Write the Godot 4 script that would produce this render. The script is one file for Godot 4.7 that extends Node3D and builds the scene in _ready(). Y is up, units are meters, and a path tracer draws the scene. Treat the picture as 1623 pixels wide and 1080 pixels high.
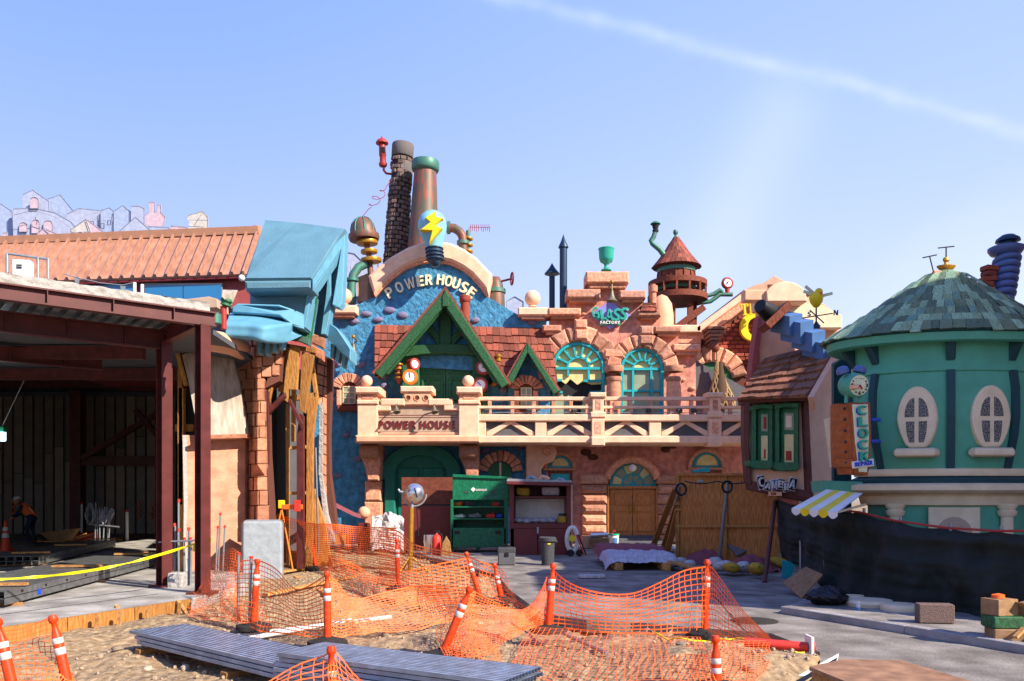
extends Node3D
# A themed street of small painted buildings beside a construction site, seen from eye height.

const F := 1300.0      # focal length in photograph pixels
const EYE := 1.65      # camera height in metres
const HZ := 788.0      # pixel row of the horizon
const CX := 811.5

class MB:
	var v := PackedVector3Array()
	var n := PackedVector3Array()
	func tri(a: Vector3, b: Vector3, c: Vector3, inside = null) -> void:
		var m: Vector3 = (c - a).cross(b - a)
		if m.length_squared() < 1e-16:
			return
		m = m.normalized()
		if inside != null and m.dot((a + b + c) / 3.0 - inside) < 0.0:
			var t := b
			b = c
			c = t
			m = -m
		v.append(a); v.append(b); v.append(c)
		n.append(m); n.append(m); n.append(m)
	func quad(a: Vector3, b: Vector3, c: Vector3, d: Vector3, inside = null) -> void:
		tri(a, b, c, inside)
		tri(a, c, d, inside)
	func tn(a: Vector3, b: Vector3, c: Vector3, na: Vector3, nb: Vector3, nc: Vector3) -> void:
		var m: Vector3 = (c - a).cross(b - a)
		if m.length_squared() < 1e-16:
			return
		if m.dot(na + nb + nc) < 0.0:
			v.append(a); v.append(c); v.append(b)
			n.append(na); n.append(nc); n.append(nb)
		else:
			v.append(a); v.append(b); v.append(c)
			n.append(na); n.append(nb); n.append(nc)
	func qn(a: Vector3, b: Vector3, c: Vector3, d: Vector3, na: Vector3, nb: Vector3, nc: Vector3, nd: Vector3) -> void:
		tn(a, b, c, na, nb, nc)
		tn(a, c, d, na, nc, nd)

var org := Vector3.ZERO
var rng := RandomNumberGenerator.new()
var names := {}
var M := {}
var tex := {}
var fonts := {}

func P(u: float, v: float, d: float) -> Vector3:
	return Vector3((u - CX) * d / F, EYE + (HZ - v) * d / F, -d)
func G(u: float, v: float, y := 0.0) -> Vector3:
	return P(u, v, (EYE - y) * F / (v - HZ))
func rr(a: float, b: float) -> float:
	return rng.randf_range(a, b)
func R(u0: float, v0: float, u1: float, v1: float) -> Array:
	return [[u0, v0], [u1, v0], [u1, v1], [u0, v1]]

# ---------- shapes ----------
func box(m: MB, c: Vector3, h: Vector3, b := Basis.IDENTITY) -> MB:
	var p := []
	for i in 8:
		p.append(c + b * Vector3(h.x * (1 if i & 1 else -1), h.y * (1 if i & 2 else -1), h.z * (1 if i & 4 else -1)))
	for q in [[0, 1, 3, 2], [4, 5, 7, 6], [0, 1, 5, 4], [2, 3, 7, 6], [0, 2, 6, 4], [1, 3, 7, 5]]:
		m.quad(p[q[0]], p[q[1]], p[q[2]], p[q[3]], c)
	return m
# box with rounded edges
func rbox(m: MB, c: Vector3, h: Vector3, r: float, b := Basis.IDENTITY) -> MB:
	r = min(r, min(h.x, min(h.y, h.z)) * 0.95)
	var ps := {}
	for i in 8:
		var s := Vector3(1 if i & 1 else -1, 1 if i & 2 else -1, 1 if i & 4 else -1)
		for ax in 3:
			var q := Vector3(s.x * (h.x - r), s.y * (h.y - r), s.z * (h.z - r))
			q[ax] = s[ax] * h[ax]
			var nn := Vector3.ZERO
			nn[ax] = s[ax]
			ps[i * 3 + ax] = [c + b * q, b * nn]
		var t0 = ps[i * 3]; var t1 = ps[i * 3 + 1]; var t2 = ps[i * 3 + 2]
		m.tn(t0[0], t1[0], t2[0], t0[1], t1[1], t2[1])
	for ax in 3:
		var a1 := 1 << ((ax + 1) % 3)
		var a2 := 1 << ((ax + 2) % 3)
		var aa := 1 << ax
		for s in 2:
			var o := aa if s else 0
			var k := [o, o + a1, o + a1 + a2, o + a2]
			var e := []
			for x in k:
				e.append(ps[x * 3 + ax])
			m.qn(e[0][0], e[1][0], e[2][0], e[3][0], e[0][1], e[1][1], e[2][1], e[3][1])
		# edges parallel to ax
		for i in 4:
			var o2 := (a1 if i & 1 else 0) + (a2 if i & 2 else 0)
			var f1 := (ax + 1) % 3
			var f2 := (ax + 2) % 3
			var q0 = ps[o2 * 3 + f1]; var q1 = ps[o2 * 3 + f2]
			var q2 = ps[(o2 + aa) * 3 + f2]; var q3 = ps[(o2 + aa) * 3 + f1]
			m.qn(q0[0], q1[0], q2[0], q3[0], q0[1], q1[1], q2[1], q3[1])
	return m
# box between two points with a cross-section
func beam(m: MB, a: Vector3, b: Vector3, w: float, h: float, up := Vector3.UP, r := 0.0) -> MB:
	var z := (b - a).normalized()
	var x := up.cross(z)
	if x.length() < 0.01:
		x = Vector3.RIGHT.cross(z)
	x = x.normalized()
	var y := z.cross(x)
	var B := Basis(x, y, z)
	if r > 0.0:
		return rbox(m, (a + b) / 2.0, Vector3(w / 2, h / 2, a.distance_to(b) / 2), r, B)
	return box(m, (a + b) / 2.0, Vector3(w / 2, h / 2, a.distance_to(b) / 2), B)
func inset(p: PackedVector2Array, k: float) -> PackedVector2Array:
	var o := PackedVector2Array()
	var area := 0.0
	var c := p.size()
	for i in c:
		area += p[i].cross(p[(i + 1) % c])
	var s := 1.0 if area > 0 else -1.0
	for i in c:
		var e0 := (p[i] - p[(i - 1 + c) % c]).normalized()
		var e1 := (p[(i + 1) % c] - p[i]).normalized()
		var n0 := Vector2(-e0.y, e0.x) * s
		var n1 := Vector2(-e1.y, e1.x) * s
		var mm := n0 + n1
		if mm.length() < 0.2:
			mm = n0
		mm = mm.normalized()
		var q: float = k / max(0.4, mm.dot(n0))
		o.append(p[i] + mm * q)
	return o
func pv(pts: Array) -> PackedVector2Array:
	var o := PackedVector2Array()
	for q in pts:
		o.append(q if q is Vector2 else Vector2(q[0], q[1]))
	return o
# extrude front outline to back outline with an optional bevelled rim
func shell(m: MB, fr: Array, rim: Array, bk: Array, tris: PackedInt32Array) -> void:
	var c := fr.size()
	var cf := Vector3.ZERO
	var cb := Vector3.ZERO
	for i in c:
		cf += fr[i]
		cb += bk[i]
	cf /= c
	cb /= c
	for i in range(0, tris.size(), 3):
		m.tri(fr[tris[i]], fr[tris[i + 1]], fr[tris[i + 2]], fr[tris[i]] + (cb - cf))
		m.tri(bk[tris[i]], bk[tris[i + 1]], bk[tris[i + 2]], bk[tris[i]] + (cf - cb))
	for i in c:
		var j := (i + 1) % c
		if not rim.is_empty():
			m.quad(fr[i], fr[j], rim[j], rim[i])
			m.quad(rim[i], rim[j], bk[j], bk[i])
		else:
			m.quad(fr[i], fr[j], bk[j], bk[i])
func clockwise(p: PackedVector2Array) -> PackedVector2Array:
	if Geometry2D.is_polygon_clockwise(p):
		p.reverse()
	return p
# outline in photograph pixels standing at distance d (a number, or a function of u and v), th metres thick going away
func slab(m: MB, pts: Array, d, th: float, bev := 0.0) -> MB:
	var p := clockwise(pv(pts))
	var q := inset(p, bev) if bev > 0.0 else p
	var tris := Geometry2D.triangulate_polygon(q)
	if tris.is_empty():
		q = p
		tris = Geometry2D.triangulate_polygon(p)
	if tris.is_empty():
		push_warning("bad outline %s" % str(pts))
		return m
	var fr := []; var rim := []; var bk := []
	for i in p.size():
		var dd: float = d.call(p[i].x, p[i].y) if d is Callable else d
		fr.append(P(q[i].x, q[i].y, dd))
		var bm: float = bev * dd / F
		var o := P(p[i].x, p[i].y, dd)
		if bev > 0.0:
			rim.append(o + Vector3(0, 0, -bm))
		bk.append(o + Vector3(0, 0, -th))
	shell(m, fr, rim, bk, tris)
	return m
# outline in metres in the XY plane of t, extruded along -Z of t
func ext(m: MB, pts: Array, t: Transform3D, th: float, bev := 0.0) -> MB:
	var p := clockwise(pv(pts))
	var q := inset(p, bev) if bev > 0.0 else p
	var tris := Geometry2D.triangulate_polygon(q)
	if tris.is_empty():
		q = p
		tris = Geometry2D.triangulate_polygon(p)
	if tris.is_empty():
		push_warning("bad outline %s" % str(pts))
		return m
	var fr := []; var rim := []; var bk := []
	for i in p.size():
		fr.append(t * Vector3(q[i].x, q[i].y, 0))
		if bev > 0.0:
			rim.append(t * Vector3(p[i].x, p[i].y, -bev))
		bk.append(t * Vector3(p[i].x, p[i].y, -th))
	shell(m, fr, rim, bk, tris)
	return m
func tube(m: MB, pts: Array, r, sides := 8, cap := true) -> MB:
	var c := pts.size()
	var rings := []
	var nn := []
	var prev := Vector3.ZERO
	for i in c:
		var t: Vector3 = (pts[min(i + 1, c - 1)] - pts[max(i - 1, 0)]).normalized()
		if i == 0:
			prev = t.cross(Vector3.UP if abs(t.y) < 0.9 else Vector3.RIGHT).normalized()
		else:
			prev = (prev - t * prev.dot(t)).normalized()
		var bb := t.cross(prev)
		var ra: float = r[i] if r is Array else r
		var ring := []
		var rn := []
		for k in sides:
			var a := TAU * k / sides
			var dd := prev * cos(a) + bb * sin(a)
			rn.append(dd)
			ring.append(pts[i] + dd * ra)
		rings.append(ring)
		nn.append(rn)
	for i in c - 1:
		for k in sides:
			var k2 := (k + 1) % sides
			m.qn(rings[i][k], rings[i][k2], rings[i + 1][k2], rings[i + 1][k], nn[i][k], nn[i][k2], nn[i + 1][k2], nn[i + 1][k])
	if cap:
		for k in sides:
			var k2 := (k + 1) % sides
			m.tri(pts[0], rings[0][k], rings[0][k2], pts[1])
			m.tri(pts[c - 1], rings[c - 1][k], rings[c - 1][k2], pts[c - 2])
	return m
# profile of [radius, height] turned about the Y axis of t
func lathe(m: MB, prof: Array, t: Transform3D, sides := 24, a0 := 0.0, a1 := TAU) -> MB:
	var c := prof.size()
	var sn := []
	for i in c - 1:
		var e := Vector2(prof[i + 1][0] - prof[i][0], prof[i + 1][1] - prof[i][1])
		var q := Vector2(e.y, -e.x)
		sn.append(q.normalized() if q.length() > 1e-9 else Vector2(1, 0))
	var nb := t.basis.inverse().transposed()
	for i in c - 1:
		var n0: Vector2 = sn[i]
		var n1: Vector2 = sn[i]
		if i > 0 and sn[i - 1].dot(sn[i]) > 0.64:
			n0 = (sn[i - 1] + sn[i]).normalized()
		if i < c - 2 and sn[i + 1].dot(sn[i]) > 0.64:
			n1 = (sn[i + 1] + sn[i]).normalized()
		for k in sides:
			var p := []
			var q := []
			for w in [[k, i, n0], [k + 1, i, n0], [k + 1, i + 1, n1], [k, i + 1, n1]]:
				var a: float = a0 + (a1 - a0) * w[0] / sides
				p.append(t * Vector3(prof[w[1]][0] * cos(a), prof[w[1]][1], prof[w[1]][0] * sin(a)))
				q.append((nb * Vector3(w[2].x * cos(a), w[2].y, w[2].x * sin(a))).normalized())
			m.qn(p[0], p[1], p[2], p[3], q[0], q[1], q[2], q[3])
	return m
func ball(m: MB, c: Vector3, r: float, s := Vector3.ONE, b := Basis.IDENTITY, sides := 16) -> MB:
	var pr := []
	var k := int(sides / 2.0)
	for i in k + 1:
		var a := -PI / 2 + PI * i / k
		pr.append([r * cos(a), r * sin(a)])
	return lathe(m, pr, Transform3D(b * Basis.from_scale(s), c), sides)
# smooth sheet from a function of (s, t) in 0..1
func sheet(m: MB, f: Callable, ns: int, nt: int) -> MB:
	var g := []
	for i in ns + 1:
		var row := []
		for j in nt + 1:
			row.append(f.call(float(i) / ns, float(j) / nt))
		g.append(row)
	var nr := []
	for i in ns + 1:
		var row := []
		for j in nt + 1:
			var a: Vector3 = g[min(i + 1, ns)][j] - g[max(i - 1, 0)][j]
			var b: Vector3 = g[i][min(j + 1, nt)] - g[i][max(j - 1, 0)]
			row.append(a.cross(b).normalized())
		nr.append(row)
	for i in ns:
		for j in nt:
			m.qn(g[i][j], g[i + 1][j], g[i + 1][j + 1], g[i][j + 1], nr[i][j], nr[i + 1][j], nr[i + 1][j + 1], nr[i][j + 1])
	return m
func at(c: Vector3, y := Vector3.UP) -> Transform3D:
	y = y.normalized()
	var x := y.cross(Vector3.BACK)
	if x.length() < 0.01:
		x = Vector3.RIGHT
	x = x.normalized()
	return Transform3D(Basis(x, y, x.cross(y)), c)
func arc(cu: float, cv: float, ru: float, rv: float, a0: float, a1: float, k: int) -> Array:
	var o := []
	for i in k + 1:
		var a := deg_to_rad(a0 + (a1 - a0) * i / k)
		o.append([cu + ru * cos(a), cv - rv * sin(a)])
	return o
# ---------- nodes ----------
func numbered(parent: Node, called: String) -> String:
	var key := "%d/%s" % [parent.get_instance_id(), called]
	var k: int = names.get(key, 0)
	names[key] = k + 1
	return called if k == 0 else "%s_%03d" % [called, k]
func metas(o: Node, label: String, cat: String, group := "", kind := "") -> void:
	if label: o.set_meta("label", label)
	if cat: o.set_meta("category", cat)
	if group: o.set_meta("group", group)
	if kind: o.set_meta("kind", kind)
func thing(called: String, label: String, cat: String, base: Vector3, group := "") -> Node3D:
	var o := Node3D.new()
	o.name = numbered(self, called)
	add_child(o, true)
	o.position = base
	org = base
	metas(o, label, cat, group)
	return o
func mesh_of(m: MB, off: Vector3) -> ArrayMesh:
	var a := []
	a.resize(Mesh.ARRAY_MAX)
	var v := m.v
	for i in v.size():
		v[i] -= off
	a[Mesh.ARRAY_VERTEX] = v
	a[Mesh.ARRAY_NORMAL] = m.n
	var me := ArrayMesh.new()
	me.add_surface_from_arrays(Mesh.PRIMITIVE_TRIANGLES, a)
	return me
func part(called: String, m: MB, mat: Material, parent: Node) -> MeshInstance3D:
	var o := MeshInstance3D.new()
	o.name = numbered(parent, called)
	if m.v.is_empty():
		push_warning("empty part " + called)
	o.mesh = mesh_of(m, org)
	o.material_override = mat
	parent.add_child(o, true)
	return o
func solo(called: String, m: MB, mat: Material, label: String, cat: String, group := "", kind := "") -> MeshInstance3D:
	var lo := m.v[0]
	var hi := m.v[0]
	for q in m.v:
		lo = lo.min(q)
		hi = hi.max(q)
	org = Vector3((lo.x + hi.x) / 2, lo.y, (lo.z + hi.z) / 2)
	var o := part(called, m, mat, self)
	o.position = org
	metas(o, label, cat, group, kind)
	return o
func struct(called: String, m: MB, mat: Material, label := "") -> MeshInstance3D:
	org = Vector3.ZERO
	var o := part(called, m, mat, self)
	metas(o, label, "", "", "structure")
	return o
func sp(called: String, pts: Array, d, th: float, mat: Material, parent: Node, bev := 0.0) -> MeshInstance3D:
	return part(called, slab(MB.new(), pts, d, th, bev), mat, parent)
func lettering(s: String, t: Transform3D, cap: float, mat: Material, parent: Node, font := "sans", width := 0.0, depth := 0.03, called := "lettering") -> MeshInstance3D:
	var tm := TextMesh.new()
	tm.text = s
	tm.font = fonts[font]
	tm.font_size = 64
	tm.pixel_size = cap / 0.714 / 64.0
	tm.depth = depth
	tm.curve_step = 1.0
	var o := MeshInstance3D.new()
	o.name = numbered(parent, called)
	o.mesh = tm
	o.material_override = mat
	parent.add_child(o, true)
	var k := 1.0
	if width > 0.0:
		var w: float = tm.get_aabb().size.x
		if w > 0.0:
			k = width / w
	o.transform = Transform3D(t.basis * Basis.from_scale(Vector3(k, 1, 1)), t.origin - org)
	return o
# ---------- materials ----------
func noise_tex(seed_: int, freq: float, oct: int, lo: Color, hi: Color, kind := FastNoiseLite.TYPE_SIMPLEX_SMOOTH, mid := -1.0) -> NoiseTexture2D:
	var f := FastNoiseLite.new()
	f.seed = seed_
	f.noise_type = kind
	f.frequency = freq
	f.fractal_octaves = oct
	var t := NoiseTexture2D.new()
	t.width = 512; t.height = 512
	t.seamless = true
	t.noise = f
	var g := Gradient.new()
	g.set_color(0, lo)
	g.set_color(1, hi)
	if mid > 0.0:
		g.set_offset(0, mid - 0.12)
		g.set_offset(1, mid + 0.12)
	t.color_ramp = g
	return t
func bump_tex(seed_: int, freq: float, oct: int, s: float, kind := FastNoiseLite.TYPE_SIMPLEX_SMOOTH) -> NoiseTexture2D:
	var f := FastNoiseLite.new()
	f.seed = seed_
	f.noise_type = kind
	f.frequency = freq
	f.fractal_octaves = oct
	var t := NoiseTexture2D.new()
	t.width = 512; t.height = 512
	t.seamless = true
	t.as_normal_map = true
	t.bump_strength = s
	t.noise = f
	return t
func mat(key: String, c: Color, rough := 0.75, t := "blot", sc := Vector3(0.7, 0.7, 0.7), nrm := "", ns := 0.6, metal := 0.0) -> StandardMaterial3D:
	var m := StandardMaterial3D.new()
	m.albedo_color = c
	m.roughness = rough
	m.metallic = metal
	m.metallic_specular = 0.4
	m.uv1_triplanar = true
	m.uv1_world_triplanar = true
	m.uv1_scale = sc
	if t:
		m.albedo_texture = tex[t]
	if nrm:
		m.normal_enabled = true
		m.normal_texture = tex[nrm]
		m.normal_scale = ns
	M[key] = m
	return m
# several tones of one paint or clay, for pieces that differ from one another
func tones(key: String, c: Color, k: int, spread: float, rough := 0.8, t := "blot", sc := Vector3(0.9, 0.9, 0.9), nrm := "", ns := 0.6) -> void:
	for i in k:
		var w: float = 1.0 + spread * (2.0 * i / maxi(1, k - 1) - 1.0)
		var hue := spread * 0.25 * sin(i * 2.3)
		mat("%s%d" % [key, i], Color(clamp(c.r * w * (1 + hue), 0, 1), clamp(c.g * w, 0, 1), clamp(c.b * w * (1 - hue), 0, 1)), rough, t, sc, nrm, ns)
	M[key + "_n"] = k
func V(key: String) -> Material:
	return M["%s%d" % [key, rng.randi() % int(M[key + "_n"])]]
func make_materials() -> void:
	for fd in [["sans", "Droid Sans", 700], ["serif", "Droid Serif", 700], ["thin", "Droid Sans", 400]]:
		var f := SystemFont.new()
		f.font_names = PackedStringArray([fd[1]])
		f.font_weight = fd[2]
		fonts[fd[0]] = f
	fonts["italic"] = SystemFont.new()
	fonts["italic"].font_names = PackedStringArray(["Droid Serif"])
	fonts["italic"].font_weight = 700
	fonts["italic"].font_italic = true
	var W := Color.WHITE
	tex["blot"] = noise_tex(3, 0.012, 6, Color(0.70, 0.67, 0.65), W)
	tex["soft"] = noise_tex(5, 0.008, 4, Color(0.9, 0.89, 0.88), W)
	tex["grain"] = noise_tex(7, 0.06, 4, Color(0.72, 0.71, 0.70), W)
	tex["streak"] = noise_tex(9, 0.02, 5, Color(0.62, 0.58, 0.55), W)
	tex["wood"] = noise_tex(11, 0.02, 5, Color(0.66, 0.56, 0.46), W)
	tex["dirt"] = noise_tex(13, 0.02, 6, Color(0.55, 0.50, 0.45), W)
	tex["stain"] = noise_tex(15, 0.006, 6, Color(0.64, 0.63, 0.62), W)
	tex["verdigris"] = noise_tex(17, 0.012, 4, Color(0.62, 0.92, 0.88), Color(1, 0.82, 0.78), FastNoiseLite.TYPE_SIMPLEX_SMOOTH, 0.52)
	tex["rust"] = noise_tex(19, 0.02, 5, Color(0.62, 0.55, 0.5), W, FastNoiseLite.TYPE_SIMPLEX_SMOOTH, 0.42)
	tex["lace"] = noise_tex(31, 0.03, 3, Color(0.25, 0.24, 0.23), W, FastNoiseLite.TYPE_SIMPLEX, 0.5)
	tex["n_stucco"] = bump_tex(21, 0.02, 3, 9.0)
	tex["n_fine"] = bump_tex(23, 0.08, 4, 5.0)
	tex["n_wood"] = bump_tex(25, 0.025, 4, 6.0)
	tex["n_lump"] = bump_tex(27, 0.012, 5, 12.0)
	tex["n_cloth"] = bump_tex(29, 0.008, 4, 14.0)
	mat("blue", Color("4a98c6"), 0.7, "blot", Vector3(0.5, 0.5, 0.5), "n_stucco", 0.8)
	mat("stone", Color("8785ab"), 0.8, "blot", Vector3(2, 2, 2), "n_lump", 0.8)
	mat("peach", Color("e3ab8a"), 0.65, "soft", Vector3(0.6, 0.6, 0.6), "n_fine", 0.25)
	tones("peach_", Color("dd9f82"), 5, 0.13, 0.7, "blot", Vector3(1, 1, 1), "n_lump", 0.35)
	mat("peach_pale", Color("edc2a3"), 0.65, "soft", Vector3(0.6, 0.6, 0.6), "n_fine", 0.25)
	mat("tan", Color("c79f84"), 0.7, "soft")
	mat("pinkwall", Color("e49d8b"), 0.75, "blot", Vector3(0.5, 0.5, 0.5), "n_fine", 0.5)
	mat("maroon", Color("6d2226"), 0.5, "soft")
	mat("green", Color("2f6e48"), 0.6, "wood", Vector3(1.2, 1.2, 1.2), "n_wood", 0.5)
	mat("green_door", Color("338059"), 0.6, "wood", Vector3(2.5, 0.5, 2.5), "n_wood", 0.4)
	mat("green_lower", Color("157060"), 0.6, "soft")
	tones("shingle_", Color("985a4c"), 4, 0.14, 0.8, "wood", Vector3(2.5, 0.6, 2.5), "n_wood", 0.6)
	tones("brownsh_", Color("986c59"), 4, 0.12, 0.85, "wood", Vector3(2.5, 0.6, 2.5), "n_wood", 0.6)
	tones("greensh_", Color("84ab97"), 5, 0.24, 0.8, "wood", Vector3(3, 0.7, 3), "n_wood", 0.7)
	tones("brick_", Color("c98b6d"), 4, 0.10, 0.85, "blot", Vector3(1, 1, 1), "n_lump", 0.35)
	tones("redbrick_", Color("a4503f"), 4, 0.14, 0.85, "grain", Vector3(1, 1, 1), "n_lump", 0.4)
	tones("soot_", Color("78665e"), 4, 0.15, 0.9, "grain", Vector3(1, 1, 1), "n_lump", 0.5)
	mat("mortar", Color("6b4034"), 0.95, "grain")
	mat("sootmortar", Color("3b3130"), 0.95, "grain")
	mat("cement", Color("767070"), 0.9, "grain", Vector3(0.8, 0.8, 0.8), "n_fine", 0.5)
	mat("copper", Color("8a5d52"), 0.5, "verdigris", Vector3(1.1, 0.16, 1.1), "", 0.0, 0.12)
	mat("coppergreen", Color("5d857b"), 0.5, "verdigris", Vector3(0.9, 0.9, 0.9), "", 0.0, 0.25)
	mat("gold", Color("b98d2e"), 0.4, "blot", Vector3(2, 2, 2), "", 0.0, 0.3)
	mat("bulb", Color("7fbed2"), 0.25, "soft")
	mat("socket", Color("41586e"), 0.35, "soft", Vector3(1, 1, 1), "", 0.0, 0.3)
	mat("yellow", Color("efd21f"), 0.45, "soft")
	mat("letters", Color("f8ebc0"), 0.55, "soft", Vector3(3, 3, 3))
	mat("redpaint", Color("a1342d"), 0.5, "soft")
	mat("white", Color("e8e6e2"), 0.5, "soft")
	mat("face", Color("eeece8"), 0.4, "")
	mat("orangerim", Color("e27b21"), 0.5, "soft")
	mat("black", Color("17181a"), 0.5, "")
	mat("teal", Color("23a6b0"), 0.5, "soft")
	mat("tealgob", Color("2fa08d"), 0.35, "soft")
	mat("curtain", Color("d8c88a"), 0.5, "soft", Vector3(1, 1, 1))
	mat("dark", Color("1d1f22"), 0.8, "")
	mat("ventblue", Color("223a52"), 0.4, "soft", Vector3(1, 1, 1), "", 0.0, 0.2)
	mat("purple", Color("8d86d2"), 0.5, "soft")
	mat("lampmetal", Color("8c8a72"), 0.5, "blot", Vector3(3, 3, 3), "", 0.0, 0.3)
	mat("woodred", Color("8a4a38"), 0.75, "wood", Vector3(2, 0.5, 2), "n_wood", 0.7)
	mat("skyblue", Color("5a8496"), 0.6, "soft", Vector3(0.35, 0.6, 0.35), "n_fine", 0.3)
	mat("skyedge", Color("609cb6"), 0.6, "soft")
	mat("copperroof", Color("bd8d76"), 0.55, "blot", Vector3(0.4, 0.4, 0.4))
	mat("roofcap", Color("b98a70"), 0.6, "soft")
	mat("redhall", Color("9c4a4a"), 0.75, "soft")
	mat("steel", Color("622c2b"), 0.5, "blot", Vector3(0.5, 0.5, 0.5))
	mat("deckmetal", Color("8a8f94"), 0.4, "soft", Vector3(1, 1, 1), "", 0.0, 0.5)
	mat("concrete", Color("b5b3ae"), 0.9, "stain", Vector3(0.4, 0.4, 0.4), "n_fine", 0.3)
	mat("roughcon", Color("b9b6b2"), 0.95, "grain", Vector3(0.9, 0.9, 0.9), "n_lump", 0.9)
	mat("foam", Color("d6c27c"), 0.95, "grain", Vector3(1, 1, 1), "n_lump", 0.8)
	mat("pinkpanel", Color("e0a184"), 0.7, "blot", Vector3(0.4, 0.4, 0.4), "n_fine", 0.3)
	mat("greypanel", Color("c3bcb0"), 0.75, "streak", Vector3(0.9, 0.15, 0.9), "n_wood", 0.4)
	tones("timber_", Color("c4914f"), 4, 0.1, 0.7, "wood", Vector3(3, 0.35, 3), "n_wood", 0.4)
	tones("lumber_", Color("c69a62"), 4, 0.1, 0.75, "wood", Vector3(1.2, 1.2, 1.2), "n_wood", 0.4)
	tones("wallpanel_", Color("867b70"), 4, 0.12, 0.9, "soft", Vector3(0.3, 0.3, 0.3))
	mat("inkline", Color("8f93a8"), 0.9, "")
	mat("asphalt", Color("938d86"), 0.92, "stain", Vector3(0.45, 0.45, 0.45), "n_fine", 0.25)
	mat("sidewalk", Color("9a9590"), 0.92, "stain", Vector3(0.5, 0.5, 0.5), "n_fine", 0.25)
	mat("kerb", Color("aaa6a4"), 0.85, "stain", Vector3(0.6, 0.6, 0.6), "n_fine", 0.5)
	mat("soil", Color("bda684"), 0.98, "dirt", Vector3(0.75, 0.75, 0.75), "n_lump", 1.2)
	tones("pebble_", Color("b3a089"), 3, 0.15, 0.95, "grain", Vector3(2, 2, 2))
	mat("net", Color("fb6d2c"), 0.5, "")
	mat("net_old", Color("f87a40"), 0.55, "")
	mat("post", Color("ee4a18"), 0.42, "blot", Vector3(2, 2, 2))
	mat("reflect", Color("d8d6d2"), 0.35, "grain", Vector3(3, 3, 3))
	mat("rubber", Color("3a3836"), 0.9, "dirt", Vector3(1.5, 1.5, 1.5))
	mat("decking", Color("9fb0c8"), 0.35, "blot", Vector3(0.8, 0.8, 0.8), "", 0.0, 0.25)
	mat("benchwood", Color("a98263"), 0.6, "blot")
	mat("blockbrown", Color("7a6660"), 0.9, "grain", Vector3.ONE, "n_fine", 0.6)
	mat("stud", Color("8f9599"), 0.4, "blot", Vector3(0.8, 0.8, 0.8), "", 0.0, 0.6)
	mat("conduit", Color("9aa0a6"), 0.4, "soft", Vector3(1, 1, 1), "", 0.0, 0.6)
	mat("redcap", Color("c8352c"), 0.5, "")
	mat("tape", Color("e6e01e"), 0.4, "soft", Vector3(2, 2, 2))
	mat("plywood", Color("c98c4c"), 0.75, "wood", Vector3(2.2, 0.3, 2.2), "n_wood", 0.35)
	mat("tarp", Color("242b2a"), 0.9, "soft", Vector3(1, 1, 1), "n_cloth", 0.3)
	mat("clockgreen", Color("4f9f86"), 0.5, "soft", Vector3(0.5, 0.5, 0.5), "n_fine", 0.12)
	mat("clockdark", Color("12424a"), 0.5, "soft")
	mat("lace", Color("8c8884"), 0.6, "lace", Vector3(2.4, 2.4, 2.4))
	mat("cream", Color("e2cfae"), 0.6, "soft")
	mat("signorange", Color("b5602a"), 0.55, "blot", Vector3(1.5, 1.5, 1.5))
	mat("signcream", Color("dfe3c0"), 0.55, "soft")
	mat("lettergreen", Color("1f9a78"), 0.45, "")
	mat("letterblue", Color("2347c4"), 0.45, "")
	mat("bellblue", Color("52669a"), 0.4, "soft")
	mat("boxgreen", Color("0f7a55"), 0.45, "blot", Vector3(1.2, 1.2, 1.2))
	mat("boxmaroon", Color("6a2b2b"), 0.5, "soft")
	mat("boxwood", Color("7c4230"), 0.6, "blot")
	mat("greyplastic", Color("4c4f55"), 0.6, "blot", Vector3(2, 2, 2))
	mat("cardboard", Color("a5835f"), 0.9, "blot", Vector3(1, 1, 1))
	mat("cloth_white", Color("c9c8d6"), 0.95, "blot", Vector3(1.5, 1.5, 1.5), "n_cloth", 0.9)
	mat("cloth_red", Color("9a5560"), 0.95, "grain", Vector3(1, 1, 1), "n_cloth", 0.9)
	mat("sand_white", Color("cfcdcb"), 0.9, "blot", Vector3(2, 2, 2), "n_cloth", 0.8)
	mat("sand_yellow", Color("c5a437"), 0.85, "blot", Vector3(2, 2, 2), "n_cloth", 0.8)
	mat("bagblack", Color("1b1b20"), 0.35, "", Vector3(2, 2, 2), "n_cloth", 1.2)
	mat("skin", Color("b07a5c"), 0.6, "")
	mat("navy", Color("25304a"), 0.85, "soft")
	mat("vest", Color("e4692a"), 0.7, "")
	mat("chrome", Color("c8ccd2"), 0.18, "", Vector3.ONE, "", 0.0, 0.85)
	mat("door_wood", Color("cc8c50"), 0.55, "wood", Vector3(3, 0.4, 3), "n_wood", 0.25)
	mat("brownwood", Color("6e4340"), 0.65, "wood", Vector3(2, 0.5, 2), "n_wood", 0.5)
	mat("bellows", Color("5079ad"), 0.6, "soft")
	mat("twig", Color("5a4634"), 0.9, "grain")
	mat("rope", Color("a98f66"), 0.9, "grain")
	mat("plastic", Color("98a2aa"), 0.3, "soft", Vector3(0.9, 0.9, 0.9), "n_cloth", 0.45)
	mat("panel_grey", Color("5a5b61"), 0.8, "soft")
	mat("slate", Color("4d4650"), 0.85, "wood", Vector3(2, 2, 2), "n_wood", 0.5)
	mat("steelgrey", Color("9aa0a4"), 0.5, "soft", Vector3(1, 1, 1), "", 0.0, 0.4)
	mat("signtan", Color("b29a86"), 0.7, "soft")
	var gl := mat("pane", Color(0.13, 0.42, 0.62), 0.06, "")
	gl.metallic_specular = 0.6
	var gl2 := mat("greyglass", Color("8f9a80"), 0.12, "soft")
	gl2.metallic_specular = 0.5
	var gl3 := mat("clear", Color(0.8, 0.9, 0.95, 0.28), 0.05, "")
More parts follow.
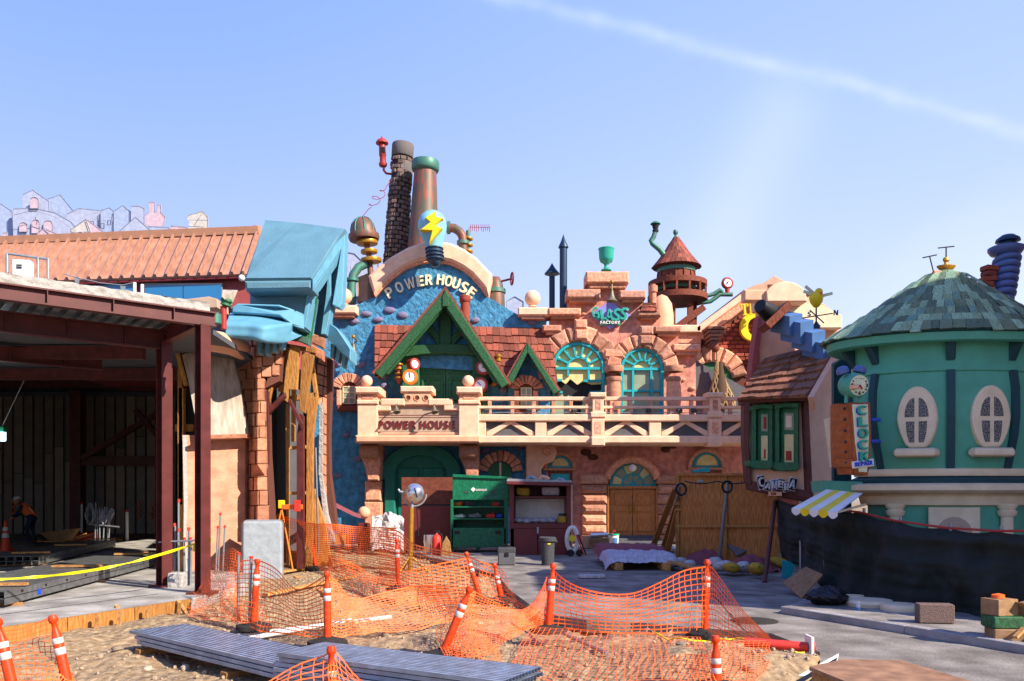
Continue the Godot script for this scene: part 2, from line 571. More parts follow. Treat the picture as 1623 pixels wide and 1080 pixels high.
	gl3.transparency = BaseMaterial3D.TRANSPARENCY_ALPHA
	for q in ["net", "net_old", "tape"]:
		M[q].cull_mode = BaseMaterial3D.CULL_DISABLED
		M[q].backlight_enabled = true
		M[q].backlight = M[q].albedo_color * 0.4
const EXPO := 2.0
func make_sky() -> ImageTexture:
	var w := 1536
	var h := 768
	var im := Image.create(w, h, false, Image.FORMAT_RGB8)
	var nz := FastNoiseLite.new()
	nz.seed = 4
	nz.frequency = 1.1
	nz.fractal_octaves = 5
	var trail := [Vector2(560, -60), Vector2(780, -8), Vector2(1000, 42), Vector2(1140, 84), Vector2(1330, 126), Vector2(1480, 170), Vector2(1640, 216), Vector2(1800, 262)]
	var zen := Color(0.38, 0.51, 0.89)
	var mid := Color(0.49, 0.625, 0.955)
	var hor := Color(0.79, 0.84, 0.935)
	for y in h:
		var el := PI / 2 - PI * (y + 0.5) / h
		if el < -0.05:
			for x in w:
				im.set_pixel(x, y, Color(0.50, 0.48, 0.45))
			continue
		var se := maxf(0.0, sin(el))
		var base := hor.lerp(mid, smoothstep(-0.02, 0.62, se)).lerp(zen, smoothstep(0.5, 1.0, se))
		for x in w:
			var az := TAU * (x + 0.5) / w
			var dir := Vector3(sin(az) * cos(el), sin(el), -cos(az) * cos(el))
			var k := 0.26 * smoothstep(0.2, 1.0, dir.dot(Vector3(0.78, 0.2, -0.6)))
			if el > 0.0:
				var q := dir / (dir.y + 0.22)
				k += clampf(nz.get_noise_3d(q.x * 0.5, q.z * 0.22, 0.0) * 1.1 + 0.05, 0.0, 1.0) * 0.42
				if dir.z < -0.2:
					var px := Vector2(CX + F * dir.x / -dir.z, HZ - F * dir.y / -dir.z)
					if px.y > -400 and px.y < 700 and px.x > -200 and px.x < 1900:
						var best := 1e9
						for i in trail.size() - 1:
							best = minf(best, px.distance_to(Geometry2D.get_closest_point_to_segment(px, trail[i], trail[i + 1])))
						var wob := 8.0 + 4.0 * nz.get_noise_2d(px.x * 0.012, px.y * 0.012)
						k += 0.28 * exp(-best * best / (2.0 * wob * wob)) * (0.75 + 0.5 * nz.get_noise_2d(px.x * 0.012, px.y * 0.02))
						# a second, old, spread-out trail crossing the first
						var s2 := px.distance_to(Geometry2D.get_closest_point_to_segment(px, Vector2(1240, 180), Vector2(1120, 420)))
						k += 0.16 * exp(-s2 * s2 / (2.0 * 45.0 * 45.0))
			var c := base.lerp(Color(0.93, 0.95, 1.0), clampf(k, 0.0, 0.85)).srgb_to_linear()
			im.set_pixel(x, y, Color(c.r / EXPO, c.g / EXPO, c.b / EXPO).linear_to_srgb())
	return ImageTexture.create_from_image(im)

func build_world() -> void:
	var cam := Camera3D.new()
	cam.name = "camera"
	cam.position = Vector3(0, EYE, 0)
	cam.projection = Camera3D.PROJECTION_FRUSTUM
	cam.near = 0.1
	cam.far = 400.0
	cam.size = 0.1 * 1080.0 / F
	cam.frustum_offset = Vector2(0, 0.1 * (HZ - 540.0) / F)
	add_child(cam)
	cam.current = true
	var env := Environment.new()
	env.background_mode = Environment.BG_SKY
	var sky := Sky.new()
	var pm := PanoramaSkyMaterial.new()
	pm.panorama = make_sky()
	sky.sky_material = pm
	env.sky = sky
	env.background_energy_multiplier = 1.32
	env.tonemap_mode = Environment.TONE_MAPPER_LINEAR
	env.tonemap_exposure = EXPO
	env.sdfgi_enabled = true
	env.ssao_enabled = true
	env.ssil_enabled = true
	var we := WorldEnvironment.new()
	we.name = "world_environment"
	we.environment = env
	add_child(we)
	var sun := DirectionalLight3D.new()
	sun.name = "sun"
	sun.light_energy = 1.6
	sun.light_color = Color(1.0, 0.945, 0.87)
	sun.light_angular_distance = 0.5
	sun.shadow_enabled = true
	var az := deg_to_rad(55.0)
	var el := deg_to_rad(35.0)
	var to_sun := Vector3(sin(az) * cos(el), sin(el), cos(az) * cos(el))
	sun.transform = Transform3D(Basis.looking_at(-to_sun, Vector3.UP), Vector3(0, 40, 0))
	add_child(sun)

var soil_h := FastNoiseLite.new()
func soil_y(x: float, d: float) -> float:
	var y := -0.10 + 0.10 * soil_h.get_noise_2d(x * 9.0, d * 9.0) + 0.035 * soil_h.get_noise_2d(x * 50.0, d * 50.0)
	for q in [[2.0, 8.3, 1.3, 0.8, 0.20], [-2.4, 14.6, 1.4, 0.7, -0.38], [-3.3, 13.0, 1.0, 0.9, 0.12], [-1.0, 9.5, 1.2, 0.8, 0.08], [-4.0, 16.5, 1.5, 1.0, 0.10], [0.3, 10.6, 0.7, 0.9, -0.15], [-3.4, 9.9, 0.7, 0.4, -0.14]]:
		var e: float = pow((x - q[0]) / q[2], 2) + pow((d - q[1]) / q[3], 2)
		y += q[4] * exp(-e)
	return y

func build_ground() -> void:
	soil_h.seed = 8
	soil_h.frequency = 0.06
	soil_h.fractal_octaves = 4
	var g := MB.new()
	g.quad(Vector3(-200, -0.6, 10), Vector3(200, -0.6, 10), Vector3(200, -0.6, -300), Vector3(-200, -0.6, -300), Vector3(0, -5, 0))
	struct("ground", g, M.soil)
	# plaza paving: everything right of and behind the dug-out area
	var edge := [[505, 866], [560, 868], [640, 872], [700, 888], [790, 912], [806, 934], [858, 972], [930, 984], [1000, 986], [1100, 995], [1222, 1004], [1300, 1034], [1300, 1100], [1330, 1400]]
	var plan := []
	for e in edge:
		var q := G(e[0], e[1])
		plan.append([q.x, -q.z])
	plan.append_array([[60, 3.6], [60, 70], [-70, 70], [-70, 38], [-14, 38], [-8.6, 24]])
	var pm := MB.new()
	# plan outline (x, distance) -> lying slab
	var lie := Transform3D(Basis(Vector3.RIGHT, Vector3.FORWARD, Vector3.UP), Vector3.ZERO)
	ext(pm, plan, lie, 0.16, 0.0)
	struct("pavement", pm, M.asphalt)
	# dug-out soil as a height field
	var f := func(s: float, t: float) -> Vector3:
		var x := lerpf(-8.0, 6.5, s)
		var d := lerpf(4.0, 27.0, t)
		var y := soil_y(x, d)
		if Geometry2D.is_point_in_polygon(Vector2(x, d), pv(plan)):
			y = -0.30
		return Vector3(x, y, -d)
	struct("soil", sheet(MB.new(), f, 150, 240), M.soil, "sandy dug-up soil of the building site")
	# concrete floor slab of the steel hall
	var sl := MB.new()
	ext(sl, [[-9.6, 5.0], [-6.16, 10.0], [-5.0, 12.75], [-4.85, 14.6], [-5.3, 17.6], [-8.0, 25.0], [-10.0, 36.5], [-32, 36.5], [-32, 5.0]], Transform3D(lie.basis, Vector3(0, 0.06, 0)), 0.3, 0.01)
	struct("floor_slab", sl, M.concrete, "pale concrete floor slab of the steel hall")
	# saw-cut joints in the slab
	for e in [[G(0, 975, 0.06), G(250, 942, 0.06)], [G(0, 905, 0.06), G(240, 880, 0.06)]]:
		var jm := MB.new()
		beam(jm, e[0] + Vector3(0, 0.003, 0), e[1] + Vector3(0, 0.003, 0), 0.012, 0.004)
		struct("slab_joint", jm, M.dark)
	for e in [[[880, 905], [1240, 915]], [[820, 925], [1230, 945]], [[1075, 880], [1180, 1000]]]:
		struct("pavement_joint", beam(MB.new(), G(e[0][0], e[0][1]) + Vector3(0, 0.002, 0), G(e[1][0], e[1][1]) + Vector3(0, 0.002, 0), 0.02, 0.006), M.rubber)
	# raised sidewalk and its kerb on the right
	var k0 := G(1243, 972)
	var k1 := G(1440, 1004)
	var k2 := G(1640, 1038)
	var sw := MB.new()
	ext(sw, [[k0.x, -k0.z], [k1.x, -k1.z], [k2.x, -k2.z], [9.5, 6.2], [16, 6.0], [16, 22], [7.2, 17.0]], Transform3D(lie.basis, Vector3(0, 0.07, 0)), 0.1, 0.0)
	struct("sidewalk", sw, M.sidewalk)
	var kb := MB.new()
	var kk := [k0, k1, k2, Vector3(9.5, 0, -6.2)]
	for i in 3:
		var a: Vector3 = kk[i] + Vector3(0, 0.045, 0)
		var b: Vector3 = kk[i + 1] + Vector3(0, 0.045, 0)
		beam(kb, a, b, 0.16, 0.11, Vector3.UP, 0.015)
	struct("kerb", kb, M.kerb)
	# sunlit street furniture base: manhole cover in the paving
	var mh := MB.new()
	lathe(mh, [[0.0, 0.012], [0.30, 0.012], [0.31, 0.002]], at(G(1196, 985)), 28)
	solo("manhole_cover", mh, M.rubber, "round dark manhole cover set in the grey paving", "manhole cover")
	# loose stones on the soil
	var mm := MultiMesh.new()
	mm.transform_format = MultiMesh.TRANSFORM_3D
	var pm2 := MB.new()
	ball(pm2, Vector3.ZERO, 1.0, Vector3(1, 0.65, 0.8), Basis.IDENTITY, 6)
	mm.mesh = mesh_of(pm2, Vector3.ZERO)
	var spots := []
	for i in 9000:
		var x := rr(-6.5, 5.0)
		var d := rr(6.0, 22.0)
		if Geometry2D.is_point_in_polygon(Vector2(x, d), pv(plan)):
			continue
		if x < -4.9 - (12.75 - d) * 0.43 and d < 13:
			continue
		if x < -4.8:
			continue
		var r := 0.006 + 0.036 * pow(rng.randf(), 4.0)
		spots.append(Transform3D(Basis.from_euler(Vector3(rr(0, 6), rr(0, 6), rr(0, 6))).scaled(Vector3.ONE * r), Vector3(x, soil_y(x, d) + r * 0.2, -d)))
	mm.instance_count = spots.size()
	for i in spots.size():
		mm.set_instance_transform(i, spots[i])
	var mi := MultiMeshInstance3D.new()
	mi.name = "loose_stones"
	mi.multimesh = mm
	mi.material_override = M.pebble_1
	add_child(mi)
	metas(mi, "small loose stones and clods scattered over the sandy soil", "stones", "", "stuff")
	# a few larger clods that can be told apart
	for i in 46:
		var x := rr(-4.6, 3.6)
		var d := rr(6.4, 13.0)
		if Geometry2D.is_point_in_polygon(Vector2(x, d), pv(plan)) or x < -4.4 - (12.75 - d) * 0.43:
			continue
		var r := rr(0.03, 0.075)
		var cm := MB.new()
		ball(cm, Vector3(x, soil_y(x, d) + r * 0.25, -d), r, Vector3(1, rr(0.5, 0.8), rr(0.7, 1.1)), Basis.from_euler(Vector3(rr(-0.4, 0.4), rr(0, 6), 0)), 7)
		solo("clod", cm, V("pebble_"), "lumpy clod of dry soil lying on the dug-up ground", "clod", "clods lying on the dug-up ground")
func wide_flange(m: MB, a: Vector3, b: Vector3, w: float, h: float, up: Vector3) -> MB:
	var z := (b - a).normalized()
	var x := up.cross(z).normalized()
	var y := z.cross(x)
	var o := y * (h / 2 - 0.012)
	beam(m, a + o, b + o, w, 0.024, up)
	beam(m, a - o, b - o, w, 0.024, up)
	beam(m, a, b, 0.018, h - 0.05, up)
	return m

func build_backdrop() -> void:
	var d := 48.0
	var t := thing("painted_skyline", "pale lavender and pink painted cut-out skyline of cartoon houses", "backdrop", P(170, 420, d))
	var lav := mat("cut_lav", Color("a6b0ca"), 0.9, "soft")
	var lav2 := mat("cut_lav2", Color("9dadcc"), 0.9, "soft")
	var pink := mat("cut_pink", Color("c4aebb"), 0.9, "soft")
	var beige := mat("cut_beige", Color("c4c0ba"), 0.9, "soft")
	var z := 0.2962
	var B := [
		[[[0, 140], [65, 185], [75, 560], [0, 560]], lav2, 1.0],
		[[[250, 120], [322, 95], [395, 185], [430, 260], [430, 560], [250, 560]], lav2, 1.0],
		[[[120, 95], [175, 70], [262, 130], [262, 560], [120, 560]], lav, 0.8],
		[[[65, 185], [75, 170], [180, 168], [290, 190], [380, 240], [425, 300], [425, 560], [80, 560]], lav, 0.6],
		[[[355, 200], [425, 168], [540, 180], [540, 560], [355, 560]], lav, 0.7],
		[[[538, 180], [585, 165], [610, 185], [612, 560], [538, 560]], lav2, 0.5],
		[[[608, 185], [658, 152], [735, 220], [735, 560], [608, 560]], lav2, 0.4],
		[[[700, 158], [740, 155], [772, 168], [772, 560], [700, 560]], lav, 0.3],
		[[[775, 205], [795, 195], [795, 135], [827, 135], [827, 190], [840, 185], [840, 150], [860, 150], [860, 190], [885, 215], [872, 270], [872, 560], [780, 560]], pink, 0.5],
		[[[790, 265], [905, 270], [905, 560], [790, 560]], lav2, 0.25],
		[[[600, 325], [725, 215], [840, 315], [840, 560], [600, 560]], lav, 0.1],
		[[[375, 285], [460, 225], [595, 325], [595, 560], [375, 560]], pink, 0.1],
		[[[375, 285], [460, 228], [485, 300], [480, 560], [375, 560]], beige, 0.05],
		[[[150, 345], [235, 275], [370, 335], [370, 560], [150, 560]], pink, 0.0],
		[[[0, 325], [15, 325], [15, 300], [38, 300], [38, 320], [55, 335], [55, 560], [0, 560]], pink, 0.15],
		[[[895, 310], [915, 262], [1000, 270], [1010, 285], [1130, 290], [1135, 560], [895, 560]], pink, 0.1],
		[[[998, 225], [1010, 205], [1085, 185], [1112, 215], [1112, 290], [1010, 285], [1010, 240]], beige, 0.2],
		[[[1348, 290], [1350, 262], [1372, 258], [1374, 290]], pink, 0.2],
	]
	for e in B:
		var pts := []
		for q in e[0]:
			pts.append([q[0] * z, 280 + q[1] * z])
		var c := sp("house_cutout", pts, d + e[2], 0.05, e[1], t)
		var m := MB.new()
		var line := []
		for q in pts:
			line.append(P(q[0], q[1], d + e[2] - 0.03))
		line.append(line[0])
		tube(m, line, 0.011, 4, false)
		part("ink_line", m, M.inkline, c)
	# drawn windows and arches
	for w in [[102, 245, 145, 295], [168, 230, 210, 303], [232, 235, 280, 290], [160, 110, 205, 170]]:
		var pts := [[w[0] * z, 280 + w[3] * z]]
		for q in arc((w[0] + w[2]) / 2.0 * z, 280 + (w[1] + 18) * z, (w[2] - w[0]) / 2.0 * z, 18 * z, 180, 0, 6):
			pts.append(q)
		pts.append([w[2] * z, 280 + w[3] * z])
		sp("drawn_window", pts, d + 0.5, 0.03, pink, t)
		var line := []
		for q in pts:
			line.append(P(q[0], q[1], d + 0.48))
		line.append(line[0])
		part("ink_line", tube(MB.new(), line, 0.018, 4, false), M.inkline, t)
	for w in [[497, 195, 525, 232], [548, 235, 565, 262], [585, 218, 600, 242], [388, 305, 402, 322], [420, 300, 435, 318], [452, 297, 466, 315]]:
		var line := []
		for q in R(w[0] * z, 280 + w[1] * z, w[2] * z, 280 + w[3] * z):
			line.append(P(q[0], q[1], d + (0.38 if w[0] > 480 else -0.02)))
		line.append(line[0])
		part("ink_line", tube(MB.new(), line, 0.018, 4, false), M.inkline, t)
	for l in [[[75, 205], [180, 180], [290, 215], [400, 290]], [[235, 278], [290, 330]], [[375, 300], [480, 295]], [[460, 228], [485, 300]], [[915, 270], [930, 310]], [[1010, 232], [1112, 235]], [[1085, 188], [1060, 232]], [[238, 125], [238, 180]]]:
		var line := []
		for q in l:
			line.append(P(q[0] * z, 280 + q[1] * z, d - 0.05))
		part("ink_line", tube(MB.new(), line, 0.018, 4, false), M.inkline, t)
	sp("support_wall", R(-60, 372, 415, 480), d + 1.2, 0.3, M.redhall, t)
	# the little piece that shows behind the dome, and one behind the right parapet
	for e in [[[[543, 470], [543, 412], [552, 400], [562, 402], [572, 412], [600, 412], [600, 470]], "pale cut-out house front behind the copper dome", [[545, 420, 550, 436], [556, 422, 562, 436]]], [[[803, 510], [803, 478], [812, 472], [816, 470], [820, 472], [830, 478], [830, 510]], "pale round cut-out roof behind the parapet ball", []]]:
		var dd := 46.0
		var o := thing("cutout_house", e[1], "backdrop", P(e[0][0][0], 500, dd))
		sp("house_cutout", e[0], dd, 0.05, M.cut_lav, o)
		var line := []
		for q in e[0]:
			line.append(P(q[0], q[1], dd - 0.03))
		part("ink_line", tube(MB.new(), line, 0.02, 4, false), M.inkline, o)
		for w in e[2]:
			sp("drawn_window", R(w[0], w[1], w[2], w[3]), dd - 0.02, 0.02, M.cut_pink, o)
		sp("prop_wall", R(e[0][0][0], e[0][0][1] - 14, e[0][-1][0], 640), dd + 0.3, 0.2, M.cut_lav, o)

func build_copper_hall() -> void:
	var t := thing("red_hall", "dull red upper storey with ribbed copper roof and blue window band", "building", P(200, 520, 22.5))
	sp("wall", R(-80, 436, 408, 545), 22.3, 10.0, M.redhall, t)
	# standing-seam roof panels
	var n := 28
	for i in n:
		var u0 := -84.0 + i * 17.4
		var u1 := u0 + 17.4
		var f := func(u: float, top: bool) -> Vector3:
			if top:
				var uu := CX + (u - CX) * 22.0 / 23.25
				return P(uu, 383.0 - uu * 0.037, 23.25)
			return P(u, 447.5 - u * 0.034, 22.0)
		var a: Vector3 = f.call(u0, true); var b: Vector3 = f.call(u1, true)
		var c: Vector3 = f.call(u1, false); var e: Vector3 = f.call(u0, false)
		var nr := (b - a).cross(e - a).normalized()
		if nr.z < 0: nr = -nr
		var m := MB.new()
		var dn := -nr * 0.04
		m.quad(a, b, c, e, a + dn)
		m.quad(e, c, c + dn * 2, e + dn * 2)
		beam(m, b + nr * 0.03, c + nr * 0.03, 0.05, 0.12, nr)
		part("roof_panel", m, M.copperroof, t)
	var m := MB.new()
	var rc0 := P(-80, 384, 23.3); var rc1 := P(412, 364, 23.3)
	beam(m, rc0, rc1, 0.4, 0.2, Vector3(0, 1, 0.3))
	part("ridge_cap", m, M.roofcap, t)
	m = MB.new()
	m.quad(P(-80, 390, 23.4), P(409, 372, 23.4), P(409, 372, 29), P(-80, 390, 29))
	part("rear_roof", m, M.copperroof, t)
	sp("fascia", [[-80, 451], [388, 434.5], [388, 441], [-80, 458]], 22.05, 0.2, M.maroon, t, 0.5)
	for w in [[-30, 84], [95, 216], [228, 352]]:
		var fr := sp("window", R(w[0], 449, w[1], 500), 22.2, 0.14, M.steelgrey, t)
		var mid: float = (w[0] + w[1]) / 2.0
		for q in [[w[0] + 1.5, mid - 1], [mid + 1, w[1] - 1.5]]:
			sp("pane", R(q[0], 452, q[1], 498), 22.17, 0.02, M.pane, fr)
	m = MB.new()
	ball(m, P(383, 441, 22.0), 0.09)
	part("wall_lamp", m, M.white, t)

func build_steel_hall() -> void:
	var t := thing("steel_hall", "open red steel framed hall with a ragged cut roof deck", "building", G(320, 942, 0.06))
	var c1 := G(321, 941, 0.06)
	var c2 := G(260, 930, 0.06)
	var Y := 4.42
	var dirf := Vector3(-2.38, 0, 1.9).normalized()          # along the front, towards the left and the camera
	var inn := Vector3(-0.62, 0, -0.78)
	var m := MB.new()
	# columns
	for c in [[c1, 0.18], [c2, 0.2]]:
		m = MB.new()
		wide_flange(m, c[0], c[0] + Vector3(0, Y, 0), c[1], c[1], Vector3(0.8, 0, 0.6))
		var col := part("column", m, M.steel, t)
		m = MB.new()
		box(m, c[0] + Vector3(0, 0.015, 0), Vector3(0.2, 0.015, 0.2))
		part("base_plate", m, M.steel, col)
	# beams
	var b1 := c1 + Vector3(0, Y + 0.11, 0)
	var b2 := c2 + Vector3(0, Y - 0.05, 0)
	for e in [[b1 - dirf * 0.2, b1 + dirf * 11, 0.24], [b2, b2 + dirf * 11, 0.34], [b1, b2 + Vector3(0, 0.06, 0), 0.26], [b2 + Vector3(-2.5, 0.05, -2.8), b2 + Vector3(-2.5, 0.05, -2.8) + dirf * 12, 0.3]]:
		m = MB.new()
		wide_flange(m, e[0], e[1], 0.16, e[2], Vector3.UP)
		var bm := part("beam", m, M.steel, t)
		for k in 4:
			var q: Vector3 = e[0].lerp(e[1], 0.06 + k * 0.08)
			m = MB.new()
			beam(m, q - Vector3(0, e[2] * 0.45, 0), q + Vector3(0, e[2] * 0.45, 0), 0.012, 0.15, (e[1] - e[0]).cross(Vector3.UP).normalized())
			part("stiffener", m, M.steel, bm)
	# roof deck: fluted metal, foam, broken concrete edge
	var e0 := P(333, 500, 14.0)
	e0.y = 4.66
	var flutes := 44
	for k in flutes:
		m = MB.new()
		var a := e0 + dirf * (k * 0.22)
		beam(m, a + inn * 0.0 + Vector3(0, 0.035, 0), a + inn * 2.2 + Vector3(0, 0.035, 0), 0.11, 0.06)
		part("deck_flute", m, M.deckmetal, t)
	m = MB.new()
	beam(m, e0 + inn * 1.6 + Vector3(0, 0.075, 0) - dirf * 0.1, e0 + inn * 1.6 + dirf * 10 + Vector3(0, 0.075, 0), 3.0, 0.012)
	part("deck_sheet", m, M.deckmetal, t)
	# ragged courses of insulating foam and concrete, cut into lumps
	for lay in [[0.075, 0.075, "foam", 0.03], [0.15, 0.16, "roughcon", 0.05]]:
		var s := 0.0
		while s < 9.6:
			var w := rr(0.25, 0.7)
			m = MB.new()
			var rw: float = lay[3]
			var f := func(p: float, r: float) -> Vector3:
				var a := e0 + dirf * (s + p * w)
				var o := inn * (0.02 + rw * soil_h.get_noise_2d((s + p * w) * 90.0, lay[0] * 700 + r * 40.0))
				return a + o + Vector3(0, lay[0] + lay[1] * r + (0.02 * soil_h.get_noise_2d((s + p * w) * 70.0, 9.0) if r > 0.5 else 0.0), 0)
			sheet(m, f, 6, 4)
			var p0: Vector3 = f.call(0, 1); var p1: Vector3 = f.call(1, 1)
			m.quad(p0, p1, p1 + inn * 3.0, p0 + inn * 3.0)
			part("foam_block" if lay[2] == "foam" else "concrete_block", m, M[lay[2]], t)
			s += w
	# closing roof, rear wall and side walls of the deep interior
	var lie := Transform3D(Basis(Vector3.RIGHT, Vector3.FORWARD, Vector3.UP), Vector3.ZERO)
	m = MB.new()
	ext(m, [[-5.6, 14.8], [-16, 6.4], [-33, 6.4], [-33, 21], [-6.0, 21]], Transform3D(lie.basis, Vector3(0, 4.82, 0)), 0.1)
	part("roof_deck", m, M.panel_grey, t)
	m = MB.new()
	ext(m, [[-6.9, 20], [-33, 20], [-33, 35.5], [-7.6, 35.5], [-7.6, 26]], Transform3D(lie.basis, Vector3(0, 6.3, 0)), 0.2)
	part("high_roof", m, M.panel_grey, t)
	m = MB.new()
	box(m, Vector3(-19.95, 5.4, -20.1), Vector3(13.05, 0.75, 0.1))
	part("header_wall", m, M.panel_grey, t)
	m = MB.new()
	box(m, Vector3(-20, 3.0, -35.0), Vector3(13.5, 3.2, 0.15))
	var rear := part("rear_wall", m, M.panel_grey, t)
	m = MB.new()
	beam(m, Vector3(-7.5, 3.05, -26.5), Vector3(-7.6, 3.05, -35), 0.2, 6.2)
	beam(m, Vector3(-5.75, 2.4, -21.6), Vector3(-7.5, 2.4, -26.5), 0.2, 4.8)
	part("side_wall", m, M.panel_grey, t)
	m = MB.new()
	box(m, Vector3(-33, 3, -21), Vector3(0.1, 3.3, 15))
	part("end_wall", m, M.panel_grey, t)
	# tall plywood sheets on the rear wall, a few pixels apart
	for i in 22:
		var u := -60.0 + i * 16.2
		var a := P(u + 1.4, 851, 34.7)
		var b := P(u + 14.4, 625, 34.7)
		var cut := rr(0.35, 0.75)
		for s in [[0.0, cut - 0.004], [cut + 0.004, 1.0]]:
			m = MB.new()
			box(m, Vector3((a.x + b.x) / 2, lerpf(0.1, 5.9, (s[0] + s[1]) / 2), -34.7), Vector3((b.x - a.x) / 2, 2.9 * (s[1] - s[0]), 0.03))
			part("wall_sheet", m, V("wallpanel_"), rear)
	# frame inside: column, girt, cross brace
	for e in [[P(123, 850, 33.5), P(123, 620, 33.5), 0.45], [P(128, 731, 33.5), P(256, 731, 33.5), 0.36], [P(130, 727, 33.3), P(262, 648, 33.3), 0.22], [P(215, 650, 33.2), P(262, 706, 33.2), 0.2]]:
		m = MB.new()
		wide_flange(m, e[0], e[1], e[2], e[2], Vector3.BACK)
		part("inner_frame", m, M.steel, t)
	for k in 6:
		m = MB.new()
		var z := -16.5 - k * 2.9
		beam(m, Vector3(-30, 4.55 if k < 2 else 5.9, z), Vector3(-7.4, 4.55 if k < 2 else 5.9, z), 0.14, 0.26)
		part("joist", m, M.steel, t)
	# orange survey marks sprayed on the sheets
	for u in [22, 112, 220, 241]:
		m = MB.new()
		var ps := []
		for k in 7:
			ps.append(P(u + (2.4 if k % 2 else -2.4), 796 + k * 4.4, 34.6))
		tube(m, ps, 0.035, 4)
		part("spray_mark", m, M.vest, t)

func build_brick_corner() -> void:
	# pink render, shingled grey panel, exposed studs and rounded peach cornice
	var fd := func(u: float, _v: float) -> float: return 17.3 + (u - 283) * 0.012
	var t := thing("cutaway_house", "half demolished toon house of big orange bricks under crooked blue gable", "building", G(405, 893))
	sp("pink_wall", [[293, 690], [388, 690], [388, 905], [293, 910]], fd, 0.35, M.pinkpanel, t)
	sp("torn_edge", [[289, 690], [296, 690], [295, 740], [297, 800], [294, 850], [297, 909], [290, 909], [291, 800]], func(u, _v): return 17.28 + (u - 283) * 0.012, 0.38, M.roughcon, t)
	sp("grey_panel", [[288, 562], [300, 559], [366, 559], [379, 610], [393, 690], [315, 693], [306, 650], [297, 600]], func(u, v): return 17.25 + (u - 283) * 0.012 - (v - 560) * 0.0022, 0.12, M.greypanel, t, 0.8)
	sp("panel_trim", [[308, 690], [394, 688], [394, 694], [308, 697]], func(u, _v): return 16.9 + (u - 283) * 0.012, 0.4, V("brick_"), t, 0.6)
	for e in [[281, 560, 289, 800], [283, 615, 291, 905]]:
		sp("stud", [[e[0], e[1]], [e[0] + 7, e[1]], [e[2], e[3]], [e[2] - 8, e[3]]], 17.6, 0.15, V("timber_"), t)
	sp("stud", [[277, 560], [284, 560], [297, 608], [291, 612]], 17.45, 0.12, V("timber_"), t)
	sp("stud", R(277, 673, 306, 684), 17.75, 0.1, V("timber_"), t)
	var m := MB.new()
	for e in [[547, 15.5], [557, 8]]:
		var ps := []
		for q in [[322, 538, 16.6], [345, 541, 16.8], [365, 545, 17.2], [383, 553, 18.2]]:
			ps.append(P(q[0], q[1] + e[0] - 547, q[2]))
		m = MB.new()
		tube(m, ps, e[1] * 17.0 / F, 16)
		part("round_cornice", m, M.peach, t)
	# brick corner: rows of big bricks wrapped round a bulging corner
	var fb := func(u: float, _v: float) -> float:
		return 18.0 + (408 - u) * 0.05 if u < 408 else 18.0 + (u - 408) * 0.0095
	var core := [[376, 545], [446, 530], [443, 604], [419, 616], [421, 720], [428, 828], [382, 828], [386, 700], [392, 690], [386, 640]]
	sp("brick_core", core, func(u, v): return fb.call(u, v) + 0.06, 0.5, M.mortar, t)
	var edges := [[530, 384, 447], [548, 377, 447], [566, 375, 446], [583, 372, 445], [600, 377, 442], [616, 382, 418], [634, 386, 419], [655, 390, 419], [676, 392, 420], [690, 392, 420], [697, 385, 420], [716, 385, 421], [736, 384, 421.5], [757, 383, 422], [778, 382, 423], [800, 381, 425], [828, 380, 429]]
	var bound := func(v: float, side: int) -> float:
		for i in edges.size() - 1:
			if v <= edges[i + 1][0]:
				var f: float = clampf((v - edges[i][0]) / (edges[i + 1][0] - edges[i][0]), 0, 1)
				return lerpf(edges[i][side], edges[i + 1][side], f)
		return edges[-1][side]
	var vs := [534, 548, 566, 583, 600, 617, 636, 655, 676, 695, 715, 736, 757, 778, 802, 827]
	for i in vs.size() - 1:
		var v0: float = vs[i]
		var v1: float = vs[i + 1]
		var l: float = maxf(bound.call(v0 + 1, 1), bound.call(v1 - 1, 1))
		var r: float = minf(bound.call(v0 + 1, 2), bound.call(v1 - 1, 2))
		var cuts := [l]
		var u := l + (rr(9, 14) if i % 2 else rr(17, 23))
		while u < r - 7:
			cuts.append(u)
			u += rr(16, 24)
		cuts.append(r)
		for k in cuts.size() - 1:
			var a: float = cuts[k] + 0.7
			var b: float = cuts[k + 1] - 0.7
			var tilt := -((a + b) / 2 - 408) * 0.16 if v0 < 600 else -((a + b) / 2 - 408) * 0.05
			var pts := [[a, v0 + 0.8 + tilt], [b, v0 + 0.8 + tilt - (b - a) * 0.05], [b, v1 - 0.5 + tilt - (b - a) * 0.05], [a, v1 - 0.5 + tilt]]
			if a < 408 and b > 411:
				pts.insert(1, [408, v0 + 0.8 + tilt - (408 - a) * 0.05])
				pts.insert(4, [408, v1 - 0.5 + tilt - (408 - a) * 0.05])
			sp("brick", pts, fb, 0.16, V("brick_"), t, 1.0)
	# narrow brick strip right of the opening
	for i in 17:
		var v0 := 560.0 + i * 16
		var l := lerpf(499, 512, clampf((v0 - 560) / 30, 0, 1)) if v0 < 640 else lerpf(512, 508, (v0 - 640) / 180.0)
		if v0 > 750:
			l = lerpf(509, 520, (v0 - 750) / 80.0)
		if v0 < 625:
			l = lerpf(503, 497, (v0 - 560) / 60.0)
		var rgt := lerpf(527, 521, clampf((v0 - 560) / 120.0, 0, 1))
		if v0 > 750:
			rgt = lerpf(521, 533, (v0 - 750) / 80.0)
		var k := 2 if rgt - l > 16 else 1
		for j in k:
			var a := lerpf(l, rgt, float(j) / k) + 0.5
			var b := lerpf(l, rgt, float(j + 1) / k) - 0.5
			sp("brick", [[a, v0 + (a - l) * 0.35 + 0.5], [b, v0 + (b - l) * 0.35 + 0.5], [b, v0 + 15 + (b - l) * 0.35], [a, v0 + 15 + (a - l) * 0.35]], func(u, _v): return 19.6 + (u - 500) * 0.02, 0.18, V("brick_"), t, 0.8)
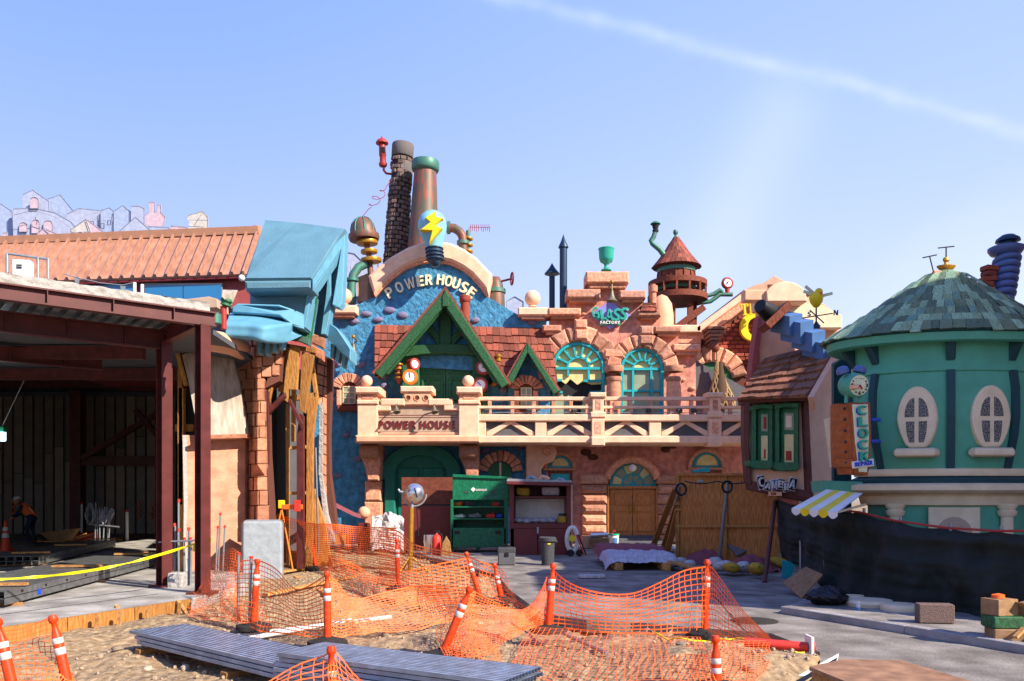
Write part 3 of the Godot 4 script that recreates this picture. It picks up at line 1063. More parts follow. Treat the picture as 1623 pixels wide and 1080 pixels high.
	sp("brick_core", [[498, 566], [526, 570], [521, 690], [522, 752], [534, 842], [520, 842], [509, 752], [511, 640], [498, 622]], 19.95, 0.3, M.mortar, t)
	sp("torn_edge", [[494, 565], [500, 562], [497, 622], [511, 640], [510, 750], [518, 815], [530, 860], [522, 862], [512, 815], [505, 750], [506, 645], [492, 625]], 19.75, 0.2, M.roughcon, t)
	# exposed timbers
	for e in [[[[447, 544], [457, 553], [446, 622], [440, 620]], 18.75], [[[460, 546], [474, 551], [470, 618], [457, 618], [454, 637], [448, 633], [452, 587]], 18.6], [[[478, 557], [497, 563], [483, 655], [474, 651]], 18.9], [[[427, 606], [433, 604], [426, 637], [421, 635]], 18.4], [[[486, 631], [503, 629], [496, 690], [495, 900], [484, 900]], 19.1], [[[452, 640], [457, 640], [457, 897], [453, 897]], 19.2], [[[462, 585], [468, 585], [466, 700], [461, 700]], 19.1], [[[488, 560], [494, 560], [504, 632], [498, 632]], 19.3], [[[457, 628], [500, 622], [500, 631], [457, 636]], 19.3], [[[457, 708], [484, 706], [484, 711], [457, 713]], 19.4], [[[456, 780], [484, 779], [484, 784], [456, 785]], 19.4], [[[446, 543], [500, 553], [500, 560], [446, 550]], 18.9], [[[498, 775], [515, 830], [525, 898], [494, 898]], 19.6]]:
		sp("timber", e[0], e[1], 0.12, V("timber_"), t, 0.5)
	for e in [[[[420, 620], [425, 620], [424, 800], [420, 800]], 18.3], [[[421, 650], [450, 622], [452, 629], [424, 658]], 18.35], [[[454, 632], [460, 633], [480, 672], [477, 680]], 18.7], [[[475, 655], [481, 660], [481, 902], [470, 902], [470, 690]], 18.8]]:
		sp("steel_frame", e[0], e[1], 0.12, M.steel, t, 0.3)
	# the blue gable roof
	var fs := func(_u: float, v: float) -> float: return lerpf(19.7, 17.6, (v - 348) / 96.0)
	sp("gable_roof", [[419.5, 348], [470, 352], [546, 362], [520, 402], [494, 443], [386, 444], [398, 410]], fs, 0.3, M.skyblue, t, 3.0)
	sp("eave_fascia", [[386, 444.5], [494, 443.5], [494, 459], [389, 461]], 17.58, 0.6, M.skyblue, t, 4.0)
	var fg := func(u: float, _v: float) -> float: return lerpf(17.55, 19.5, clampf((u - 494) / 52.0, 0, 1.1))
	sp("barge_board", [[494.5, 443], [546.5, 362], [545, 420], [542, 480], [537, 487], [526, 483], [533, 440], [540, 396], [501, 453], [494.5, 459]], fg, 0.4, M.skyedge, t, 1.0)
	m = MB.new()
	m.quad(P(419.5, 349, 19.75), P(546, 363, 19.55), P(539, 478, 19.9), P(450, 478, 21.0))
	part("far_slope", m, M.skyblue, t)
	sp("gable_wall", [[499, 456], [540, 398], [533, 455], [526, 484], [517, 531], [494, 531]], 19.35, 0.4, M.skyblue, t)
	sp("gable_leg", [[520, 428], [525, 470], [523, 495], [516, 530], [508, 530], [516, 470]], 18.95, 0.35, M.skyedge, t, 0.8)
	var gw := sp("green_window", [[496, 457], [502, 458], [489, 546], [466, 537], [469, 522], [482, 527]], 18.6, 0.2, M.green_door, t, 0.8)
	sp("cross_bar", [[492, 470], [501, 473], [499, 481], [490, 478]], 18.55, 0.1, M.green_door, gw)
	sp("window_box", [[466, 527], [490, 537], [489, 547], [465, 537]], 18.45, 0.25, M.coppergreen, gw, 0.6)
	sp("upper_wall", [[396, 460], [490, 460], [484, 500], [480, 519], [462, 512], [396, 500]], 18.2, 1.0, M.skyblue, t)
	sp("wall_return", [[487, 460], [493, 459], [484, 519], [478, 520]], 18.1, 0.5, M.skyedge, t, 0.6)
	sp("upper_cornice", [[367, 487], [376, 481], [442, 483], [460, 489], [484, 499], [481, 521], [462, 515], [442, 501], [367, 496]], func(u, _v): return 17.6 + maxf(0, u - 442) * 0.012, 0.9, M.skyedge, t, 2.2)
	m = MB.new()
	var lf := [P(358, 512, 16.9), P(392, 513, 16.9), P(424.5, 516, 16.9), P(463, 513, 17.8)]
	var lb := [P(360, 535, 16.9), P(392, 537, 16.9), P(424.5, 542, 16.9), P(462, 529, 17.8)]
	var lt := [P(366, 496, 18.1), P(401, 497, 18.1), P(430, 502, 18.1), P(459, 507, 18.3)]
	var rings := []
	for i in 4:
		rings.append([lt[i] + Vector3(0, -0.1, -0.5), lt[i], lt[i].lerp(lf[i], 0.6), lf[i], lf[i].lerp(lb[i], 0.5) + Vector3(0, 0, 0.05), lb[i], lb[i] + Vector3(0.1, 0.05, -0.5)])
	var lc := func(sx: float, q: float) -> Vector3:
		var cols := []
		for i in 4:
			var x := q * 6.0
			var k := mini(int(x), 5)
			var r: Array = rings[i]
			cols.append(r[k].cubic_interpolate(r[k + 1], r[maxi(k - 1, 0)], r[mini(k + 2, 6)], x - k))
		var y := sx * 3.0
		var j := mini(int(y), 2)
		return cols[j].cubic_interpolate(cols[j + 1], cols[maxi(j - 1, 0)], cols[mini(j + 2, 3)], y - j)
	sheet(m, lc, 18, 30)
	for sx in [0.0, 1.0]:
		var c0: Vector3 = (lt[int(sx * 3)] + lb[int(sx * 3)]) / 2.0 + Vector3(0, 0, -0.3)
		for q in 30:
			m.tri(c0, lc.call(sx, q / 30.0), lc.call(sx, (q + 1) / 30.0))
	part("lower_cornice", m, M.skyedge, t)
	for e in [[408, 545], [420, 547], [432, 542], [442, 537]]:
		sp("bracket", [[e[0], e[1] - 6], [e[0] + 8, e[1] - 6], [e[0] + 4, e[1] + 14], [e[0], e[1] + 16]], 17.7, 0.3, M.skyedge, t, 0.6)
	sp("right_cornice", [[523, 512], [534, 520], [545, 536], [556, 553], [555, 571], [541, 560], [529, 546], [520, 538], [515, 530]], func(u, _v): return 19.2 - (u - 515) * 0.008, 0.8, M.skyedge, t, 1.5)
	for e in [[524, 556], [533, 563], [542, 571]]:
		sp("bracket", [[e[0], e[1] - 12], [e[0] + 7, e[1] - 8], [e[0] + 3, e[1] + 12], [e[0] - 1, e[1] + 10]], 19.4, 0.3, M.skyedge, t, 0.6)
	# brickwork showing above the opening beside the window
	for e in [[[458, 522], [470, 524], [468, 540], [452, 536]], [[491, 545], [512, 556], [512, 572], [492, 560]], [[494, 528], [514, 536], [513, 552], [493, 543]]]:
		sp("brick", e, 19.0, 0.2, V("brick_"), t, 1.0)
	# plastic-wrapped stone plinth at the foot of the corner
	m = MB.new()
	var pl0 := P(411, 858, 17.4)
	rbox(m, pl0 + Vector3(0, -0.22, -0.25), Vector3(0.42, 0.66, 0.42), 0.07, Basis.from_euler(Vector3(0, 0.25, 0)))
	solo("wrapped_plinth", m, M.plastic, "grey stone plinth wrapped in creased clear plastic at the brick corner", "plinth")
	# small red vent post with a tilted cone cap on the roof edge
	var vp := thing("cone_vent", "small red roof post with green collar and tilted pale cone cap", "vent", P(354, 520, 15.2))
	m = MB.new()
	tube(m, [P(354, 522, 15.2), P(354, 486, 15.2)], 0.06, 8)
	part("post", m, M.redpaint, vp)
	m = MB.new()
	lathe(m, [[0.06, 0], [0.1, 0.02], [0.09, 0.06], [0.12, 0.1], [0.1, 0.16]], at(P(357, 486, 15.2), Vector3(0.3, 1, 0)), 16)
	part("collar", m, M.green_door, vp)
	m = MB.new()
	lathe(m, [[0, 0], [0.17, 0], [0, 0.26]], at(P(360, 472, 15.2), Vector3(0.9, 0.5, 0.3)), 4)
	part("cone_cap", m, M.greypanel, vp)
	m = MB.new()
	lathe(m, [[0, 0], [0.11, 0], [0.11, 0.16], [0.06, 0.2], [0, 0.2]], at(P(341, 513, 15.0)), 14)
	solo("green_jar", m, M.coppergreen, "squat green jar-shaped cap on the end of the roof edge", "cap")

func build_roof_things() -> void:
	# pipe frame with a white utility box on the hall roof
	var d := 16.5
	var t := thing("pipe_frame", "galvanised pipe frame standing on the hall roof", "pipe frame", P(44, 460, d))
	for e in [[[11, 402], [11, 462]], [[60, 408], [60, 458]], [[76, 410], [76, 458]], [[50, 445], [50, 456]]]:
		part("upright", tube(MB.new(), [P(e[0][0], e[0][1], d), P(e[1][0], e[1][1] + 14, d)], 0.03, 8), M.steelgrey, t)
	for e in [[[11, 402], [76, 411]], [[11, 441], [76, 449]]]:
		part("rail", tube(MB.new(), [P(e[0][0], e[0][1], d), P(e[1][0], e[1][1], d)], 0.025, 8), M.steelgrey, t)
	var u := thing("utility_box", "white electrical box with dark slots fixed to the roof pipe frame", "box", P(36, 442, d))
	var m := MB.new()
	rbox(m, P(36, 427, d - 0.14), Vector3(0.17, 0.17, 0.1), 0.02, Basis.from_euler(Vector3(0, 0.2, 0)))
	part("case", m, M.white, u)
	for v in [420, 424]:
		m = MB.new()
		box(m, P(30, v, d - 0.26), Vector3(0.05, 0.008, 0.01), Basis.from_euler(Vector3(0, 0.2, 0)))
		part("slot", m, M.black, u)
	# pennants on a cord
	var pl := [[121, 440, 22], [194, 453, 20], [233, 465, 16]]
	for e in pl:
		var pt := thing("pennant", ["long silver pennant on the cord by the window band", "wide silver pennant hanging near a white post", "smallest silver pennant on the roof cord"][pl.find(e)], "pennant", P(e[0], e[1] + e[2], 17.0), "silver pennants along the roof edge")
		sp("cloth", [[e[0] - 4, e[1]], [e[0] + 4.5, e[1] + 1], [e[0] + 3, e[1] + e[2] * 0.6], [e[0] + 0.5, e[1] + e[2]], [e[0] - 2, e[1] + e[2] * 0.5]], 17.0, 0.012, M.steelgrey, pt)
	m = MB.new()
	tube(m, [P(100, 434, 17.0), P(121, 440, 17.0), P(160, 449, 17.0), P(194, 452, 17), P(213, 448, 17)], 0.01, 5)
	solo("roof_line", m, M.steelgrey, "thin cord carrying the silver pennants", "cord")
	for e in [[213, 448], [225, 451]]:
		m = MB.new()
		tube(m, [P(e[0], e[1], 17.0), P(e[0], 496, 17.0)], 0.035, 8)
		solo("white_post", m, M.white, "slim white post standing on the hall roof edge" if e[0] == 213 else "slim white post next to the pennant post on the roof", "post")
	m = slab(MB.new(), [[262, 478], [330, 470], [344, 474], [345, 488], [300, 490]], 15.6, 0.6, 1.0)
	solo("roof_flap", m, M.signtan, "loose tan sheet lying bent on the hall roof edge", "sheet")
# one row of shingles on a sloping plane given by four pixel corners with distances; each shingle a piece of its own
func shingle_field(parent: Node, tl: Vector3, tr: Vector3, bl: Vector3, br: Vector3, rows: int, cols: int, key: String, th := 0.035, keep = null, called := "shingle") -> void:
	var nrm := (tr - tl).cross(bl - tl).normalized()
	if nrm.z < 0:
		nrm = -nrm
	if nrm.y < 0 and abs(nrm.z) < 0.3:
		nrm = -nrm
	for j in rows:
		var t0 := float(j) / rows
		var t1 := float(j + 1) / rows + 0.25 / rows
		var s := -rr(0.0, 0.6) / cols
		while s < 1.0:
			var w := rr(0.75, 1.3) / cols
			var a := clampf(s, 0, 1)
			var b := clampf(s + w * 0.95, 0, 1)
			s += w
			if b - a < 0.3 / cols:
				continue
			var t2 := minf(t1 + rr(-0.08, 0.08) / rows, 1.0 + 0.2 / rows)
			var mid := ((a + b) / 2)
			var c0 := tl.lerp(tr, mid).lerp(bl.lerp(br, mid), (t0 + t1) / 2)
			if keep != null and not keep.call(c0):
				continue
			var q := []
			for e in [[a, t0], [b, t0], [b, t2], [a, t2]]:
				q.append(tl.lerp(tr, e[0]).lerp(bl.lerp(br, e[0]), e[1]))
			var lift := nrm * th * rr(0.9, 1.4)
			var m := MB.new()
			# a thin wedge: tucked under at the top, proud at the lower edge
			var p0: Vector3 = q[0] + nrm * 0.004; var p1: Vector3 = q[1] + nrm * 0.004
			var p2: Vector3 = q[2] + lift; var p3: Vector3 = q[3] + lift * rr(0.85, 1.15)
			var cc: Vector3 = (q[0] + q[2]) / 2 - nrm * 0.01
			m.quad(p0, p1, p2, p3, cc)
			m.quad(p3, p2, q[2], q[3], cc)
			m.quad(p0, p3, q[3], q[0], cc)
			m.quad(p1, p2, q[2], q[1], cc)
			part(called, m, V(key), parent)

# arch of wedge stones in pixel space
func arch_stones(parent: Node, cu: float, cv: float, r0: float, r1: float, a0: float, a1: float, k: int, d: float, th: float, key: String, bev := 1.6, rv := 1.0, gap := 1.2) -> void:
	for i in k:
		var s0 := a0 + (a1 - a0) * i / k + gap * signf(a1 - a0)
		var s1 := a0 + (a1 - a0) * (i + 1) / k - gap * signf(a1 - a0)
		var rx := r1 + rr(-1.0, 1.5)
		var pts := arc(cu, cv, rx, rx * rv, s0, s1, 3)
		var inn := arc(cu, cv, r0, r0 * rv, s1, s0, 3)
		pts.append_array(inn)
		sp("arch_stone", pts, d - rr(0.0, 0.03), th, V(key), parent, bev)

func gauge(u: float, v: float, r: float, d: float, rim: Material, label: String, hand: float, handmat: Material, turn := 0.0) -> void:
	var c := P(u, v, d)
	var px := d / F
	var ax := Vector3(sin(turn), 0, cos(turn))
	var t := thing("pressure_gauge", label, "gauge", c - Vector3(0, r * px, 0), "pressure gauges on the blue building")
	var m := MB.new()
	lathe(m, [[0, -0.25], [r * px * 0.98, -0.25], [r * px, -0.05], [r * px * 0.97, 0.0], [r * px * 0.70, 0.005], [r * px * 0.66, -0.02]], at(c, ax), 28)
	part("rim", m, rim, t)
	m = MB.new()
	lathe(m, [[r * px * 0.68, -0.015], [0.0, -0.013]], at(c, ax), 24)
	part("dial", m, M.face, t)
	var b := at(c, ax)
	var up := Vector3.UP
	var rt := up.cross(ax)
	var hd := rt * sin(hand) + up * cos(hand)
	m = MB.new()
	beam(m, c + ax * 0.0 - hd * r * px * 0.15, c + hd * r * px * 0.55, r * px * 0.13, 0.012, ax)
	part("needle", m, handmat, t)
	for k in 10:
		var a := -2.4 + 4.8 * k / 9.0
		var dd := rt * sin(a) + up * cos(a)
		m = MB.new()
		beam(m, c + ax * -0.008 + dd * r * px * 0.52, c + ax * -0.008 + dd * r * px * 0.62, 0.012, 0.006, ax)
		part("tick", m, M.black, t)

func bell_lamp(u: float, v0: float, v1: float, r: float, d: float, label: String) -> void:
	var px := d / F
	var top := P(u, v0, d)
	var t := thing("bell_lamp", label, "lamp", P(u, v1, d), "bell-shaped wall lamps")
	var m := MB.new()
	tube(m, [top + Vector3(0, -0.04, -0.6), top + Vector3(0, 0.02, -0.2), top + Vector3(0, 0.0, 0), P(u, v0 + (v1 - v0) * 0.6, d)], 0.025, 8)
	part("arm", m, M.lampmetal, t)
	m = MB.new()
	ball(m, top + Vector3(0, 0, 0.0), 0.07)
	part("knob", m, M.gold, t)
	m = MB.new()
	var h := (v1 - v0) * 0.55 * px
	lathe(m, [[0.0, h], [0.05, h], [0.06, h * 0.7], [r * px * 0.45, h * 0.5], [r * px * 0.6, h * 0.25], [r * px, 0.02], [r * px * 0.97, 0.0], [r * px * 0.5, h * 0.25], [0, h * 0.4]], at(P(u, v1, d)), 20)
	part("shade", m, M.lampmetal, t)

func ball_finial(u: float, v: float, r: float, d: float, parent: Node, mt: Material) -> void:
	part("ball_finial", ball(MB.new(), P(u, v, d), r * d / F, Vector3.ONE, Basis.IDENTITY, 24), mt, parent)

func build_power_house() -> void:
	var D := 29.0
	var px := D / F
	var t := thing("power_house", "bright blue stucco house with green timber gable and arched POWER HOUSE lettering", "building", P(690, 862, D))
	var wall := [[490, 863.9], [490, 520], [533, 500], [598, 468], [615, 450], [640, 430], [665, 418], [690, 414], [715, 418], [740, 432], [758, 450], [772, 470], [800, 487], [828, 503], [866, 505], [866, 863.9]]
	var w := sp("wall", wall, D, 0.6, M.blue, t)
	# body of the house behind the show front
	var m := MB.new()
	m = slab(m, [[505, 863], [505, 540], [600, 500], [770, 500], [860, 530], [860, 863]], D + 0.62, 6.0)
	part("rear_wall", m, M.panel_grey, t)
	for s in [[581, 498, 9, 5], [562, 510, 8, 5], [599, 507, 9, 5], [617, 492, 10, 6], [638, 500, 9, 6], [573, 578, 9, 5], [609, 597, 8, 6], [609, 613, 7, 7], [533, 577, 9, 5], [532, 620, 8, 6], [529, 634, 7, 5], [753, 508, 8, 5], [843, 511, 9, 5], [829, 580, 6, 4], [798, 618, 7, 6], [795, 646, 10, 6], [535, 754, 8, 5], [568, 727, 8, 6], [770, 715, 9, 5], [823, 710, 9, 4], [548, 690, 7, 4], [600, 552, 6, 4]]:
		var sm := MB.new()
		ball(sm, P(s[0], s[1], D), px, Vector3(s[2], s[3], 4.5), Basis.from_euler(Vector3(0, 0, rr(-0.3, 0.3))), 12)
		part("stone", sm, M.stone, w)
	# arched cornice with a lip under it
	var outer := [[583, 437], [600, 421], [620, 406], [645, 392], [667, 384], [690, 381], [715, 385], [735, 394], [755, 408], [780, 434]]
	var inner := [[774, 466], [764, 452], [748, 434], [733, 423], [715, 414], [690, 409], [663, 413], [640, 423], [618, 439], [603, 455], [592, 467]]
	var pts := outer.duplicate()
	pts.append_array(inner)
	var cor := sp("cornice", pts, 28.72, 1.0, M.peach_pale, t, 4.0)
	var lip := inner.duplicate()
	lip.append_array([[595, 471], [607, 458], [622, 443], [643, 427], [665, 418], [690, 414], [714, 419], [731, 427], [745, 438], [761, 456], [771, 470]])
	sp("lip", lip, 28.84, 0.7, V("peach_"), cor, 0.8)
	# curved lettering
	var word := "POWER HOUSE"
	var path := []
	for i in 41:
		var s := i / 40.0
		path.append(Vector2(lerpf(612, 751, s), 441 + 26 * pow((s - 0.5) * 2.0, 2) + 4 * (s - 0.5) * 2.0 - 2))
	var pos := [[617, 465, 33], [633, 456.5, 26], [650, 450, 17], [665.5, 446.5, 8], [679, 444.5, 2], [698, 444, -6], [711, 446.5, -12], [723, 450, -18], [736, 456.5, -26], [747, 464, -36]]
	var k := 0
	for ch in word:
		if ch == " ":
			continue
		var e = pos[k]
		k += 1
		lettering(ch, Transform3D(Basis.from_euler(Vector3(0, 0, deg_to_rad(e[2]))), P(e[0], e[1], D - 0.05)), 16.5 * px, M.letters, w, "sans", 11.5 * px if ch != "W" else 15.5 * px, 0.1, "letter")
	# caps with balls at the ends of the parapet
	for c in [[[525, 484, 565, 497], [529, 497, 561, 503], [545, 470, 13], 28.6], [[821, 487, 869, 500], [826, 500, 864, 506], [844, 473, 12.5], 28.6]]:
		var cp := sp("parapet_cap", R(c[0][0], c[0][1], c[0][2], c[0][3]), c[3], 1.1, M.peach_pale, t, 2.0)
		sp("neck", R(c[1][0], c[1][1], c[1][2], c[1][3]), c[3] + 0.1, 0.9, V("peach_"), cp, 1.0)
		var bm := MB.new()
		ball(bm, P(c[2][0], c[2][1], c[3] + 0.5), c[2][2] * px, Vector3.ONE, Basis.IDENTITY, 24)
		part("ball_finial", bm, M.peach_pale, cp)
		bm = MB.new()
		lathe(bm, [[0.16, 0], [0.11, 0.06], [0.15, 0.1]], at(P(c[2][0], c[0][1], c[3] + 0.5)), 16)
		part("collar", bm, M.peach_pale, cp)
	# lean-to shingle roof
	var tl := P(594, 515, 28.98)
	var tr := P(873, 520, 28.98)
	var bl := P(594, 596, 27.9)
	var br := P(884, 606, 27.9)
	var slope := func(_u: float, v: float) -> float: return lerpf(29.12, 28.04, (v - 515.0) / 81.0)
	sp("lean_to_board", [[594, 515], [664, 515], [664, 522], [600, 598], [594, 598]], slope, 0.05, M.mortar, t)
	m = slab(MB.new(), [[746, 518], [873, 520], [884, 606], [878, 606], [836, 552], [812, 594]], slope, 0.05)
	var lean := part("lean_to_roof", m, M.mortar, t)
	var keep := func(c: Vector3) -> bool:
		var u := CX + F * c.x / -c.z
		var v := HZ - F * (c.y - EYE) / -c.z
		if u > 600 and u < 806:   # hidden behind the gable
			var lim := 458 + (706 - u) * 1.2 if u < 706 else 458 + (u - 706) * 1.48
			if v > lim + 8:
				return false
		if u > 810 and u < 868 and v > 558 + abs(u - 836) * 1.4:
			return false
		return true
	shingle_field(lean, tl, tr, bl, br, 7, 30, "shingle_", 0.05, keep)
	# main gable: two thin roof planes, barge boards, timbers
	var gd := 27.55
	var apex := Vector2(706, 458)
	for e in [[[594, 591], "left"], [[806, 608], "right"]]:
		var ev := Vector2(e[0][0], e[0][1])
		var dirv := (ev - apex).normalized()
		var nv := Vector2(-dirv.y, dirv.x)
		if nv.y < 0:
			nv = -nv
		var a := apex
		var c := ev
		var off := nv * 13
		var rp := slab(MB.new(), [[a.x, a.y - 4], [c.x + dirv.x * 3 - nv.x * 4, c.y + dirv.y * 3 - nv.y * 4], [c.x + dirv.x * 3, c.y + dirv.y * 3], [a.x, a.y + 3]], gd + 0.04, 1.6)
		part("roof_plane", rp, M["shingle_1"], t)
		var low := apex + Vector2(0, 13 / maxf(0.2, absf(nv.y)))
		sp("barge_board", [[a.x, a.y + 1], [c.x, c.y], [c.x + off.x, c.y + off.y], [low.x, low.y + 5]], gd, 0.22, M.green, t, 1.2)
		var off2 := nv * 18
		sp("barge_trim", [[low.x, low.y + 1], [c.x + off.x - dirv.x * 9, c.y + off.y - dirv.y * 9], [c.x + off2.x - dirv.x * 12, c.y + off2.y - dirv.y * 12], [low.x, low.y + 9]], gd + 0.16, 0.16, M.green, t, 0.6)
	sp("ridge_block", [[701, 470], [706, 458], [711, 470], [711, 486], [701, 486]], gd - 0.04, 0.5, M.green, t, 0.8)
	# gable infill and timbers
	sp("gable_panel", [[706, 474], [624, 574], [624, 580], [790, 590], [790, 580]], 28.6, 0.3, M.blue, t)
	sp("king_post", [[697, 486], [715, 486], [716, 548], [696, 548]], 28.35, 0.3, M.green, t, 1.2)
	sp("brace", [[677, 512], [684, 514], [696, 530], [702, 546], [692, 547], [686, 535], [672, 520]], 28.4, 0.28, M.green, t, 1.0)
	sp("brace", [[735, 516], [728, 518], [716, 532], [711, 546], [720, 547], [727, 537], [742, 526]], 28.4, 0.28, M.green, t, 1.0)
	var beamp := [[638, 549], [655, 548], [690, 545], [730, 545], [768, 549], [770, 564], [745, 562], [705, 560], [670, 562], [636, 567]]
	sp("tie_beam", beamp, 28.25, 0.35, M.green, t, 1.2)
	for s in [[637, 664], [749, 772]]:
		sp("door_post", [[s[0], 564], [s[1], 562], [s[1], 662], [s[0], 662]], 28.5, 0.35, M.green_door, t, 1.0)
	# loft doors
	for s in [[664, 706], [707, 749]]:
		var dr := sp("loft_door", [[s[0], 569], [(s[0] + s[1]) / 2.0, 566], [s[1], 567], [s[1], 662], [s[0], 662]], 28.72, 0.2, M.green_door, t)
		for q in [[573, 590], [600, 632]]:
			for r in [[s[0] + 5, q[0], s[1] - 5, q[0] + 2.5], [s[0] + 5, q[1], s[1] - 5, q[1] + 2.5], [s[0] + 4, q[0] + 2, s[0] + 8, q[1]], [s[1] - 8, q[0] + 2, s[1] - 4, q[1]]]:
				sp("moulding", R(r[0], r[1], r[2], r[3]), 28.66, 0.06, M.green_door, dr, 0.5)
	# small gable on the right
	for e in [[803, 603], [886, 620]]:
		var c := Vector2(e[0], e[1])
		var a := Vector2(836, 543)
		var dirv := (c - a).normalized()
		var nv := Vector2(-dirv.y, dirv.x)
		if nv.y < 0:
			nv = -nv
		var off := nv * 10
		sp("barge_board", [[a.x, a.y], [c.x, c.y], [c.x + off.x, c.y + off.y], [a.x, a.y + 16]], gd + 0.1, 0.2, M.green, t, 1.0)
		sp("roof_plane", [[a.x, a.y - 3], [c.x - nv.x * 3 + dirv.x, c.y - nv.y * 3], [c.x, c.y], [a.x, a.y + 2]], gd + 0.14, 1.3, M["shingle_2"], t)
	sp("gable_panel", [[836, 556], [806, 608], [806, 660], [872, 660], [872, 606]], 28.6, 0.35, M.blue, t)
	# arched windows on the upper floor
	for s in [[553, 616, 13.5, 610, 643, 28.9], [834, 617, 12, 612, 650, 28.5]]:
		var wd: float = s[5]
		var win := sp("window", [[s[0] - s[2], s[4]], [s[0] - s[2], s[3] + 4], [s[0] - s[2] * 0.6, s[3] - 3], [s[0] + s[2] * 0.6, s[3] - 3], [s[0] + s[2], s[3] + 4], [s[0] + s[2], s[4]]], wd, 0.25, M.woodred, t, 1.0)
		var gw: float = s[2] - 4.0
		for i in 2:
			for j in 3:
				var gu: float = s[0] - gw + i * gw
				var gv: float = s[3] + 3 + j * (s[4] - s[3] - 6) / 3.0
				sp("pane", R(gu + 0.7, gv + 0.6, gu + gw - 0.7, gv + (s[4] - s[3] - 6) / 3.0 - 0.6), wd - 0.02, 0.03, M.greyglass, win)
		for i in 3:
			sp("muntin", R(s[0] - gw + i * gw - 0.7, s[3] + 2, s[0] - gw + i * gw + 0.7, s[4] - 3), wd - 0.04, 0.06, M.cream, win)
		for j in 4:
			var gv: float = s[3] + 3 + j * (s[4] - s[3] - 6) / 3.0
			sp("muntin", R(s[0] - gw, gv - 0.6, s[0] + gw, gv + 0.6), wd - 0.045, 0.06, M.cream, win)
		arch_stones(win, s[0], s[1] + 4, s[2] + 1, s[2] + 15, 165, 15, 9, wd - 0.12, 0.3, "peach_", 1.0, 1.0, 1.0)
		sp("sill", R(s[0] - s[2] - 6, s[4], s[0] + s[2] + 5, s[4] + 9), wd - 0.18, 0.4, M.woodred, win, 1.4)
		for q in [-1, 1]:
			sp("jamb_stone", R(s[0] + q * (s[2] + 3) - 4, s[1] + 2, s[0] + q * (s[2] + 3) + 4, s[4]), wd - 0.1, 0.25, V("peach_"), win, 1.2)
	# ground floor: green arched doorway
	var surround := arc(667, 752, 65, 49, 170, 10, 14)
	surround.append_array([[731, 752], [728, 760], [724, 760], [724, 863], [707, 863], [707, 760]])
	surround.append_array(arc(667, 756, 42, 34, 8, 172, 12))
	surround.append_array([[626, 760], [626, 863], [609, 863], [609, 760], [605, 760], [602, 752]])
	sp("door_surround", surround, 28.6, 0.45, M.green_lower, t, 1.6)
	var innerd := arc(667, 756, 42, 34, 172, 8, 12)
	innerd.append_array([[707, 863], [626, 863]])
	var ld := sp("door", innerd, 28.85, 0.3, M.green_lower, t)
	for s in [[630, 664], [669, 704]]:
		sp("door_panel", R(s[0], 742, s[1], 770), 28.8, 0.08, M.green_lower, ld, 1.5)
		sp("door_panel", R(s[0], 776, s[1], 850), 28.8, 0.08, M.green_lower, ld, 1.5)
	# fan window right of the doorway
	arch_stones(t, 793, 751, 20, 36, 172, 8, 9, 28.75, 0.35, "peach_", 1.3, 1.0, 1.0)
	var fan := arc(793, 751, 19, 19, 180, 0, 12)
	fan.append_array([[812, 800], [774, 800]])
	var fw := sp("window", fan, 28.9, 0.2, M.green_door, t)
	sp("muntin", R(791.5, 733, 794.5, 800), 28.86, 0.06, M.cream, fw)
	sp("muntin", R(775, 757, 811, 760), 28.87, 0.06, M.cream, fw)

	# scrolled corbels carrying the sign balcony
	for q in [572, 729]:
		var u := float(q)
		var cb := sp("corbel", [[u, 704], [u + 30, 704], [u + 30, 740], [u + 28, 762], [u + 10, 762], [u + 7, 742], [u + 1, 728], [u - 2, 714]], 27.9, 1.05, V("peach_"), t, 2.0)
		sp("shaft_block", R(u + 6, 763, u + 31, 794), 28.3, 0.7, V("peach_"), cb, 2.0)
		sp("base_block", R(u + 5, 796, u + 32, 863), 28.3, 0.7, V("peach_"), cb, 2.0)
		var sc := MB.new()
		lathe(sc, [[0, 0.32], [0.2, 0.32], [0.24, 0.28], [0.24, -0.28], [0.2, -0.32], [0, -0.32]], at(P(u + 14, 716, 27.75), Vector3.RIGHT), 18)
		part("scroll", sc, V("peach_"), cb)
	var b2 := MB.new()
	# tan scroll pilaster towards the pink house
	var pil := sp("pilaster", [[834, 704], [868, 704], [880, 708], [883, 718], [878, 731], [864, 736], [858, 745], [858, 863], [834, 863]], 28.3, 0.75, M.peach, t, 2.0)
	lathe(b2, [[0, 0.06], [0.12, 0.06], [0.15, 0.0]], at(P(867, 716, 28.28), Vector3.BACK), 16)
	part("scroll_eye", b2, V("peach_"), pil)

	# --- sign balcony
	var bal := thing("sign_balcony", "cream stepped parapet with maroon POWER HOUSE sign between ball-topped pillars", "balcony", P(662, 700, 27.2))
	var bd := 27.2
	sp("sign_panel", R(592, 640, 729, 690), bd + 0.12, 1.5, M.signtan, bal)
	for s in [[590, 642, 619, 652], [603, 632, 641, 643], [678, 632, 717, 643], [703, 642, 730, 651]]:
		sp("step", R(s[0], s[1], s[2], s[3]), bd - rr(0.02, 0.06), 0.9, M.peach_pale, bal, 1.5)
	sp("fill_panel", [[610, 644], [610, 640], [710, 640], [710, 644]], bd + 0.05, 0.8, M.peach, bal)
	var cbk := sp("vent_block", R(640, 621, 682, 642), bd - 0.01, 0.9, M.peach, bal, 1.0)
	sp("vent_cap", R(634, 612, 686, 622), bd - 0.08, 1.0, M.peach_pale, bal, 1.8)
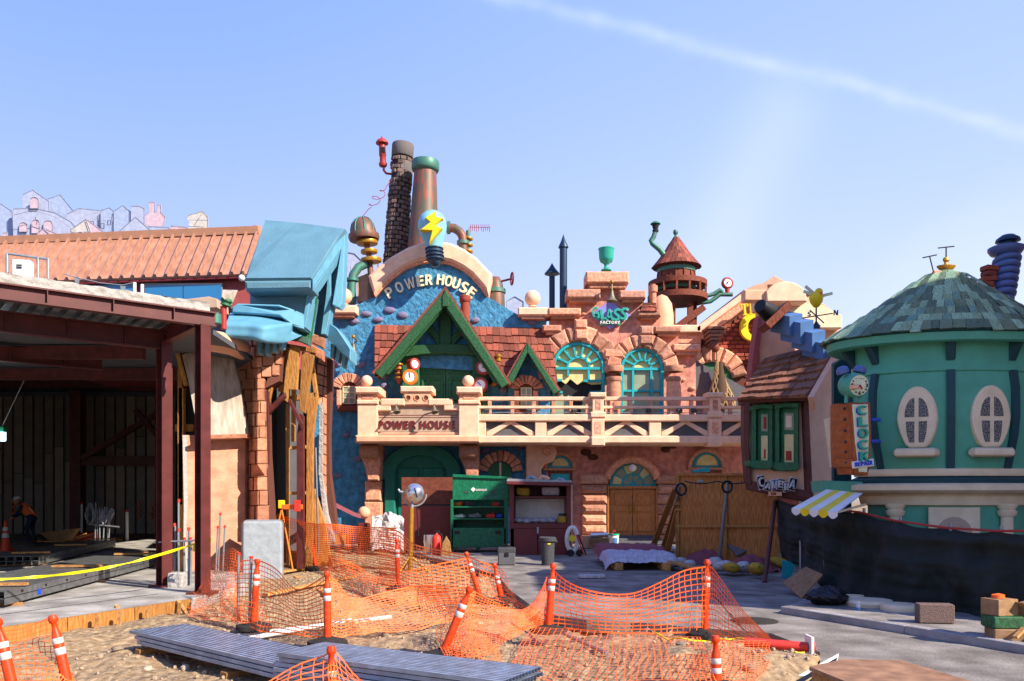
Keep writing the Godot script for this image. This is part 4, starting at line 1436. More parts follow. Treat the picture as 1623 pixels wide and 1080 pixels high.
	for u in [647, 661, 675]:
		var hm := MB.new()
		lathe(hm, [[0.105, 0.03], [0.085, 0.035], [0.075, 0.01]], at(P(u, 631, bd), Vector3.BACK), 18)
		part("vent_ring", hm, M.peach, cbk)
		hm = MB.new()
		lathe(hm, [[0.08, 0.012], [0.0, 0.012]], at(P(u, 631, bd), Vector3.BACK), 18)
		part("vent_hole", hm, M.mortar, cbk)
	for q in [[566, 598, 581], [727, 759, 742]]:
		var pl := sp("pillar", R(q[0], 641, q[1], 692), bd - 0.1, 1.6, M.peach_pale, bal, 1.2)
		sp("collar", R(q[0] - 1, 634, q[1] + 1, 641), bd - 0.16, 1.6, M.peach_pale, pl, 1.4)
		sp("neck", R(q[0] + 1, 624, q[1] - 1, 634), bd - 0.08, 1.4, M.peach, pl)
		sp("recess", R(q[0] + 7, 626, q[1] - 7, 633), bd - 0.1, 0.1, V("peach_"), pl, 0.6)
		sp("cap", R(q[0] - 4, 613, q[1] + 4, 624), bd - 0.22, 1.7, M.peach_pale, pl, 2.2)
		var bm := MB.new()
		ball(bm, P(q[2], 604.5, bd + 0.1), 9.3 * bd / F, Vector3.ONE, Basis.IDENTITY, 24)
		part("ball_finial", bm, M.peach_pale, pl)
	sp("ledge", R(563, 690, 761, 702), bd - 0.2, 1.9, M.peach, bal, 2.4)
	sp("plank", R(592, 685, 729, 690), bd + 0.02, 0.3, M.tan, bal, 0.8)
	for v in [658, 661.5, 684.5]:
		sp("painted_line", R(596, v, 725, v + 0.9), bd + 0.113, 0.02, M.maroon, bal)
	lettering("POWER HOUSE", Transform3D(Basis.IDENTITY, P(660, 673.8, bd + 0.10)), 12.0 * bd / F, M.maroon, bal, "sans", 122 * bd / F, 0.05)
	# spot lamps bending over the sign
	for u in [631.0, 690.0]:
		var l := thing("sign_lamp", "small grey-green gooseneck lamp over the word " + ("POWER" if u < 650 else "HOUSE") + " on the maroon lettered sign", "lamp", P(u, 663, bd), "gooseneck lamps over the POWER HOUSE sign")
		var m2 := MB.new()
		var c0 := P(u, 655, bd + 0.1)
		tube(m2, [c0, c0 + Vector3(0, 0.12, 0.06), c0 + Vector3(0.0, 0.27, 0.25), c0 + Vector3(0, 0.22, 0.5), c0 + Vector3(0.02, 0.12, 0.56)], 0.022, 8)
		part("arm", m2, M.lampmetal, l)
		m2 = MB.new()
		lathe(m2, [[0.03, 0.2], [0.05, 0.14], [0.07, 0.06], [0.13, -0.02], [0.12, -0.03], [0.04, 0.05]], at(c0 + Vector3(0.04, -0.02, 0.6), Vector3(-0.2, 1, -0.3)), 16)
		part("shade", m2, M.lampmetal, l)

	# --- bulb sign on top
	var bs := thing("bulb_sign", "pale blue light bulb ornament with yellow lightning bolt above the arch", "sign", P(686, 420, 28.1))
	m = MB.new()
	var bp := 28.35 / F
	var bt := Transform3D(Basis.from_euler(Vector3(0, 0, deg_to_rad(5))), P(688, 392, 28.1))
	lathe(m, [[13 * bp, -2 * bp], [14 * bp, 3 * bp], [18 * bp, 14 * bp], [21.5 * bp, 24 * bp], [22.8 * bp, 33 * bp], [21.5 * bp, 42 * bp], [17.5 * bp, 50 * bp], [10.5 * bp, 55.5 * bp], [0, 57.5 * bp]], bt, 36)
	part("globe", m, M.bulb, bs)
	m = MB.new()
	lathe(m, [[0, -31 * bp], [6 * bp, -30 * bp], [9 * bp, -25 * bp], [12 * bp, -21 * bp], [13 * bp, 0], [13 * bp, 2 * bp]], bt, 28)
	var sk := part("socket", m, M.socket, bs)
	for i in 4:
		var y := -4 - i * 5.6
		var tm := MB.new()
		var ring := []
		for a in 29:
			var an := TAU * a / 28.0
			ring.append(bt * Vector3(13.2 * bp * cos(an), (y + 2.0 * sin(an * 0.5)) * bp, 13.2 * bp * sin(an)))
		tube(tm, ring, 1.5 * bp, 8, false)
		part("thread", tm, M.ventblue, sk)
	var bz := [[673, 345], [691, 333.5], [689, 342], [702, 345.5], [689, 357], [700.5, 361], [680, 385.5], [684, 366], [665.5, 364.5], [681, 352]]
	sp("lightning_bolt", bz, 28.1 - 26 * bp, 0.28, M.yellow, bs, 1.3)

	# --- sooty brick chimney
	var ch := thing("brick_chimney", "tall leaning sooty brick chimney with grey cement cap", "chimney", P(626, 440, 31.0))
	var cp := 31.0 / F
	var ca := P(625, 440, 31.0)
	var cb2 := P(638, 240, 31.0)
	m = MB.new()
	tube(m, [ca, cb2], [17.2 * cp, 15.0 * cp], 20)
	part("core", m, M.sootmortar, ch)
	m = MB.new()
	var yax := (cb2 - ca).normalized()
	lathe(m, [[16.5 * cp, 0], [17.2 * cp, 0.02], [17.4 * cp, 19 * cp], [16.5 * cp, 21 * cp], [11 * cp, 21 * cp], [10 * cp, 12 * cp]], at(P(637.5, 250, 31.0), yax), 28)
	part("cap", m, M.cement, ch)
	var xa := yax.cross(Vector3.BACK).normalized()
	var za := xa.cross(yax)
	var rows := 27
	var len := ca.distance_to(cb2) * 0.94
	for j in rows:
		var cy := ca + yax * (len * (j + 0.5) / rows)
		var rad: float = lerpf(17.6, 15.3, float(j) / rows) * cp
		for i in 10:
			var an := TAU * (i + 0.5 * (j % 2)) / 10.0 + rr(-0.05, 0.05)
			var o := xa * cos(an) + za * sin(an)
			if o.z < -0.35:
				continue
			if j > 20 and i > 0 and rng.randf() < 0.55:
				continue
			var bm := MB.new()
			rbox(bm, cy + o * (rad - 0.02 + rr(0, 0.035)), Vector3(rad * 0.27, len / rows * 0.42, 0.05), 0.02, Basis(o.cross(yax), yax, o))
			part("brick", bm, V("soot_"), ch)
	m = MB.new()
	lathe(m, [[15.9 * cp, 0], [16.3 * cp, 0.05], [16.2 * cp, 0.5], [15.6 * cp, 0.62]], at(P(637.5, 285, 31.0) , yax), 16, 0.1, 2.0)
	part("render_patch", m, M.cement, ch)
	# --- hydrant-shaped lamp beside the chimney
	var hl := thing("lantern", "dull red lantern shaped like a hydrant on a bent pipe", "lantern", P(607, 268, 31.0))
	m = MB.new()
	tube(m, [P(608, 262, 31), P(608, 270, 31), P(612, 275, 31), P(621, 276, 31)], 0.045, 8)
	part("pipe", m, M.redpaint, hl)
	m = MB.new()
	var ht := at(P(607, 264, 31.0), Vector3(-0.04, 1, 0))
	lathe(m, [[0, 0], [5.5 * cp, 0], [6.5 * cp, 2 * cp], [6.5 * cp, 5 * cp], [5 * cp, 6 * cp], [4.6 * cp, 16 * cp], [5.6 * cp, 17 * cp], [5.3 * cp, 33 * cp], [4.6 * cp, 36 * cp]], ht, 20)
	part("body", m, M.redpaint, hl)
	m = MB.new()
	lathe(m, [[4.6 * cp, 35.5 * cp], [9.8 * cp, 36 * cp], [10 * cp, 38 * cp], [7 * cp, 42 * cp], [3 * cp, 44 * cp], [1.4 * cp, 45 * cp], [1.5 * cp, 47 * cp], [0, 48 * cp]], ht, 20)
	part("cap", m, M.redpaint, hl)
	sp("opening", R(603.5, 233, 610, 242), 31.0 - 5.7 * cp, 0.03, M.black, hl)
	# --- copper stack
	var st := thing("copper_stack", "copper smokestack with green patina and flanged rim behind the bulb", "chimney", P(671, 440, 30.3))
	m = MB.new()
	var kp := 30.3 / F
	var s_ax := P(674.5, 256, 30.3) - P(670, 420, 30.3)
	lathe(m, [[28 * kp, -1.2], [26 * kp, 0], [24.5 * kp, 30 * kp], [21 * kp, 90 * kp], [17.5 * kp, 150 * kp]], at(P(670, 420, 30.3), s_ax), 32)
	part("shaft", m, M.copper, st)
	m = MB.new()
	lathe(m, [[17 * kp, 147 * kp], [20 * kp, 148 * kp], [22 * kp, 152 * kp], [22 * kp, 161 * kp], [21 * kp, 164 * kp], [16 * kp, 164.5 * kp], [15 * kp, 150 * kp]], at(P(670, 420, 30.3), s_ax), 32)
	part("rim", m, M.coppergreen, st)
	# --- dome with insulator rings
	var te := thing("insulator_dome", "copper dome on gold insulator rings beside the arched cornice", "ornament", P(580, 480, 30.0))
	var tp := 30.0 / F
	var ta := at(P(577, 380, 30.0), Vector3(-0.08, 1, 0))
	m = MB.new()
	lathe(m, [[0, -2 * tp], [23 * tp, -1 * tp], [24.5 * tp, 3 * tp], [24 * tp, 8 * tp], [20 * tp, 9 * tp], [19.5 * tp, 16 * tp], [17 * tp, 25 * tp], [11 * tp, 32 * tp], [4 * tp, 35 * tp], [0, 35.5 * tp]], ta, 28)
	part("dome", m, M.copper, te)
	for a in [0.5, 1.3, 2.1, 2.9]:
		var rm := MB.new()
		var rp := []
		for e in [[20, 9], [19.8, 16], [17.3, 25], [11.3, 32.3], [4, 35.5]]:
			rp.append(ta * Vector3(e[0] * tp * cos(a), e[1] * tp, e[0] * tp * sin(a)))
		tube(rm, rp, 1.1 * tp, 6)
		part("rib", rm, M.coppergreen, te)
	m = MB.new()
	tube(m, [P(579, 382, 30), P(584, 400, 30), P(588, 440, 30), P(588, 478, 30)], [5 * tp, 4 * tp, 5 * tp, 6 * tp], 12)
	part("stem", m, M.copper, te)
	for q in [[582, 385, 17, 3.4], [585, 399, 13.5, 3.2], [588, 413, 17, 3.6]]:
		var rm := MB.new()
		lathe(rm, [[4 * tp, -q[3] * tp], [q[2] * tp * 0.95, -q[3] * tp * 0.8], [q[2] * tp, 0], [q[2] * tp * 0.95, q[3] * tp * 0.8], [4 * tp, q[3] * tp]], at(P(q[0], q[1], 30.0), Vector3(-0.08, 1, 0.04)), 26)
		part("insulator_ring", rm, M.gold, te)
	m = MB.new()
	tube(m, [P(580, 418, 29.9), P(568, 424, 29.8), P(560, 436, 29.7), P(557, 452, 29.7), P(557, 482, 29.7)], 7 * tp, 14)
	part("elbow_pipe", m, M.coppergreen, te)
	m = MB.new()
	lathe(m, [[7 * tp, 0], [10 * tp, 0], [10 * tp, 4 * tp], [7 * tp, 4 * tp]], at(P(558, 446, 29.7)), 18)
	part("flange", m, M.coppergreen, te)
	var hut := slab(MB.new(), [[566, 478], [566, 440], [596, 428], [604, 452], [604, 478]], 30.2, 1.6)
	solo("roof_hut", hut, M.tan, "drab tan box of sheet metal behind the blue gable slope", "hut")
	# --- curly wire between dome and chimney
	m = MB.new()
	var wp := []
	for i in 70:
		var s := i / 69.0
		var bu := lerpf(575, 621, s)
		var bv := lerpf(343, 285, s)
		var amp := 9.0 * sin(PI * clampf((s - 0.2) / 0.6, 0, 1)) 
		wp.append(P(bu + amp * sin(s * 34.0), bv + amp * 0.55 * cos(s * 34.0), 30.4))
	tube(m, wp, 0.014, 5)
	solo("curly_wire", m, M.redpaint, "thin curly red wire strung from copper dome to brick chimney", "wire")
	# --- elbow pipe, coil and aerial right of the bulb
	var ep := thing("elbow_pipe", "copper elbow pipe with green flanges right of the bulb", "pipe", P(736, 400, 29.5))
	m = MB.new()
	var epx := 29.5 / F
	tube(m, [P(700, 362, 29.5), P(710, 361, 29.5), P(720, 362, 29.5), P(728, 367, 29.5), P(733, 375, 29.5), P(734, 388, 29.5), P(734, 425, 29.5)], 7 * epx, 16)
	part("pipe", m, M.copper, ep)
	for q in [[711, 361, Vector3.RIGHT], [734, 385, Vector3.UP]]:
		m = MB.new()
		lathe(m, [[6 * epx, -2.5 * epx], [10 * epx, -2.5 * epx], [10 * epx, 2.5 * epx], [6 * epx, 2.5 * epx]], at(P(q[0], q[1], 29.5), q[2]), 18)
		part("flange", m, M.coppergreen, ep)
	var cl := thing("aerial_coil", "brass coil insulator with a little comb aerial on the roof", "aerial", P(742, 420, 29.6))
	m = MB.new()
	tube(m, [P(742, 425, 29.6), P(742, 366, 29.6)], 3.6 * epx, 10)
	part("core", m, M.coppergreen, cl)
	for v in [378, 388, 398]:
		m = MB.new()
		lathe(m, [[3 * epx, -2.6 * epx], [7 * epx, -1.6 * epx], [7.6 * epx, 0], [7 * epx, 1.6 * epx], [3 * epx, 2.6 * epx]], at(P(742.5, v, 29.6), Vector3(0.25, 1, 0)), 18)
		part("coil_ring", m, M.gold, cl)
	m = MB.new()
	tube(m, [P(742, 366, 29.6), P(744, 360, 29.6), P(777, 361, 29.6)], 0.012, 5)
	part("aerial_rod", m, M.redpaint, cl)
	for i in 10:
		m = MB.new()
		var u := 746 + i * 3.2
		tube(m, [P(u, 356, 29.6), P(u + (1.5 if i > 4 else -0.5), 366 + (2 if i % 3 == 0 else 0), 29.6)], 0.012, 5)
		part("prong", m, M.redpaint, cl)
	# --- copper boiler with a hand valve
	var bo := thing("copper_boiler", "riveted copper boiler drum with red hand valve behind the parapet", "boiler", P(785, 500, 29.9))
	m = MB.new()
	var bx := 29.9 / F
	lathe(m, [[15 * bx, -24 * bx], [15.5 * bx, 0], [14.5 * bx, 22 * bx], [11 * bx, 38 * bx], [7 * bx, 46 * bx], [0, 48 * bx]], at(P(785, 486, 29.9)), 26)
	part("drum", m, M.copper, bo)
	m = MB.new()
	lathe(m, [[14 * bx, -3 * bx], [16.5 * bx, -3 * bx], [16.5 * bx, 3 * bx], [14 * bx, 3 * bx]], at(P(785, 462, 29.9)), 26)
	part("band", m, M.coppergreen, bo)
	m = MB.new()
	tube(m, [P(795, 446, 29.8), P(811, 442, 29.7)], 0.04, 8)
	part("valve_stem", m, M.maroon, bo)
	m = MB.new()
	var hv := P(811.5, 442, 29.7)
	var ring := []
	for a in 17:
		var an := TAU * a / 16.0
		ring.append(hv + Vector3(0.05 * sin(an), 0.22 * cos(an), 0.2 * sin(an)))
	tube(m, ring, 0.03, 6, false)
	beam(m, hv + Vector3(0, 0.2, 0), hv - Vector3(0, 0.2, 0), 0.03, 0.03)
	part("hand_wheel", m, M.maroon, bo)
	# --- red chimney pot by the gable
	m = MB.new()
	var cpp := 28.3 / F
	lathe(m, [[6.5 * cpp, -30 * cpp], [7 * cpp, 22 * cpp], [8.5 * cpp, 23 * cpp], [9 * cpp, 27 * cpp], [9 * cpp, 32 * cpp], [7.5 * cpp, 33 * cpp], [5 * cpp, 33 * cpp], [4.5 * cpp, 25 * cpp]], at(P(737, 502, 28.3)), 22)
	solo("chimney_pot", m, V("redbrick_"), "short red clay chimney pot poking up beside the green gable", "chimney pot")
	# --- gauges and fittings on the blue wall
	gauge(658, 577, 9.5, 27.9, M.redpaint, "red-rimmed pressure gauge turned sideways above an orange-rimmed gauge", 0.2, M.yellow, 0.7)
	gauge(649.5, 597, 12, 27.75, M.orangerim, "orange-rimmed pressure gauge with a small red needle", -0.1, M.redpaint)
	gauge(766, 582, 12, 27.9, M.redpaint, "red-rimmed pressure gauge with a black needle beside green door", 1.0, M.black)
	gauge(761, 610, 12.2, 27.9, M.redpaint, "red-rimmed pressure gauge with a blue needle behind the ball", -0.8, M.letterblue)
	var ins := thing("insulator_stack", "red and gold striped insulator hanging on the blue wall", "insulator", P(632, 605, 28.2))
	var ip := 28.2 / F
	for i in 4:
		m = MB.new()
		lathe(m, [[2.5 * ip, -1.6 * ip], [6.5 * ip, -1.2 * ip], [7 * ip, 0], [6.5 * ip, 1.2 * ip], [2.5 * ip, 1.6 * ip]], at(P(632, 578 + i * 7, 28.2)), 18)
		part("disc", m, M.gold, ins)
	m = MB.new()
	lathe(m, [[0, -20 * ip], [1 * ip, -18 * ip], [3.8 * ip, -14 * ip], [4.2 * ip, 12 * ip], [2.5 * ip, 15 * ip], [0.8 * ip, 17 * ip], [0, 22 * ip]], at(P(632, 590, 28.2)), 16)
	part("body", m, M.redpaint, ins)
	m = MB.new()
	tube(m, [P(636, 588, 28.2), P(636, 588, 28.9)], 0.05, 8)
	part("mount", m, M.lampmetal, ins)
	var bpipe := thing("brass_pipe", "ringed brass pipe bending into the blue wall", "pipe", P(787, 615, 28.3))
	m = MB.new()
	tube(m, [P(790, 562, 28.3), P(790, 595, 28.3), P(788, 604, 28.3), P(783, 609, 28.4), P(779, 609, 29.0)], 3.8 * ip, 12)
	part("pipe", m, M.gold, bpipe)
	for v in [565, 572, 579, 586]:
		m = MB.new()
		lathe(m, [[3.5 * ip, -2 * ip], [5.6 * ip, -1 * ip], [5.6 * ip, 1 * ip], [3.5 * ip, 2 * ip]], at(P(790, v, 28.3)), 16)
		part("ring", m, M.gold, bpipe)
	bell_lamp(560, 534, 560, 7, 28.4, "bell-shaped lamp on the blue wall above the arched window")
func fan_window(parent: Node, cu: float, cv: float, r: float, bottom: float, d: float, broken: bool) -> void:
	var fr := arc(cu, cv, r, r, 180, 0, 18)
	fr.append_array([[cu + r, bottom], [cu + r - 5, bottom]])
	fr.append_array(arc(cu, cv, r - 5, r - 5, 0, 180, 18))
	fr.append_array([[cu - r + 5, bottom], [cu - r, bottom]])
	var win := sp("window", fr, d, 0.3, M.teal, parent, 0.8)
	var w := r - 5
	# panes behind the bars
	var ri := r * 0.42
	var ks := 7
	for i in ks:
		var a0 := 180.0 - 180.0 * i / ks
		var a1 := 180.0 - 180.0 * (i + 1) / ks
		var p := arc(cu, cv, w, w, a0, a1, 4)
		p.append_array(arc(cu, cv, ri, ri, a1, a0, 4))
		sp("pane", p, d + 0.16, 0.03, M.curtain, win)
		if i > 0:
			var a := deg_to_rad(a0)
			var m := MB.new()
			beam(m, P(cu + ri * cos(a), cv - ri * sin(a), d + 0.1), P(cu + w * cos(a), cv - w * sin(a), d + 0.1), 3.0 * d / F, 0.12, Vector3.BACK)
			part("muntin", m, M.teal, win)
	sp("pane", arc(cu, cv, ri, ri, 180, 0, 10), d + 0.165, 0.03, M.curtain, win)
	var hub := arc(cu, cv, ri + 1.6, ri + 1.6, 180, 0, 12)
	hub.append_array(arc(cu, cv, ri - 1.6, ri - 1.6, 0, 180, 12))
	sp("muntin", hub, d + 0.06, 0.16, M.teal, win)
	sp("muntin", R(cu - w, cv - 2, cu + w, cv + 2), d + 0.05, 0.16, M.teal, win)
	if not broken:
		for q in [cu - ri, cu + ri]:
			sp("muntin", R(q - 1.7, cv + 2, q + 1.7, bottom), d + 0.06, 0.16, M.teal, win)
		var vm := cv + (bottom - cv) * 0.45
		sp("muntin", R(cu - w, vm - 1.6, cu + w, vm + 1.6), d + 0.07, 0.16, M.teal, win)
		for q in [[cu - w, cu - ri - 1], [cu - ri + 1, cu + ri - 1], [cu + ri + 1, cu + w]]:
			for z in [[cv + 1, vm - 1], [vm + 1, bottom]]:
				sp("pane", R(q[0], z[0], q[1], z[1]), d + 0.17, 0.03, M.curtain if rng.randf() < 0.6 else M.greyglass, win)
	else:
		# smashed lower half: jagged blinds above a hole, stumps of bars left standing
		sp("blind", [[cu - w, cv + 2], [cu + w, cv + 2], [cu + w, cv + 25], [cu + w * 0.55, cv + 26], [cu + 8, cv + 21], [cu - 2, cv + 26], [cu - 13, cv + 17], [cu - 20, cv + 25], [cu - 30, cv + 19], [cu - w, cv + 27]], d + 0.17, 0.03, M.curtain, win)
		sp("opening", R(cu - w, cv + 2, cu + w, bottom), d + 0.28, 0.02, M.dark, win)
		sp("shard", [[cu - w, bottom], [cu - w, cv + 38], [cu - 28, cv + 36], [cu - 22, cv + 47], [cu - 15, cv + 42], [cu - 10, bottom]], d + 0.2, 0.02, M.greyglass, win)
		sp("shard", [[cu + 2, bottom], [cu + 8, cv + 44], [cu + 15, cv + 50], [cu + 22, cv + 40], [cu + w, cv + 34], [cu + w, bottom]], d + 0.2, 0.02, M.greyglass, win)
		for q in [[cu - 18, cv + 2, cu - 14.6, cv + 12], [cu + 14.6, cv + 2, cu + 18, cv + 20], [cu - w, cv + 17, cu - 26, cv + 20.5], [cu + 8, cv + 18, cu + w, cv + 21.5], [cu - w, cv + 36, cu - 25, cv + 39.5], [cu + 18, cv + 36, cu + w, cv + 39.5], [cu - 14, cv + 44, cu - 10.6, bottom]]:
			sp("broken_bar", R(q[0], q[1], q[2], q[3]), d + 0.06, 0.14, M.teal, win)

func cap_stone(parent: Node, u0: float, v0: float, u1: float, v1: float, d: float, th := 1.0) -> void:
	var hh := v1 - v0
	var c := sp("cap_stone", R(u0, v0, u1, v0 + hh * 0.68), d, th, V("peach_"), parent, 2.2)
	sp("bed_stone", R(u0 + 5, v0 + hh * 0.68, u1 - 5, v1), d + 0.12, th - 0.2, V("peach_"), c, 1.2)

func build_glass_factory() -> void:
	var D := 29.0
	var px := D / F
	var t := thing("glass_factory", "pink stucco house with two turquoise arched windows and stepped stone parapet", "building", P(985, 862, D))
	var wl := [[866, 662], [866, 545], [872, 541], [872, 503], [900, 503], [900, 477], [945, 477], [945, 446], [983, 446], [983, 477], [1020, 477], [1020, 503], [1045, 503], [1045, 529], [1075, 529], [1075, 560], [1103, 560], [1103, 662]]
	sp("wall", wl, D, 0.6, M.pinkwall, t)
	sp("rear_wall", [[875, 863], [875, 520], [950, 480], [1020, 490], [1100, 570], [1190, 620], [1190, 863]], D + 0.62, 6.0, M.panel_grey, t)
	sp("lower_wall", R(866, 660, 1215, 863.9), D, 0.6, M.pinkwall, t)
	for c in [[869, 488, 921, 505], [898, 458, 952, 479], [929, 430, 997, 457], [982, 460, 1024, 479], [1011, 491, 1048, 506], [1038, 517, 1080, 532], [1067, 545, 1111, 562], [860, 515, 890, 531]]:
		cap_stone(t, c[0], c[1], c[2], c[3], 28.55)
	fan_window(t, 917, 584, 42, 662, 28.7, true)
	fan_window(t, 1018, 585, 34.5, 662, 28.7, false)
	arch_stones(t, 917, 584, 43, 67, 200, -6, 9, 28.62, 0.45, "peach_", 3.0, 1.0, 0.8)
	arch_stones(t, 1018, 587, 36, 58, 172, 4, 8, 28.6, 0.45, "peach_", 3.0, 1.0, 0.8)
	for q in [[911, 506, 931, 521], [912, 522, 932, 538], [1015, 516, 1036, 530], [1014, 531, 1036, 546]]:
		sp("key_stone", R(q[0], q[1], q[2], q[3]), 28.5, 0.5, V("peach_"), t, 2.6)
	sp("spandrel_stone", [[958, 553], [986, 552], [991, 567], [957, 567]], 28.58, 0.5, V("peach_"), t, 2.6)
	sp("spandrel_stone", R(961, 567.5, 985, 581), 28.58, 0.5, V("peach_"), t, 2.6)
	for s in [973, 1068]:
		var cpx := 28.3 / F
		var co := MB.new()
		lathe(co, [[10.5 * cpx, -85 * cpx], [10.5 * cpx, -60 * cpx], [12 * cpx, -50 * cpx], [11.5 * cpx, -30 * cpx], [10 * cpx, -18 * cpx]], at(P(s, 584, 28.3)), 22)
		var cm := part("column", co, V("peach_"), t)
		for z in [[0, 15.5, 9], [-17, 13, 7]]:
			var rm := MB.new()
			lathe(rm, [[9 * cpx, (z[0] - z[2]) * cpx], [z[1] * 0.9 * cpx, (z[0] - z[2]) * cpx], [z[1] * cpx, (z[0] - z[2] * 0.5) * cpx], [z[1] * 0.95 * cpx, z[0] * cpx], [0, z[0] * cpx]], at(P(s, 581, 28.3)), 22)
			part("ring", rm, V("peach_"), cm)
	for s in [[1080, 580, 9, 4], [1082, 602, 5, 4], [1097, 616, 6, 4], [1099, 627, 4, 3], [924, 498, 5, 3]]:
		var sm := MB.new()
		ball(sm, P(s[0], s[1], D), px, Vector3(s[2], s[3], 4), Basis.IDENTITY, 10)
		part("stone", sm, V("peach_"), t)
	# small round turret behind the right steps
	var tm := MB.new()
	lathe(tm, [[19 * px, -1.0], [19 * px, 0.3], [16 * px, 0.75], [9 * px, 1.0], [0, 1.1]], at(P(1049, 515, 29.6)), 22)
	part("turret", tm, M.peach, t)
	var pm := MB.new()
	lathe(pm, [[5.5 * px, -0.9], [5.5 * px, 0.12], [7.5 * px, 0.14], [7.5 * px, 0.36], [4 * px, 0.38], [4.5 * px, 0.42]], at(P(1035, 470, 28.9)), 18)
	ball(pm, P(1035, 457.5, 28.9), 5 * px)
	part("ball_post", pm, V("peach_"), t)
	var rt := sp("little_roof", [[1014, 492], [1020, 480], [1040, 480], [1040, 492]], 28.7, 0.5, M.mortar, t)
	shingle_field(rt, P(1020, 480, 28.85), P(1040, 480, 28.85), P(1014, 493, 28.55), P(1041, 493, 28.55), 2, 4, "shingle_", 0.04)
	# --- sign
	var sg := thing("glass_factory_sign", "purple diamond sign reading GLASS FACTORY in turquoise letters", "sign", P(967, 522, 28.85))
	sp("diamond", [[967, 476], [985, 490], [1000, 500], [985, 511], [967, 522], [950, 511], [936, 500], [950, 488]], 28.88, 0.1, M.purple, sg, 0.6)
	var gl := [["G", 944, 497, 18, 14], ["L", 956, 499, 16, 8], ["A", 966, 500, 17, 3], ["S", 978, 499.5, 18, -6], ["S", 989, 498, 18, -10]]
	for e in gl:
		var b := Basis.from_euler(Vector3(0, 0, deg_to_rad(e[4])))
		lettering(e[0], Transform3D(b, P(e[1] + 0.7, e[2] + 0.8, 28.84)), e[3] * 1.12 * px, M.bulb, sg, "sans", 12.2 * px, 0.06, "letter_edge")
		lettering(e[0], Transform3D(b, P(e[1], e[2], 28.78)), e[3] * px, M.tealgob, sg, "sans", 11 * px, 0.08, "letter")
	sp("banner", [[949, 510], [967, 507], [984, 509], [983, 516], [967, 514], [950, 517]], 28.82, 0.06, M.tealgob, sg)
	lettering("FACTORY", Transform3D(Basis.IDENTITY, P(967, 511.5, 28.78)), 4.6 * px, M.white, sg, "sans", 31 * px, 0.05)
	bell_lamp(970, 447, 478, 9, 28.2, "bell-shaped lamp above the GLASS FACTORY sign")
	# --- goblet
	var gm := MB.new()
	lathe(gm, [[8 * px, 0], [8.5 * px, 1.2 * px], [4 * px, 4 * px], [3 * px, 8 * px], [4.5 * px, 11 * px], [9.5 * px, 14 * px], [11.5 * px, 20 * px], [11.8 * px, 31 * px], [13 * px, 34.5 * px], [12.2 * px, 35.5 * px], [10.5 * px, 33 * px], [0, 20 * px]], at(P(961, 429.4, 29.0)), 28)
	solo("goblet", gm, M.tealgob, "turquoise goblet standing on the top cap of the pink parapet", "goblet")
	# --- two dark vent pipes
	for e in [[893, 371, 393, 8, 6, "tall dark blue vent pipe with pointed cone cap", 30.2, true], [875, 417, 435, 12, 4.6, "shorter dark blue vent pipe with wide flat cone cap", 30.6, false]]:
		var q: float = e[6] / F
		var vt := thing("vent_pipe", e[5], "vent pipe", P(e[0], 500, e[6]), "dark vent pipes behind the parapet")
		var vm := MB.new()
		lathe(vm, [[e[4] * q, -1.5], [e[4] * q, (500 - e[2] - (0 if e[7] else 3)) * q]], at(P(e[0], 500, e[6])), 20)
		part("pipe", vm, M.ventblue, vt)
		vm = MB.new()
		lathe(vm, [[0, 0], [e[3] * q, 0], [e[3] * q, 0.03], [e[3] * 0.45 * q, (e[2] - e[1]) * 0.5 * q], [0, (e[2] - e[1]) * q]], at(P(e[0], e[2], e[6])), 20)
		part("cap", vm, M.ventblue, vt)
	# --- ground floor
	var lo := t
	org = t.position
	for s in [[923, 962], [1044, 1078]]:
		for i in 6:
			var v := 768.0 + i * 16.2
			var lm := slab(MB.new(), R(s[0] + rr(-1, 1), v, s[1] + rr(-1, 1), v + 14.8), 28.55, 0.6, 5.0)
			part("rusticated_block", lm, V("peach_"), lo)
		sp("impost", R(s[0] - 3, 752, s[1] + 2, 767), 28.5, 0.6, V("peach_"), lo, 3.0)
	var am := arc(1003, 771, 48, 48, 158, 22, 14)
	am.append_array(arc(1003, 771, 37, 37, 15, 165, 14))
	sp("arch_moulding", am, 28.45, 0.6, V("peach_"), lo, 3.0)
	var fw := arc(1003, 771, 36.5, 36.5, 180, 0, 16)
	var ft := sp("fanlight", fw, 28.9, 0.15, M.teal, lo)
	for i in 6:
		var p := arc(1003, 769, 32, 32, 177 - i * 30, 153 - i * 30, 4)
		p.append_array(arc(1003, 769, 19, 19, 153 - i * 30, 177 - i * 30, 4))
		sp("pane", p, 28.88, 0.02, M.greyglass if i % 2 else M.curtain, ft)
	for i in 4:
		var p := arc(1003, 769, 16, 16, 176 - i * 45, 140 - i * 45, 3)
		p.append_array(arc(1003, 769, 6, 6, 140 - i * 45, 176 - i * 45, 2))
		sp("pane", p, 28.88, 0.02, M.greyglass, ft)
	var wm := MB.new()
	ball(wm, P(1003, 742, 28.4), 0.13)
	part("globe_lamp", wm, M.white, lo)
	sp("door_frame", [[963, 771], [1043, 771], [1043, 850], [1040, 850], [1040, 775], [966, 775], [966, 850], [963, 850]], 28.7, 0.3, M.door_wood, lo)
